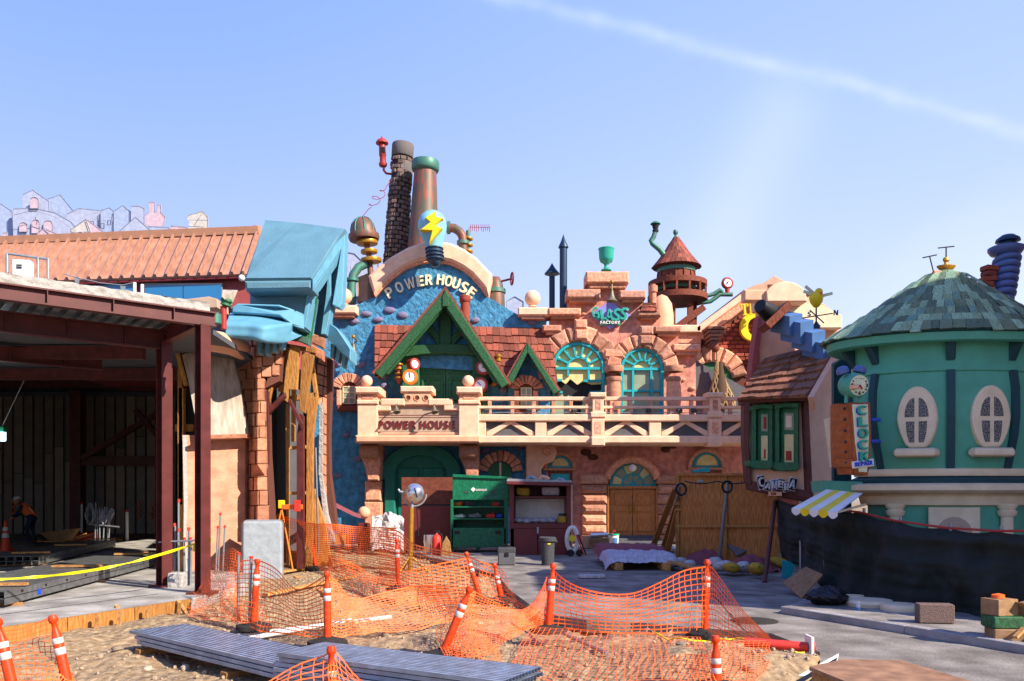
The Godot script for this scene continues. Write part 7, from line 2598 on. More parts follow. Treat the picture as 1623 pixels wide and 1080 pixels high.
func build_hall_things() -> void:
	var s1 := G(-2, 967, 0.06)
	stud_pile(G(6, 966, 0.06) + Vector3(-0.1, 0, 0), (G(252, 898, 0.06) - G(6, 966, 0.06)).normalized(), 9, 2, 7.4, "nearer wide stack of galvanised metal studs with blue tag by the slab edge")
	stud_pile(G(55, 899, 0.06), (G(222, 858, 0.06) - G(55, 899, 0.06)).normalized(), 7, 2, 7.2, "farther stack of dark metal studs deeper inside the hall")
	var m := MB.new()
	m = slab(MB.new(), R(59, 934, 64, 943), 11.75, 0.01)
	solo("blue_tag", m, M.letterblue, "small blue tag stuck on the side of a stud stack", "tag")
	cone(G(8, 874, 0.06), 0.88, "orange traffic cone with white bands standing in the hall")
	# wheelbarrow
	var w := thing("wheelbarrow", "rusty wheelbarrow tipped low on the hall floor", "wheelbarrow", G(95, 866, 0.06))
	var wc := G(95, 866, 0.06)
	var f := func(s: float, q: float) -> Vector3:
		var a := TAU * s
		var r := lerpf(0.28, 0.52, q)
		return wc + Vector3(cos(a) * r * 1.25, 0.18 + 0.32 * q + 0.08 * q * cos(a), sin(a) * r * 0.75)
	m = MB.new()
	sheet(m, f, 24, 4)
	part("tray", m, M.cardboard, w)
	for s in [-1, 1]:
		m = MB.new()
		tube(m, [wc + Vector3(-0.7, 0.16, 0.1 * s), wc + Vector3(0.2, 0.16, 0.24 * s), wc + Vector3(1.0, 0.42, 0.3 * s)], 0.02, 6)
		part("handle", m, V("lumber_"), w)
		m = MB.new()
		tube(m, [wc + Vector3(0.3, 0.16, 0.24 * s), wc + Vector3(0.4, 0.0, 0.24 * s)], 0.016, 6)
		part("leg", m, M.black, w)
	m = MB.new()
	lathe(m, [[0.1, -0.04], [0.19, -0.05], [0.2, 0], [0.19, 0.05], [0.1, 0.04]], at(wc + Vector3(-0.72, 0.2, 0), Vector3.BACK), 18)
	part("wheel", m, M.rubber, w)
	# red jug, conduit bundle with rags, white stakes
	var rj := thing("red_fuel_can", "red plastic fuel can lying on the hall floor", "fuel can", G(138, 862, 0.06))
	m = MB.new()
	var rc := G(138, 862, 0.06)
	rbox(m, rc + Vector3(0, 0.2, 0), Vector3(0.38, 0.19, 0.2), 0.1, Basis.from_euler(Vector3(0, 0.3, 0.12)))
	part("can", m, M.redcap, rj)
	m = MB.new()
	tube(m, [rc + Vector3(-0.3, 0.32, 0.1), rc + Vector3(-0.42, 0.4, 0.12)], 0.05, 10)
	part("spout", m, M.black, rj)
	var cb := thing("conduit_bundle", "bundle of upright grey conduits with rags hung over them", "conduits", G(160, 866, 0.06))
	var cg := G(160, 866, 0.06)
	for i in 6:
		m = MB.new()
		var x := -0.22 + i * 0.1 + rr(-0.02, 0.02)
		var h := rr(1.05, 1.45)
		tube(m, [cg + Vector3(x, 0, rr(-0.1, 0.1)), cg + Vector3(x + rr(-0.04, 0.04), h, 0)], 0.022, 7)
		var c := part("conduit", m, M.conduit, cb)
	m = MB.new()
	tube(m, [cg + Vector3(-0.25, 0.7, 0.08), cg + Vector3(0.62, 0.62, 0.08)], 0.025, 7)
	part("cross_bar", m, M.conduit, cb)
	var rg := MB.new()
	var rf := func(s: float, q: float) -> Vector3:
		return cg + Vector3(-0.05 + 0.45 * s, 1.12 + 0.12 * sin(s * 9) - absf(q - 0.5) * 0.75 * (0.8 + 0.3 * sin(s * 5)), (q - 0.5) * 0.3 + 0.05 * sin(s * 14 + q * 6))
	sheet(rg, rf, 16, 12)
	solo("rag", rg, M.cloth_white, "pale blue-white rag draped over the conduit bundle", "rag")
	rg = MB.new()
	for i in 9:
		var ps := []
		for k in 9:
			var f2 := k / 8.0
			ps.append(cg + Vector3(-0.28 + 0.16 * sin(PI * f2) * (1 if i % 2 else -1) * rr(0.5, 1.0), 1.40 - 0.75 * f2 if f2 < 0.99 else 0.7, 0.06 + 0.02 * i))
		tube(rg, ps, 0.014, 5)
	solo("hose_coil", rg, M.conduit, "coil of grey flexible hose hung on the conduit bundle", "hose")
	for e in [[201, 858, 812], [129, 850, 800]]:
		var st := thing("stub_pipe", "short white stub pipe with red cap inside the hall, " + ("beside a plank" if e[0] > 150 else "by the steel column"), "pipe", G(e[0], e[1], 0.06))
		var b := G(e[0], e[1], 0.06)
		var d := -b.z
		part("pipe", tube(MB.new(), [b, P(e[0], e[2], d)], 0.055, 10), M.white, st)
		part("cap", tube(MB.new(), [P(e[0], e[2], d), P(e[0], e[2] - 3, d)], 0.06, 10), M.redcap, st)
	m = beam(MB.new(), G(190, 856, 0.1), G(210, 848, 0.14), 0.2, 0.09)
	solo("timber_offcut", m, V("lumber_"), "pale timber offcut lying beside a white stub pipe", "timber")
	for e in [[[70, 880], [120, 874]], [[150, 858], [230, 850]], [[10, 892], [45, 891]], [[190, 880], [235, 876]]]:
		m = beam(MB.new(), G(e[0][0], e[0][1], 0.12), G(e[1][0], e[1][1], 0.12), 0.14, 0.05)
		solo("plank", m, V("lumber_"), "loose brown plank lying on the hall floor", "plank", "loose planks on the hall floor")
	build_worker()
	# hanging work lamp at the left edge
	var hl := thing("work_lamp", "green work lamp with a lit white panel hanging in the hall", "lamp", P(3, 705, 20.0))
	part("housing", rbox(MB.new(), P(2, 681, 20.0), Vector3(0.1, 0.07, 0.08), 0.02), M.boxgreen, hl)
	var em := StandardMaterial3D.new()
	em.albedo_color = Color(0.9, 0.95, 1)
	em.emission_enabled = true
	em.emission = Color(0.85, 0.95, 1.0)
	em.emission_energy_multiplier = 1.2
	part("panel", rbox(MB.new(), P(2, 692, 20.0), Vector3(0.09, 0.12, 0.06), 0.02), em, hl)
	part("cord", tube(MB.new(), [P(3, 676, 20), P(20, 640, 20), P(36, 607, 20), P(50, 560, 20)], 0.012, 5), M.conduit, hl)
	var om := OmniLight3D.new()
	om.name = "lamp_light"
	om.light_color = Color(0.85, 0.95, 1.0)
	om.light_energy = 0.12
	om.omni_range = 12.0
	om.omni_attenuation = 2.0
	om.light_size = 0.12
	om.shadow_enabled = true
	om.position = P(2, 692, 20.0) + Vector3(0, 0, 0.2) - hl.position
	hl.add_child(om)
	# formwork along the slab edge, with stakes
	var fa := G(-30, 1009, 0.0); var fb := G(296, 958, 0.0)
	var fw := thing("formwork", "yellow timber formwork board staked along the slab edge", "formwork", fa.lerp(fb, 0.5))
	for k in 3:
		var a := fa.lerp(fb, k / 3.0)
		var b := fa.lerp(fb, (k + 1) / 3.0 - 0.004)
		part("board", beam(MB.new(), a + Vector3(0.06, -0.02, 0), b + Vector3(0.06, -0.02, 0), 0.04, 0.20), V("timber_"), fw)
	for e in [[139, 985], [220, 972], [270, 966], [175, 980]]:
		var c := G(e[0], e[1], 0.0)
		part("stake", beam(MB.new(), c + Vector3(0.12, -0.15, 0.03), c + Vector3(0.12 + rr(-0.05, 0.05), 0.10, 0.03), 0.05, 0.04), V("lumber_"), fw)
	for e in [[178, 970], [276, 962]]:
		var c := G(e[0], e[1], 0.0)
		part("brace", beam(MB.new(), c + Vector3(0.05, 0.08, 0), c + Vector3(0.35, -0.14, 0.3), 0.05, 0.05), V("lumber_"), fw)
	# bundles of conduit stubs by the columns
	var cp := G(287, 928, 0.06)
	var ct := thing("conduit_stubs", "cluster of grey conduit stubs with red caps between the steel columns", "conduits", cp)
	for i in 7:
		var b := cp + Vector3(-0.18 + 0.06 * i + rr(-0.015, 0.015), 0, rr(-0.15, 0.12))
		var h := rr(0.75, 1.15) if i != 2 else 1.5
		var c := part("conduit", tube(MB.new(), [b, b + Vector3(rr(-0.02, 0.02), h, 0)], 0.022, 8), M.conduit, ct)
		part("cap", tube(MB.new(), [b + Vector3(0, h - 0.01, 0), b + Vector3(0, h + 0.05, 0)], 0.028, 8), M.redcap, c)
	part("cross_tie", tube(MB.new(), [cp + Vector3(-0.42, 0.78, 0.2), cp + Vector3(0.55, 0.83, 0.2)], 0.02, 6), M.conduit, ct)
	m = MB.new()
	rbox(m, G(276, 931, 0.06) + Vector3(0.05, 0.12, 0), Vector3(0.14, 0.14, 0.12), 0.03)
	solo("broken_concrete", m, M.roughcon, "lump of broken concrete at the conduit stubs", "concrete")
	for e in [[345, 912, 817, "tall"], [341, 915, 838, "middle"], [352, 912, 837, "short"], [377, 985, 880, "near"], [394, 990, 886, "nearest"]]:
		var b := G(e[0], e[1], 0.0)
		var d := -b.z
		var st := thing("ground_rod", {"tall": "tallest grey conduit rod by the pink wall", "middle": "grey conduit rod leaning by the tallest rod", "short": "short grey conduit rod with red cap by the pink wall", "near": "dark steel rod standing in the soil behind an orange post", "nearest": "pale steel rod standing right beside an orange post"}[e[3]], "rod", b)
		part("rod", tube(MB.new(), [b - Vector3(0, 0.15, 0), P(e[0] + (4 if e[3] != "near" else 1), e[2], d)], 0.018, 7), M.conduit, st)
		part("cap", tube(MB.new(), [P(e[0] + (4 if e[3] != "near" else 1), e[2], d), P(e[0] + (4.3 if e[3] != "near" else 1), e[2] - 4, d)], 0.026, 7), M.redcap, st)
	# yellow caution tape from the outer column to the left
	m = MB.new()
	var tp := []
	for i in 41:
		var s := i / 40.0
		var p := P(322, 858, 13.85).lerp(P(-40, 921, 11.2), s)
		p.y -= 0.30 * sin(PI * s) * 0.5
		tp.append(p)
	for i in 40:
		var w0 := Vector3(0.0, 0.022, 0.01 * sin(i * 0.7)).rotated(Vector3.RIGHT, 0.8 * sin(i * 0.31))
		var w1 := Vector3(0.0, 0.022, 0.01 * sin((i + 1) * 0.7)).rotated(Vector3.RIGHT, 0.8 * sin((i + 1) * 0.31))
		m.quad(tp[i] + w0, tp[i + 1] + w1, tp[i + 1] - w1, tp[i] - w0)
	var yt := thing("caution_tape", "yellow caution tape stretched from the steel column across the hall", "tape", G(322, 941))
	part("ribbon", m, M.tape, yt)
	m = MB.new()
	m.quad(P(308, 856, 13.78), P(336, 853, 13.72), P(336, 860, 13.72), P(308, 863, 13.78))
	m.quad(P(306, 862, 13.75), P(310, 861, 13.75), P(308, 875, 13.72), P(305, 874, 13.72))
	part("knot", m, M.tape, yt)

func build_plaza_things() -> void:
	# ---------- tool cabinets
	var d := 24.4
	var q := d / F
	var t := thing("green_tool_chest", "open green steel tool chest with raised lid and shelves", "tool chest", P(760, 876, d))
	var gb := func(n: String, u0: float, v0: float, u1: float, v1: float, dd: float, th: float, bev := 0.6): return sp(n, R(u0, v0, u1, v1), dd, th, M.boxgreen, t, bev)
	gb.call("lid", 717, 757, 806, 793, d + 0.08, 0.12)
	sp("lid_top", [[717, 752], [806, 756], [806, 760], [717, 757]], d + 0.02, 0.5, M.boxgreen, t, 0.5)
	gb.call("lower_front", 715, 837, 802, 868, d, 0.08)
	gb.call("side", 714, 792, 718, 868, d, 1.0, 0.3)
	gb.call("side", 799, 792, 805, 868, d, 1.0, 0.3)
	gb.call("back", 716, 790, 804, 868, d + 1.0, 0.05, 0.0)
	gb.call("bottom", 716, 862, 804, 868, d + 0.05, 0.95, 0.0)
	for v in [803, 822]:
		gb.call("shelf", 718, v, 799, v + 2, d + 0.12, 0.85, 0.2)
	for u in [724, 789]:
		sp("handle_pocket", R(u - 4, 842, u + 5, 847), d - 0.005, 0.03, M.black, t)
	for u in [721, 757, 797]:
		sp("caster_leg", R(u - 3, 867, u + 4, 873), d + 0.1, 0.12, M.boxgreen, t)
		part("caster", lathe(MB.new(), [[0, -0.03], [0.07, -0.03], [0.07, 0.03], [0, 0.03]], at(P(u, 873.5, d + 0.15), Vector3.RIGHT), 12), M.black, t)
	sp("logo", [[750, 772.5], [754, 776], [750, 780], [746, 776]], d + 0.07, 0.02, M.white, t)
	lettering("GREENLEE", Transform3D(Basis.IDENTITY, P(763, 777, d + 0.075)), 3.0 * q, M.white, t, "sans", 17 * q, 0.01)
	for u in [739, 781]:
		sp("lock", R(u - 3, 779, u + 3, 782), d + 0.07, 0.03, M.greyplastic, t)
	# tools on its shelves
	var tools := [["coiled cable", 726, 800, M.orangerim, 0.13, 0.06], ["grey drill case", 744, 799, M.greyplastic, 0.16, 0.07], ["red tool bag", 786, 800, M.redcap, 0.12, 0.06], ["white tube", 727, 818.5, M.white, 0.2, 0.05], ["red saw", 778, 818, M.redcap, 0.15, 0.07], ["blue box", 791, 818, M.letterblue, 0.1, 0.06], ["grey machine", 752, 818, M.steelgrey, 0.2, 0.06], ["white jug", 743, 857, M.white, 0.08, 0.16], ["dark crate", 776, 858, M.greyplastic, 0.3, 0.1]]
	for e in tools:
		var o := MB.new()
		rbox(o, P(e[1], e[2], d + 0.5), Vector3(e[4], e[5], 0.12), 0.03, Basis.from_euler(Vector3(0, rr(-0.5, 0.5), 0)))
		if e[4] > 0.12:
			rbox(o, P(e[1], e[2], d + 0.5) + Vector3(e[4] * 0.4, e[5] * 0.9, 0), Vector3(e[4] * 0.3, e[5] * 0.5, 0.07), 0.02)
		solo("tool", o, e[3], e[0] + " lying inside the green tool chest", "tool", "tools inside the green chest")
	# maroon cabinet
	d = 23.3
	q = d / F
	t = thing("maroon_cabinet", "maroon steel job cabinet with open top compartment and flat lid", "cabinet", P(856, 884, d))
	var mb := func(n: String, u0: float, v0: float, u1: float, v1: float, dd: float, th: float, bev := 0.5): return sp(n, R(u0, v0, u1, v1), dd, th, M.boxmaroon, t, bev)
	mb.call("side", 808, 768, 815, 884, d, 1.2)
	mb.call("side", 898, 768, 905, 884, d, 1.2)
	mb.call("back", 810, 768, 903, 884, d + 1.2, 0.05, 0.0)
	mb.call("sill", 808, 830, 905, 838, d - 0.02, 1.2)
	mb.call("door", 809, 838, 852, 882, d, 0.06)
	mb.call("door", 853, 838, 903, 882, d, 0.06)
	mb.call("shelf", 815, 787, 898, 790, d + 0.25, 0.9, 0.0)
	mb.call("base", 811, 882, 902, 887, d + 0.1, 1.0)
	sp("lid", [[803, 763], [907, 765], [905, 771], [803, 768]], d - 0.45, 1.7, M.boxmaroon, t, 0.4)
	sp("lid_sheet", [[804, 759], [906, 762], [907, 765.5], [803, 763.5]], d - 0.40, 1.6, M.steelgrey, t)
	sp("painted_sun_edge", R(905, 768, 907.5, 884), d + 0.05, 1.1, M.peach_pale, t)  # pale colour stands in for sunlight along the right edge of the cabinet
	sp("inner_panel", R(817, 791, 896, 830), d + 1.1, 0.03, M.white, t)
	sp("latch", R(851, 836, 854, 846), d - 0.04, 0.05, M.steelgrey, t)
	for e in [["yellow drill case", 831, 780, M.sand_yellow, 0.17, 0.13], ["folded white cloth", 873, 779, M.cloth_white, 0.26, 0.13], ["amber jug", 823, 779, M.sand_yellow, 0.08, 0.12]]:
		var o := MB.new()
		rbox(o, P(e[1], e[2], d + 0.5), Vector3(e[4], e[5], 0.16), 0.05, Basis.from_euler(Vector3(0, rr(-0.3, 0.3), rr(-0.1, 0.1))))
		solo("stored_item", o, e[3], e[0] + " on the upper shelf of the maroon cabinet", "supplies", "supplies inside the maroon cabinet")
	for i in 5:
		var o := MB.new()
		ball(o, P(822 + i * 13, 825.5, d + 0.45), 0.15, Vector3(1.15, 0.55, 1.1), Basis.from_euler(Vector3(0, rr(0, 2), rr(-0.2, 0.2))), 12)
		solo("cloth_bundle", o, M.cloth_white, "crumpled pale bag lying on the cabinet sill", "bag", "pale bags on the cabinet sill")
	var yb := thing("yellow_charger", "yellow and black charger box beside the pale bags in the cabinet", "charger", P(891, 830, d + 0.2))
	part("case", rbox(MB.new(), P(891, 824, d + 0.2), Vector3(0.12, 0.10, 0.1), 0.03), M.sand_yellow, yb)
	part("grip", rbox(MB.new(), P(891, 816, d + 0.2), Vector3(0.11, 0.03, 0.08), 0.02), M.black, yb)
	for e in [[842, 757, 0.16, "curled hose"], [888, 760, 0.12, "bent clamp"], [862, 757, 0.2, "rolled peach cloth"]]:
		var o := MB.new()
		tube(o, [P(e[0] - 6, e[1] + 4, d + 0.3), P(e[0] - 2, e[1] - 1, d + 0.3), P(e[0] + 4, e[1] + 1, d + 0.3), P(e[0] + 8, e[1] + 4, d + 0.3)], e[2] * 0.35, 7)
		solo("lid_clutter", o, M.steelgrey if e[0] != 862 else M.peach, e[3] + " lying on top of the maroon cabinet", "clutter")
	# big brown crate behind the lamp
	var bc := thing("brown_crate", "large flat brown crate standing upright before the green doorway", "crate", P(676, 876, 25.3))
	sp("upper_board", R(636, 757, 717, 800), 25.3, 0.7, M.boxwood, bc, 0.4)
	sp("lower_board", R(636, 802, 717, 876), 25.22, 0.75, M.boxmaroon, bc, 0.4)
	sp("seam", R(637, 799.5, 716, 802.5), 25.28, 0.6, M.black, bc)
	# grey bin, crate, extinguisher, offcut
	var p := G(868, 896)
	t = thing("grey_bin", "grey plastic rubbish bin in front of the maroon cabinet", "bin", p)
	part("tub", lathe(MB.new(), [[0, 0], [0.2, 0.0], [0.235, 0.6], [0.22, 0.6], [0.19, 0.03], [0, 0.03]], Transform3D(Basis.from_euler(Vector3(0, PI / 4, 0)) , p), 4), M.greyplastic, t)
	part("rim", lathe(MB.new(), [[0.23, 0.57], [0.275, 0.58], [0.28, 0.66], [0.255, 0.68], [0.23, 0.66]], Transform3D(Basis.from_euler(Vector3(0, PI / 4, 0)), p), 4), M.greyplastic, t)
	for s in [-1, 1]:
		part("handle", rbox(MB.new(), p + Vector3(0.2 * s, 0.58, 0), Vector3(0.03, 0.035, 0.09), 0.012), M.greyplastic, t)
	part("sticker", box(MB.new(), p + Vector3(0.03, 0.52, 0.166), Vector3(0.035, 0.015, 0.004)), M.yellow, t)
	p = G(803, 896)
	t = thing("grey_tool_box", "dusty grey plastic tool box on the paving beside the bin", "tool box", p)
	part("box", rbox(MB.new(), p + Vector3(0, 0.17, 0), Vector3(0.21, 0.17, 0.16), 0.03), M.panel_grey, t)
	part("lid", rbox(MB.new(), p + Vector3(0, 0.36, 0), Vector3(0.22, 0.07, 0.17), 0.03), M.greyplastic, t)
	part("latch", rbox(MB.new(), p + Vector3(0, 0.26, 0.165), Vector3(0.05, 0.05, 0.015), 0.01), M.black, t)
	part("handle", tube(MB.new(), [p + Vector3(-0.1, 0.42, 0), p + Vector3(-0.08, 0.48, 0), p + Vector3(0.08, 0.48, 0), p + Vector3(0.1, 0.42, 0)], 0.015, 6), M.black, t)
	p = G(692, 880)
	t = thing("fire_extinguisher", "red fire extinguisher standing by a silver drum", "extinguisher", p)
	part("cylinder", lathe(MB.new(), [[0, 0], [0.13, 0], [0.135, 0.03], [0.135, 0.46], [0.1, 0.55], [0.04, 0.58], [0.03, 0.62], [0, 0.62]], at(p), 20), M.redcap, t)
	part("valve", rbox(MB.new(), p + Vector3(0.03, 0.66, 0), Vector3(0.06, 0.04, 0.025), 0.01), M.black, t)
	part("hose", tube(MB.new(), [p + Vector3(0.06, 0.64, 0), p + Vector3(0.17, 0.55, 0.02), p + Vector3(0.15, 0.25, 0.04)], 0.014, 6), M.black, t)
	p = G(681, 879)
	part("drum", lathe(MB.new(), [[0, 0], [0.17, 0], [0.18, 0.05], [0.17, 0.28], [0.18, 0.33], [0.17, 0.55], [0, 0.55]], at(p + Vector3(-0.02, 0, -0.2)), 22), M.chrome, thing("silver_drum", "silver ribbed drum behind the red extinguisher", "drum", p + Vector3(-0.02, 0, -0.2)))
	p = G(652, 872)
	solo("silver_tray", rbox(MB.new(), p + Vector3(0.2, 0.15, 0), Vector3(0.26, 0.13, 0.15), 0.05, Basis.from_euler(Vector3(0, 0.3, 0.1))), M.chrome, "crumpled silver metal tray at the foot of the work light", "tray")
	solo("black_bag", ball(MB.new(), G(703, 866) + Vector3(0, 0.45, 0), 0.4, Vector3(0.9, 0.55, 0.6)), M.bagblack, "black tool bag with red straps beside the green chest", "bag")
	solo("red_strap", tube(MB.new(), [G(703, 866) + Vector3(-0.25, 0.62, 0.15), G(703, 866) + Vector3(0, 0.72, 0.2), G(703, 866) + Vector3(0.25, 0.8, 0.1)], 0.045, 7), M.redcap, "red strap lying over the black tool bag", "strap")
	solo("pointed_offcut", slab(MB.new(), [[699, 884], [701, 862], [707, 850], [713, 860], [716, 884]], 23.0, 0.08, 0.4), V("lumber_"), "pointed pale wood stake standing beside the extinguisher", "stake")
	# balloon work light on a yellow mast
	p = G(650, 906)
	t = thing("work_light", "silver round work light on a yellow mast behind the orange net", "work light", p)
	d = -p.z
	q = d / F
	part("mast", tube(MB.new(), [p, P(652, 805, d)], 0.055, 10), M.gold, t)
	part("mast_section", tube(MB.new(), [P(652, 830, d), P(653, 796, d)], 0.04, 10), M.steelgrey, t)
	part("globe", ball(MB.new(), P(657, 782, d), 15.5 * q, Vector3(1, 1, 0.85), Basis.IDENTITY, 26), M.chrome, t)
	part("fin", beam(MB.new(), P(657, 774, d - 13.5 * q), P(661, 789, d - 13.2 * q), 0.03, 0.03), M.black, t)
	part("clamp", tube(MB.new(), [P(644, 781, d), P(634, 780, d), P(631, 776, d)], 0.03, 6), M.steelgrey, t)
	var hoop := []
	for i in 20:
		var a := PI + PI * i / 19.0
		hoop.append(P(657 + 18.5 * cos(a), 784 - 18.5 * sin(a), d))
	part("yoke", tube(MB.new(), hoop, 0.02, 6), M.steelgrey, t)
	for s in 3:
		var a := TAU * s / 3.0
		part("leg", tube(MB.new(), [p + Vector3(0, 0.35, 0), p + Vector3(0.4 * cos(a), 0.0, 0.4 * sin(a))], 0.025, 6), M.gold, t)
	part("lead", tube(MB.new(), [P(660, 800, d), P(662, 825, d), P(663, 850, d)], 0.015, 5), M.black, t)
	# ball ornament and crumpled sheet by the blue wall
	p = P(577, 870, 25.5)
	p.y = 0
	t = thing("stone_ball", "peach stone ball on a small red block by the blue wall", "ornament", p)
	part("block", rbox(MB.new(), p + Vector3(0, 0.42, 0), Vector3(0.17, 0.42, 0.17), 0.03), M.boxmaroon, t)
	part("ball", ball(MB.new(), P(577, 813, 25.5), 0.195, Vector3.ONE, Basis.IDENTITY, 22), M.peach, t)
	var cf := func(s: float, v: float) -> Vector3:
		var c := P(lerpf(590, 640, s), lerpf(812, 868, v), 25.0 - v * 0.7)
		return c + Vector3(0.0, 0.12 * soil_h.get_noise_2d(s * 40, v * 30) - 0.3 * absf(s - 0.4), 0.2 * soil_h.get_noise_2d(s * 40 + 30, v * 40))
	solo("crumpled_sheet", sheet(MB.new(), cf, 26, 22), M.sand_white, "heap of crumpled off-white sheeting by the blue wall", "sheet")
	for u in [592, 612]:
		solo("wooden_batten", beam(MB.new(), P(u, 868, 24.8), P(u - 2, 818, 25.2), 0.06, 0.04), V("lumber_"), "wooden batten leaning on the crumpled sheeting", "batten", "battens leaning on the sheeting")
	# white grinder / hose reel by the cabinet
	p = G(911, 882)
	t = thing("hose_reel", "white round hose reel on a red hand trolley", "hose reel", p)
	var rp := []
	for i in 25:
		var a := TAU * i / 24.0
		rp.append(p + Vector3(-0.05 + 0.15 * cos(a), 0.45 + 0.34 * sin(a), -0.3))
	part("reel", tube(MB.new(), rp, 0.065, 10, false), M.white, t)
	part("hub", lathe(MB.new(), [[0, -0.1], [0.09, -0.1], [0.09, 0.1], [0, 0.1]], at(p + Vector3(-0.08, 0.5, 0.05), Vector3.BACK), 14), M.yellow, t)
	part("trolley_leg", tube(MB.new(), [p + Vector3(0.05, 0.6, 0), p + Vector3(0.25, 0.03, 0.1)], 0.025, 6), M.redcap, t)
	part("trolley_leg", tube(MB.new(), [p + Vector3(0.1, 0.6, -0.05), p + Vector3(0.32, 0.03, 0.0)], 0.025, 6), M.black, t)
	for s in [-0.12, 0.12]:
		part("wheel", lathe(MB.new(), [[0, -0.03], [0.09, -0.03], [0.1, 0], [0.09, 0.03], [0, 0.03]], at(p + Vector3(s, 0.1, 0.1), Vector3.BACK), 14), M.black, t)
	# box, roll, bucket by the doors
	p = G(948, 870)
	t = thing("cardboard_box", "small cardboard box with a green mark near the wooden doors", "box", p)
	part("carton", rbox(MB.new(), p + Vector3(0.05, 0.17, 0), Vector3(0.3, 0.17, 0.2), 0.01, Basis.from_euler(Vector3(0, -0.2, 0))), M.cardboard, t)
	part("mark", box(MB.new(), p + Vector3(0.18, 0.06, 0.235), Vector3(0.03, 0.04, 0.004), Basis.from_euler(Vector3(0, -0.2, 0))), M.lettergreen, t)
	solo("foil_roll", tube(MB.new(), [p + Vector3(-0.25, 0.42, 0.0), p + Vector3(0.32, 0.44, -0.05)], 0.085, 14), M.chrome, "silver roll lying across the small cardboard box", "roll")
	solo("peach_carton", rbox(MB.new(), p + Vector3(-0.3, 0.2, -0.3), Vector3(0.18, 0.2, 0.15), 0.02), M.peach, "peach carton standing behind the small cardboard box", "carton")
	p = G(973, 867)
	t = thing("white_bucket", "white paint bucket with green rim and blue print by the doors", "bucket", p)
	part("pail", lathe(MB.new(), [[0, 0], [0.14, 0], [0.17, 0.42], [0.155, 0.42], [0.13, 0.03]], at(p), 20), M.white, t)
	part("rim", lathe(MB.new(), [[0.16, 0.38], [0.185, 0.385], [0.185, 0.43], [0.16, 0.435]], at(p), 20), M.lettergreen, t)
	part("print", lathe(MB.new(), [[0.156, 0.12], [0.168, 0.3]], at(p), 10, 0.9, 1.9), M.bellows, t)
	part("handle", tube(MB.new(), [p + Vector3(-0.05, 0.42, 0), p + Vector3(0.0, 0.55, 0.02), p + Vector3(0.05, 0.5, 0)], 0.02, 6), M.redcap, t)
	# pallet of blankets
	t = thing("blanket_pallet", "low cart heaped with maroon and white moving blankets", "blankets", G(1000, 915))
	var corner := [G(948, 914, 0.0), G(1040, 916, 0.0), G(1055, 882, 0.0), G(968, 882, 0.0)]
	var ctr := Vector3.ZERO
	for c in corner:
		ctr += c / 4.0
	part("deck", rbox(MB.new(), ctr + Vector3(0, 0.24, 0), Vector3(0.74, 0.05, 1.38), 0.02), M.rubber, t)
	for e in [[-0.55, 1.2], [0.5, 1.3], [-0.5, -1.0], [0.5, -1.0]]:
		part("block", rbox(MB.new(), ctr + Vector3(e[0], 0.09, e[1]), Vector3(0.1, 0.09, 0.35), 0.02), V("lumber_"), t)
	for e in [[-1.45, 0.1, M.cloth_red, 0.44, 10.0], [-0.1, 1.55, M.cloth_white, 0.36, 25.0]]:
		var bf := func(s: float, v: float) -> Vector3:
			var x := lerpf(-0.86, 0.86, s)
			var z := lerpf(e[0], e[1], v)
			var edge := maxf(0.0, absf(x) - 0.74) * 1.6 + maxf(0.0, v - 0.86) * 1.2
			return ctr + Vector3(x, e[3] + 0.05 * soil_h.get_noise_2d(x * 60 + e[4], z * 40) - edge, z)
		part("blanket", sheet(MB.new(), bf, 34, 26), e[2], t)
	solo("white_tray", rbox(MB.new(), G(938, 917) + Vector3(0, 0.04, 0), Vector3(0.27, 0.035, 0.12), 0.02, Basis.from_euler(Vector3(0, 0.1, 0))), M.sand_white, "flat white tray lying on the paving", "tray")
	# plywood hoarding with frames and prop poles
	t = thing("plywood_hoarding", "plywood hoarding of two framed sheets under the crooked shop", "hoarding", G(1150, 897))
	var hd := func(u: float, _v: float) -> float: return 21.0 - (u - 1073) * 0.0125
	for e in [[1074, 1149], [1151, 1236]]:
		sp("sheet", R(e[0], 752, e[1], 893 + (e[0] - 1074) * 0.06), hd, 0.03, M.plywood, t)
	for e in [[1072, 1077], [1147, 1153], [1232, 1237]]:
		sp("upright", R(e[0], 750, e[1], 894 + (e[0] - 1074) * 0.06), func(u, v): return hd.call(u, v) - 0.05, 0.09, V("timber_"), t, 0.4)
	for v in [750, 832]:
		sp("rail", R(1072, v, 1237, v + 4.5), func(u, w): return hd.call(u, w) - 0.06, 0.1, V("timber_"), t, 0.4)
	solo("teal_offcut", slab(MB.new(), [[1100, 746], [1124, 741], [1126, 748], [1102, 749]], 20.8, 0.4), M.teal, "turquoise board lying on top of the plywood hoarding", "board")
	for e in [[[1078, 768], [1057, 868], "slim grey prop pole leaning on the hoarding's edge"], [[1154, 762], [1139, 886], "grey prop pole with hung cable leaning on the plywood sheets"], [[1229, 795], [1212, 914], "dark wooden prop pole leaning by the black cloth"]]:
		var b := G(e[1][0], e[1][1] + 10)
		var tp := P(e[0][0], e[0][1], 20.3 - (e[0][0] - 1073) * 0.013)
		solo("prop_pole", tube(MB.new(), [b, tp], 0.045, 10), M.conduit if e[0][0] < 1200 else M.brownwood, e[2], "pole", "prop poles leaning on the hoarding")
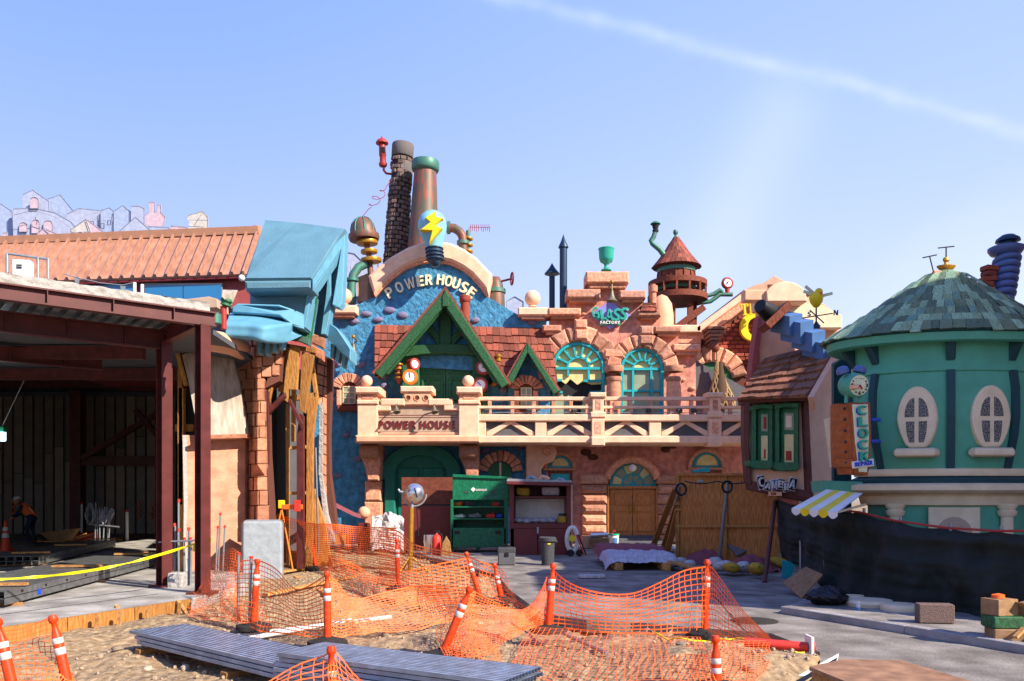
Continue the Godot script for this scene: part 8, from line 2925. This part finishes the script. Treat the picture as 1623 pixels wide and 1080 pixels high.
	for e in [[1080, 776], [1153, 772]]:
		var ring := []
		for k in 3:
			for i in 16:
				var a := TAU * i / 15.0
				ring.append(P(e[0] + (9 - k) * cos(a), e[1] + (10 - k) * sin(a), 20.15 - (e[0] - 1073) * 0.013 + k * 0.02))
		solo("cable_coil", tube(MB.new(), ring, 0.013, 6), M.black, "coil of black cable hung on " + ("the slim prop pole" if e[0] < 1100 else "the middle of the plywood hoarding"), "cable")
	var cc := []
	for i in 24:
		var s := i / 23.0
		cc.append(P(lerpf(1085, 1200, s), 765 + 4 * absf(sin(s * PI * 2.2)) - 2, 20.1 - s * 1.45))
	var cl := thing("black_cable", "black cable with grey connector slung along the hoarding", "cable", P(1140, 770, 19.5))
	part("cable", tube(MB.new(), cc, 0.018, 6), M.black, cl)
	part("connector", rbox(MB.new(), P(1110, 763, 19.75), Vector3(0.07, 0.03, 0.03), 0.01), M.steelgrey, cl)
	for e in [[[1031, 877], [1071, 775]], [[1048, 880], [1074, 800]], [[1056, 882], [1075, 808]]]:
		solo("leaning_board", beam(MB.new(), G(e[0][0], e[0][1]), P(e[1][0], e[1][1], 20.9), 0.16, 0.045, Vector3.BACK), V("timber_"), "orange-brown board leaning on the end of the hoarding", "board", "boards leaning on the hoarding's end")
	solo("low_plank", beam(MB.new(), G(1056, 888, 0.22), G(1108, 903, 0.12), 0.2, 0.045), V("lumber_"), "pale plank lying slanted at the foot of the hoarding", "plank")
	# sandbags
	var bags := [[1146, 911, 0, 0], [1160, 914, 1, 0], [1177, 912, 0, 0], [1199, 918, 1, 0.02], [1132, 905, 0, 0], [1210, 897, 1, 0.25], [1228, 896, 1, 0.12], [1190, 893, 1, 0.22], [1222, 884, 1, 0.35], [1236, 905, 1, 0.0], [1203, 885, 1, 0.4]]
	for e in bags:
		var c := G(e[0], e[1])
		var m := MB.new()
		var bs := Basis.from_euler(Vector3(rr(-0.3, 0.3), rr(-0.5, 0.5), rr(-0.4, 0.4)))
		var f := func(s: float, v: float) -> Vector3:
			var a := TAU * s
			var y := v * 2 - 1
			var r := sqrt(maxf(0.0, 1.0 - pow(absf(y), 3.0)))
			r = maxf(r, 0.12)
			var w := 1.0 + 0.10 * soil_h.get_noise_2d(s * 90 + e[0], v * 60)
			return c + Vector3(0, 0.16 + e[3], 0) + bs * Vector3(cos(a) * r * 0.17 * w, sin(a) * r * 0.11 * w + 0.02, y * 0.27)
		sheet(m, f, 18, 12)
		solo("sandbag", m, M.sand_yellow if e[2] else M.sand_white, ("yellow sandbag in the pile at the foot of the hoarding" if e[2] else "white sandbag in the row before the hoarding"), "sandbag", "sandbags at the foot of the hoarding")
	for e in [[1125, 893, 0.55, M.cloth_red, "maroon blanket heaped against the hoarding"], [1190, 905, 0.45, M.cloth_red, "dark red blanket spread under the sandbags"]]:
		var c := G(e[0], e[1])
		var f := func(s: float, v: float) -> Vector3:
			var x := (s - 0.5) * 2
			var z := (v - 0.5) * 2
			return c + Vector3(x * e[2] * 1.3, maxf(0.01, 0.34 * (1 - x * x) * (1 - z * z) + 0.12 * soil_h.get_noise_2d(x * 50 + e[0], z * 50)), z * 0.5)
		solo("blanket_heap", sheet(MB.new(), f, 24, 20), e[3], e[4], "blanket")
	solo("grey_slab", rbox(MB.new(), G(1183, 896) + Vector3(0, 0.55, 0), Vector3(0.42, 0.03, 0.3), 0.01, Basis.from_euler(Vector3(0.5, 0.3, 0.5))), M.cement, "grey stone slab propped on the sandbag pile", "slab")
	solo("white_sack", ball(MB.new(), G(1162, 893) + Vector3(0, 0.42, 0), 0.2, Vector3(0.7, 1.0, 0.5), Basis.from_euler(Vector3(0, 0, 0.5))), M.sand_white, "crumpled white sack standing in the sandbag pile", "sack")
	for e in [[1010, 876], [1022, 872], [1042, 884], [1064, 876], [1060, 890], [1092, 903], [1078, 898]]:
		var c := G(e[0], e[1])
		solo("litter_bag", ball(MB.new(), c + Vector3(0, 0.1, 0), 0.2, Vector3(1.2, 0.6, 0.8), Basis.from_euler(Vector3(0, rr(0, 3), rr(-0.3, 0.3))), 9), M.sand_white, "crumpled white plastic bag on the paving by the leaning boards", "litter", "white plastic litter by the leaning boards")
	# cardboard, teal board, rubbish bag, bottle, block, boxes by the black cloth
	solo("teal_board", slab(MB.new(), [[1240, 888], [1262, 892], [1254, 920], [1240, 926]], 16.6, 0.03), M.teal, "small turquoise board behind the leaning cardboard", "board")
	var cbm := MB.new()
	var ca := P(1241, 925, 14.2); var cb := P(1271, 950, 13.3); var cc2 := P(1305, 912, 13.4); var cd := P(1278, 900, 14.2)
	cbm.quad(ca, cb, cc2, cd)
	var nn := (cb - ca).cross(cd - ca).normalized() * 0.02
	cbm.quad(ca + nn, cb + nn, cc2 + nn, cd + nn)
	cbm.quad(ca, cb, cb + nn, ca + nn)
	cbm.quad(cb, cc2, cc2 + nn, cb + nn)
	cbm.quad(cc2, cd, cd + nn, cc2 + nn)
	cbm.quad(cd, ca, ca + nn, cd + nn)
	solo("cardboard_sheet", cbm, M.cardboard, "stiff brown cardboard sheet leaning against the black cloth", "cardboard")
	var bg := G(1315, 968)
	var bf2 := func(s: float, v: float) -> Vector3:
		var a := TAU * s
		var r := sin(PI * clampf(v, 0.02, 0.98)) 
		var n := 1.0 + 0.35 * soil_h.get_noise_3d(cos(a) * 30, v * 60, sin(a) * 30)
		return bg + Vector3(cos(a) * r * 0.30 * n, 0.16 + (0.5 - v) * -0.32 * n + 0.03, sin(a) * r * 0.2 * n - 0.1)
	solo("rubbish_bag", sheet(MB.new(), bf2, 40, 26), M.bagblack, "shiny black rubbish bag lying by the black cloth", "bag")
	p = G(1361, 976)
	t = thing("water_bottle", "small clear water bottle with blue label on the paving", "bottle", p)
	part("bottle", lathe(MB.new(), [[0, 0], [0.032, 0], [0.034, 0.02], [0.034, 0.13], [0.028, 0.155], [0.013, 0.18], [0.013, 0.195], [0, 0.195]], at(p), 16), M.clear, t)
	part("label", lathe(MB.new(), [[0.0345, 0.06], [0.0345, 0.11]], at(p), 16), M.bellows, t)
	part("cap", lathe(MB.new(), [[0.015, 0.18], [0.015, 0.2], [0, 0.2]], at(p), 12), M.white, t)
	solo("concrete_block", rbox(MB.new(), G(1488, 990, 0.07) + Vector3(0, 0.125, -0.1), Vector3(0.21, 0.12, 0.09), 0.015, Basis.from_euler(Vector3(0, -0.15, 0))), M.blockbrown, "brownish concrete block standing before the black cloth", "block")
	p = G(1616, 1018, 0.07)
	t = thing("open_carton", "open cardboard carton with orange net stuffed in, top of a pile", "carton", p + Vector3(-0.02, 0.28, -0.2))
	part("carton", rbox(MB.new(), p + Vector3(-0.1, 0.36, -0.2), Vector3(0.14, 0.09, 0.12), 0.006, Basis.from_euler(Vector3(0, 0.3, 0))), M.cardboard, t)
	part("flap", box(MB.new(), p + Vector3(0.08, 0.38, -0.12), Vector3(0.07, 0.004, 0.1), Basis.from_euler(Vector3(0, 0.3, -0.6))), M.cardboard, t)
	solo("orange_sheet", ball(MB.new(), p + Vector3(-0.1, 0.47, -0.22), 0.08, Vector3(1.1, 0.45, 0.9), Basis.IDENTITY, 6), M.net, "crumpled orange sheet in the open carton", "sheet")
	solo("green_carton", rbox(MB.new(), p + Vector3(-0.08, 0.2, -0.18), Vector3(0.17, 0.07, 0.14), 0.02), M.green, "flattened green bag squeezed under the open carton", "bag")
	solo("lower_carton", rbox(MB.new(), p + Vector3(-0.02, 0.065, -0.15), Vector3(0.2, 0.065, 0.16), 0.01, Basis.from_euler(Vector3(0, -0.2, 0))), M.cardboard, "crushed cardboard carton at the bottom of the pile", "carton")
	solo("side_carton", rbox(MB.new(), p + Vector3(0.28, 0.2, -0.2), Vector3(0.1, 0.2, 0.14), 0.01, Basis.from_euler(Vector3(0, 0.4, 0.1))), M.cardboard, "tall cardboard carton beside the carton pile", "carton")
	for e in [[-0.12, 0.07, 0.2], [0.02, 0.02, 0.5]]:
		solo("wood_scrap", beam(MB.new(), p + Vector3(e[0], e[1], 0.12), p + Vector3(e[0] + 0.16, e[1] + 0.08, 0.02), 0.05, 0.03), V("lumber_"), "short wood scrap lying before the carton pile", "wood scrap", "wood scraps before the cartons")

func build_foreground() -> void:
	# fluted metal decking stacks
	var defs := [[G(434, 1034, 0.30), G(790, 1080, 0.30), G(458, 1011, 0.30), 5, "neat stack of blue-grey ribbed steel decking sheets on bearers", 0.30], [G(205, 1000, 0.16), G(600, 1092, 0.16), G(268, 984, 0.16), 3, "lower stack of perforated steel decking sheets half under the neat stack", 0.16]]
	for e in defs:
		var a: Vector3 = e[0]
		var along: Vector3 = (e[1] - a).normalized()
		var side: Vector3 = (e[2] - a) 
		side = (side - along * side.dot(along))
		var wid: float = side.length()
		side = side.normalized()
		var L: float = a.distance_to(e[1])
		var top: float = a.y
		var t := thing("decking_stack", e[4], "decking", Vector3(a.x, 0, a.z))
		var n: int = e[3]
		for j in n:
			var y := top - j * 0.045
			var o := along * (rr(-0.05, 0.05) + (0.12 * j if e[3] == 3 else 0.0)) + side * rr(-0.02, 0.02)
			var m := MB.new()
			var ribs := 12
			for i in ribs:
				var s0 := wid * i / ribs
				var s1 := wid * (i + 0.62) / ribs
				var s2 := wid * (i + 0.70) / ribs
				var s3 := wid * (i + 0.92) / ribs
				var s4 := wid * (i + 1.0) / ribs
				var pr := [[s0, 0.0], [s1, 0.0], [s2, -0.03], [s3, -0.03], [s4, 0.0]]
				for k in 4:
					var p0: Vector3 = Vector3(a.x, y + pr[k][1], a.z) + o + side * pr[k][0]
					var p1: Vector3 = Vector3(a.x, y + pr[k + 1][1], a.z) + o + side * pr[k + 1][0]
					m.quad(p0, p1, p1 + along * L, p0 + along * L)
			m.quad(Vector3(a.x, y, a.z) + o, Vector3(a.x, y, a.z) + o + along * L, Vector3(a.x, y - 0.035, a.z) + o + along * L, Vector3(a.x, y - 0.035, a.z) + o)
			part("deck_sheet", m, M.decking, t)
		for k in 3:
			var c := Vector3(a.x, 0, a.z) + along * (0.25 + k * (L - 0.7) / 2.0)
			var yb: float = top - n * 0.045 - 0.03
			part("bearer", rbox(MB.new(), c + side * wid * 0.5 + Vector3(0, yb / 2 - 0.06, 0), Vector3(0.06, maxf(0.03, yb / 2 + 0.05), wid * 0.55), 0.01, Basis(along, Vector3.UP, along.cross(Vector3.UP))), V("lumber_"), t)
	# loose things on the soil
	var pf := func(u: float, v: float) -> Vector3:
		var g := G(u, v)
		return Vector3(g.x, soil_y(g.x, -g.z), g.z)
	solo("steel_pipe", tube(MB.new(), [pf.call(838, 974) + Vector3(0, 0.25, 0), pf.call(900, 1000) + Vector3(0, 0.12, 0), pf.call(962, 1036) + Vector3(0, 0.03, 0)], 0.022, 8), M.conduit, "grey steel pipe lying slanted over the orange net", "pipe")
	var rp := thing("red_pipe", "bright red pipe ending in a flat square flange", "pipe", pf.call(1255, 1030))
	var ra := P(1180, 1018, 8.75); var rb := P(1280, 1026, 8.6)
	part("pipe", tube(MB.new(), [ra, rb], 0.05, 14), M.redcap, rp)
	part("flange", rbox(MB.new(), rb + Vector3(0.02, 0.0, 0), Vector3(0.015, 0.12, 0.1), 0.005), M.white, rp)
	part("stub", tube(MB.new(), [rb + Vector3(0.03, 0, 0), rb + Vector3(0.07, 0, 0)], 0.055, 14), M.redcap, rp)
	var yc := []
	for i in 26:
		var s := i / 25.0
		yc.append(pf.call(lerpf(1040, 1285, s), 1004 + 22 * s + 9 * sin(s * 9)) + Vector3(0, 0.03, 0))
	solo("yellow_cable", tube(MB.new(), yc, 0.011, 6), M.yellow, "thin yellow cable winding over the soil to the red pipe", "cable")
	for e in [[[360, 996], [620, 972], "long white plastic pipe lying behind the orange posts"], [[340, 1001], [560, 985], "second white plastic pipe beside the long one"]]:
		solo("white_pipe", tube(MB.new(), [pf.call(e[0][0], e[0][1]) + Vector3(0, 0.06, 0), pf.call(e[1][0], e[1][1]) + Vector3(0, 0.06, 0)], 0.03, 8), M.white, e[2], "pipe")
	for e in [[[420, 935], [560, 918]], [[560, 900], [680, 905]], [[440, 905], [560, 890]], [[470, 915], [520, 930]]]:
		solo("trench_board", beam(MB.new(), pf.call(e[0][0], e[0][1]) + Vector3(0, 0.08, 0), pf.call(e[1][0], e[1][1]) + Vector3(0, 0.08, 0), 0.14, 0.04), V("lumber_"), "weathered board lying by the trench behind the orange nets", "board", "boards lying by the trench")
	# timber footing boxes and survey level
	for e in [[478, 893, 0.22, "low orange formwork box by the timber opening"], [540, 862, 0.16, "small formwork box near the blue wall"]]:
		var c: Vector3 = pf.call(e[0], e[1])
		solo("formwork_box", rbox(MB.new(), c + Vector3(0, 0.2, 0), Vector3(e[2] * 1.6, 0.22, e[2]), 0.01, Basis.from_euler(Vector3(0, 0.3, 0))), V("timber_"), e[3], "formwork")
	var tr := thing("survey_tripod", "yellow survey level on an orange tripod in the opening", "tripod", pf.call(448, 880))
	var sb := P(446, 800, 19.0)
	part("instrument", rbox(MB.new(), sb, Vector3(0.07, 0.1, 0.07), 0.02), M.yellow, tr)
	for s in 3:
		var a := TAU * s / 3.0 + 0.4
		part("leg", tube(MB.new(), [sb - Vector3(0, 0.1, 0), sb + Vector3(0.32 * cos(a), -1.5, 0.32 * sin(a))], 0.022, 6), M.orangerim, tr)
	solo("orange_marker", rbox(MB.new(), P(463, 804, 18.6), Vector3(0.24, 0.055, 0.02), 0.01), M.net, "orange marker board fixed across the timber opening", "marker")
	solo("red_marker", rbox(MB.new(), P(471, 802, 18.5), Vector3(0.07, 0.13, 0.02), 0.01), M.redcap, "small red plate on the steel post of the opening", "plate")
	# leaning white pipe and pink ribbon
	solo("leaning_pipe", tube(MB.new(), [pf.call(545, 868) + Vector3(0, 0.1, 0), P(518, 790, 20.5), P(512, 745, 20.5)], 0.055, 8), M.steelgrey, "grey pipe leaning in the broken brick edge", "pipe")
	solo("slim_rod", tube(MB.new(), [P(505, 880, 19.5), P(500, 710, 19.5)], 0.025, 7), M.conduit, "slim upright grey rod in the broken opening", "rod")
	var rm := MB.new()
	var rpt := [P(505, 790, 19.8), P(530, 800, 21.0), P(560, 815, 23), P(572, 819, 24.5)]
	for i in 3:
		var up := Vector3(0, 0.06, 0)
		rm.quad(rpt[i] + up, rpt[i + 1] + up, rpt[i + 1] - up, rpt[i] - up)
	solo("pink_ribbon", rm, M.cloth_red, "pink-red barrier ribbon tied from the opening to the stone ball", "ribbon")
	# brown plywood box and sign at the bottom right
	var bt := thing("brown_bench_box", "low brown wooden box with a flat lid at the kerb", "box", G(1440, 1090))
	var h := 0.42
	var f := func(u: float, v: float) -> Vector3: return G(u, v, h)
	var c0: Vector3 = f.call(1283, 1057); var c1: Vector3 = f.call(1338, 1045); var c2: Vector3 = f.call(1430, 1047); var c3: Vector3 = f.call(1580, 1092)
	var c4: Vector3 = f.call(1400, 1105)
	var mm := MB.new()
	mm.quad(c0, c1, c2, c3)
	mm.tri(c0, c3, c4)
	var dn := Vector3(0, -0.03, 0)
	mm.quad(c0, c4, c4 + dn, c0 + dn)
	mm.quad(c4, c3, c3 + dn, c4 + dn)
	mm.quad(c3, c2, c2 + dn, c3 + dn)
	mm.quad(c0, c1, c1 + dn, c0 + dn)
	part("lid", mm, M.benchwood, bt)
	var ins := Vector3(0.02, -0.03, -0.03)
	var fl := Vector3(0, -h + 0.03, 0)
	mm = MB.new()
	for e in [[c0, c1], [c1, c2], [c2, c3], [c3, c4], [c4, c0]]:
		var mid := (c0 + c2 + c3) / 3.0
		var p0: Vector3 = e[0].lerp(mid, 0.03) + dn
		var p1: Vector3 = e[1].lerp(mid, 0.03) + dn
		mm.quad(p0, p1, p1 + fl, p0 + fl)
	part("case", mm, V("lumber_"), bt)
	var sgn := thing("fallen_sign", "white and black printed sign board lying tilted on the soil", "sign", pf.call(1290, 1070))
	mm = MB.new()
	var s0 := P(1235, 1088, 7.6); var s1 := P(1330, 1036, 8.2); var s2 := P(1322, 1062, 7.9); var s3 := P(1262, 1100, 7.4)
	mm.quad(s0, s1, s2, s3)
	mm.quad(s0 - Vector3(0, 0.015, 0), s1 - Vector3(0, 0.015, 0), s2 - Vector3(0, 0.015, 0), s3 - Vector3(0, 0.015, 0))
	part("board", mm, M.white, sgn)
	mm = MB.new()
	var lift := Vector3(0, 0.006, 0)
	mm.quad(s0.lerp(s3, 0.28) + lift, s1.lerp(s2, 0.28) + lift, s1.lerp(s2, 0.62) + lift, s0.lerp(s3, 0.62) + lift)
	part("black_stripe", mm, M.black, sgn)
# snow-fence netting between a top curve and a bottom curve; strands are thin flat ribbons
func net(called: String, tops: Array, bots: Array, label: String, mt: Material, cell := 0.055, wob := 0.05, parent: Node = null, ph := 0.0) -> void:
	cell *= 1.42
	var spline := func(pts: Array, s: float) -> Vector3:
		var x := clampf(s, 0, 1) * (pts.size() - 1)
		var i := mini(int(x), pts.size() - 2)
		var f := x - i
		var a: Vector3 = pts[maxi(i - 1, 0)]
		var b: Vector3 = pts[i]
		var c: Vector3 = pts[i + 1]
		var d: Vector3 = pts[mini(i + 2, pts.size() - 1)]
		return b.cubic_interpolate(c, a, d, f)
	var L := 0.0
	for i in tops.size() - 1:
		L += maxf(tops[i].distance_to(tops[i + 1]), bots[i].distance_to(bots[i + 1]) * 0.8)
	var H := 0.0
	for i in tops.size():
		H = maxf(H, tops[i].distance_to(bots[i]))
	var ns := int(maxf(6, L / cell))
	var nt := int(clampf(H / (cell * 0.85), 5, 24))
	var g := []
	for i in ns + 1:
		var row := []
		for j in nt + 1:
			var s := float(i) / ns
			var t := float(j) / nt
			var p: Vector3 = spline.call(tops, s).lerp(spline.call(bots, s), t)
			var n := Vector3(soil_h.get_noise_3d(s * 60 * L / 3 + ph, t * 22, 3), soil_h.get_noise_3d(s * 45 * L / 3 + ph, t * 14, 40) * 0.5, soil_h.get_noise_3d(s * 60 * L / 3 + ph, t * 18, 80))
			p += n * wob * (0.35 + 1.3 * t)
			row.append(p)
		g.append(row)
	var m := MB.new()
	var w := cell * 0.066
	for i in ns + 1:
		for j in nt + 1:
			var across: Vector3 = (g[mini(i + 1, ns)][j] - g[maxi(i - 1, 0)][j]).normalized()
			var down: Vector3 = (g[i][mini(j + 1, nt)] - g[i][maxi(j - 1, 0)]).normalized()
			if i < ns:
				var k := 1.9 if j == 0 or j == nt else 1.25
				var dn2: Vector3 = (g[i + 1][mini(j + 1, nt)] - g[i + 1][maxi(j - 1, 0)]).normalized()
				m.quad(g[i][j] + down * w * k, g[i + 1][j] + dn2 * w * k, g[i + 1][j] - dn2 * w * k, g[i][j] - down * w * k)
			if j < nt:
				var ac2: Vector3 = (g[mini(i + 1, ns)][j + 1] - g[maxi(i - 1, 0)][j + 1]).normalized()
				m.quad(g[i][j] + across * w, g[i][j + 1] + ac2 * w, g[i][j + 1] - ac2 * w, g[i][j] - across * w)
	if parent:
		part("netting", m, mt, parent)
	else:
		var b := Vector3.ZERO
		for q in bots:
			b += q / bots.size()
		var t := thing(called, label, "safety net", b, "orange safety nets round the dug-out area")
		part("netting", m, mt, t)

func delineator(bu: float, bv: float, tu: float, tv: float, label: String, base_y := 0.0, lean := 0.0, foot := true) -> void:
	var b := G(bu, bv, base_y)
	var d := -b.z
	var tp := P(tu, tv, d + lean)
	var ax := (tp - b).normalized()
	var h := b.distance_to(tp)
	var t := thing("delineator_post", label, "post", b, "orange delineator posts holding the nets")
	var T := at(b, ax)
	var r := 0.043
	var m := MB.new()
	lathe(m, [[r * 1.06, -0.06], [r * 1.06, 0.10], [r, 0.13], [r, h - 0.20], [r * 0.86, h - 0.17], [r * 0.55, h - 0.12], [r * 0.5, h - 0.075], [r * 0.85, h - 0.06], [r * 0.95, h - 0.035], [r * 0.7, h - 0.005], [0, h]], T, 18)
	part("tube", m, M.post, t)
	for e in [[h - 0.25, h - 0.20], [h - 0.345, h - 0.285]]:
		m = MB.new()
		lathe(m, [[r * 1.0, e[0]], [r * 1.05, e[0] + 0.003], [r * 1.05, e[1] - 0.003], [r * 1.0, e[1]]], T, 18)
		part("reflective_band", m, M.reflect, t)
	if foot:
		m = MB.new()
		lathe(m, [[0, -0.05], [0.24, -0.05], [0.23, 0.0], [0.1, 0.035], [0.06, 0.05]], at(b), 8)
		part("rubber_foot", m, M.rubber, t)

func build_nets() -> void:
	delineator(402, 991, 408, 886, "orange post leaning slightly beside the two steel rods", 0.0)
	delineator(519, 1016, 518, 905, "orange post standing alone before the decking stack")
	delineator(500, 900, 489, 822, "orange post leaning back near the timber opening")
	delineator(631, 932, 629, 854, "orange post standing beside the yellow work light mast")
	delineator(470, 880, 470, 818, "small far orange post behind the survey tripod")
	delineator(443, 876, 443, 815, "far orange post beside the brick corner plinth")
	delineator(762, 950, 738, 875, "tilted orange post with striped bands among tangled net")
	delineator(702, 1036, 746, 930, "strongly tilted orange post wrapped in net beside the decking")
	delineator(869, 996, 877, 893, "orange post at the dip of the long sagging net")
	delineator(1117, 1003, 1121, 887, "orange post holding the peak of the long sagging net")
	delineator(1136, 1086, 1134, 1007, "short fat orange post wrapped in net on the sand mound", 0.0)
	delineator(795, 950, 783, 893, "orange post half hidden in the bunched net")
	delineator(109, 1096, 82, 975, "orange post leaning left before the slab corner")
	delineator(24, 1110, -6, 980, "orange post cut by the slab edge near another leaning post")
	delineator(525, 1110, 525, 1024, "orange post peaking through a tent of net before the decking")
	var g := func(u: float, v: float, y := 0.0) -> Vector3: return G(u, v, y)
	# front-left net: first post, lone post, sagging across to the tilted post
	net("safety_net", [P(372, 892, 11.0), P(408, 889, 10.7), P(440, 905, 10.3), P(470, 935, 9.9), P(518, 912, 9.5)], [g.call(378, 990), g.call(403, 996), g.call(440, 1002), g.call(480, 1008), g.call(518, 1012)], "orange net hung between the rods and the lone post", M.net, 0.052, 0.05, null, 1.0)
	net("safety_net", [P(520, 908, 9.5), P(535, 925, 9.8), P(560, 950, 10.3), P(600, 942, 10.8), P(660, 930, 11.0), P(738, 932, 10.2)], [g.call(522, 1010), g.call(545, 1006), g.call(590, 1003), g.call(650, 998), g.call(700, 985), g.call(730, 975)], "orange net sagging low from the lone post to the tilted post", M.net_old, 0.065, 0.07, null, 5.0)
	# rear net along the trench
	net("safety_net", [P(425, 811, 19.5), P(445, 817, 19.0), P(489, 830, 18.6), P(530, 832, 18.3), P(575, 836, 18.0), P(628, 838, 15.2)], [g.call(430, 884), g.call(447, 888), g.call(497, 900), g.call(535, 908), g.call(580, 920), g.call(630, 930)], "far orange net running from the brick corner along the trench", M.net, 0.085, 0.06, null, 9.0)
	net("safety_net", [P(600, 836, 15.3), P(629, 842, 15.0), P(655, 862, 14.6), P(690, 872, 14.2), P(738, 880, 13.4)], [g.call(600, 922), g.call(631, 932), g.call(660, 936), g.call(700, 942), g.call(758, 950)], "orange net from the work light to the tilted striped post", M.net_old, 0.075, 0.08, null, 13.0)
	net("safety_net", [P(520, 880, 14.0), P(560, 895, 14.0), P(600, 915, 13.6), P(650, 905, 13.0), P(740, 885, 13.0)], [g.call(520, 935), g.call(560, 945), g.call(600, 955), g.call(660, 960), g.call(745, 955)], "loose orange net hanging into the trench", M.net, 0.065, 0.10, null, 17.0)
	# bunched net between the tilted posts
	net("safety_net", [P(738, 880, 12.2), P(760, 890, 12.0), P(783, 898, 12.0), P(800, 910, 11.8), P(812, 935, 11.5)], [g.call(742, 962), g.call(765, 968), g.call(785, 965), g.call(805, 965), g.call(835, 968)], "bunched orange net hung on the tilted striped post", M.net, 0.055, 0.14, null, 21.0)
	net("safety_net", [P(746, 935, 9.4), P(775, 950, 10.0), P(810, 965, 10.2), P(840, 962, 10.3), P(869, 915, 10.3)], [g.call(703, 1038), g.call(745, 1040), g.call(790, 1020), g.call(830, 1002), g.call(862, 996)], "rumpled orange net draped over the strongly tilted post", M.net, 0.05, 0.09, null, 25.0)
	net("safety_net", [P(700, 985, 9.3), P(722, 950, 9.4), P(742, 934, 9.4), P(752, 945, 9.4), P(765, 985, 9.2)], [g.call(690, 1046), g.call(710, 1050), g.call(735, 1052), g.call(760, 1050), g.call(790, 1046)], "orange net wrapped tight round the strongly tilted post", M.net, 0.05, 0.12, null, 29.0)
	# long sagging net on the right
	net("safety_net", [P(878, 906, 10.4), P(905, 926, 10.3), P(950, 940, 10.2), P(1000, 942, 10.1), P(1045, 925, 10.0), P(1085, 905, 9.95), P(1120, 899, 9.9)], [g.call(868, 994), g.call(905, 996), g.call(950, 1000), g.call(1000, 1002), g.call(1045, 1004), g.call(1085, 1004), g.call(1117, 1004)], "long orange net sagging between two upright posts", M.net, 0.055, 0.04, null, 33.0)
	net("safety_net", [g.call(845, 994, 0.05), g.call(905, 998, 0.05), g.call(980, 1003, 0.05), g.call(1050, 1008, 0.08), g.call(1110, 1010, 0.1)], [g.call(800, 1062, 0.02), g.call(870, 1075, 0.02), g.call(970, 1080, 0.15), g.call(1060, 1080, 0.15), g.call(1130, 1085, 0.1)], "orange net skirt spread flat over the sand mound", M.net, 0.052, 0.05, null, 37.0)
	net("safety_net", [P(1122, 897, 9.9), P(1132, 903, 9.8), P(1150, 930, 9.6), P(1180, 970, 9.3), P(1224, 1014, 8.9)], [g.call(1118, 1006), g.call(1135, 1010), g.call(1155, 1014), g.call(1185, 1020), g.call(1222, 1026)], "orange net falling steeply from the peak post", M.net, 0.05, 0.05, null, 41.0)
	net("safety_net", [P(1105, 1040, 8.2), P(1134, 1012, 8.2), P(1160, 1018, 8.3), P(1195, 1015, 8.5), P(1226, 1018, 8.7)], [g.call(1090, 1094), g.call(1130, 1098), g.call(1160, 1096), g.call(1190, 1094), g.call(1212, 1085)], "orange net bundled over the short fat post", M.net, 0.045, 0.12, null, 45.0)
	# bottom edge nets
	net("safety_net", [P(-20, 1000, 7.4), P(20, 1000, 7.3), P(55, 990, 7.3), P(82, 980, 7.25), P(92, 995, 7.2), P(104, 1040, 7.1)], [g.call(-20, 1100), g.call(20, 1100), g.call(50, 1105), g.call(80, 1105), g.call(100, 1105), g.call(112, 1100)], "orange net hung from the leaning post before the slab corner", M.net, 0.045, 0.10, null, 49.0)
	net("safety_net", [P(425, 1082, 6.6), P(470, 1055, 6.7), P(515, 1040, 6.7), P(526, 1032, 6.7), P(540, 1042, 6.7), P(565, 1072, 6.6), P(590, 1090, 6.5)], [g.call(420, 1120), g.call(470, 1125), g.call(510, 1125), g.call(526, 1125), g.call(545, 1125), g.call(570, 1122), g.call(596, 1118)], "tent of orange net pulled over a post before the decking", M.net, 0.05, 0.06, null, 53.0)
	# heap of net by the steel column
	net("safety_net", [P(318, 930, 12.9), P(335, 900, 12.8), P(352, 878, 12.6), P(372, 872, 12.3), P(385, 885, 12.0)], [g.call(310, 965), g.call(325, 975), g.call(345, 985), g.call(365, 988), g.call(385, 985)], "tangled heap of orange net against the outer steel column", M.net, 0.05, 0.22, null, 57.0)
	net("safety_net", [P(322, 940, 12.6), P(338, 910, 12.5), P(355, 895, 12.3), P(370, 890, 12.0)], [g.call(315, 975), g.call(335, 985), g.call(350, 990), g.call(372, 992)], "second layer of tangled orange net by the outer steel column", M.net_old, 0.045, 0.25, null, 61.0)
	# heap behind the trench
	net("safety_net", [P(570, 842, 19.0), P(590, 838, 19.0), P(612, 846, 18.6), P(640, 850, 18.0)], [g.call(565, 880), g.call(590, 884), g.call(612, 886), g.call(645, 890)], "heap of orange net lying on the soil behind the trench", M.net, 0.07, 0.2, null, 65.0)
func _ready() -> void:
	rng.seed = 20240
	soil_h.seed = 8
	build_world()
	make_materials()
	build_ground()
	build_backdrop()
	build_copper_hall()
	build_steel_hall()
	build_brick_corner()
	build_roof_things()
	build_power_house()
	build_glass_factory()
	build_brick_house()
	build_water_tower()
	build_camera_shop()
	build_clock_repair()
	build_hall_things()
	build_plaza_things()
	build_foreground()
	build_nets()
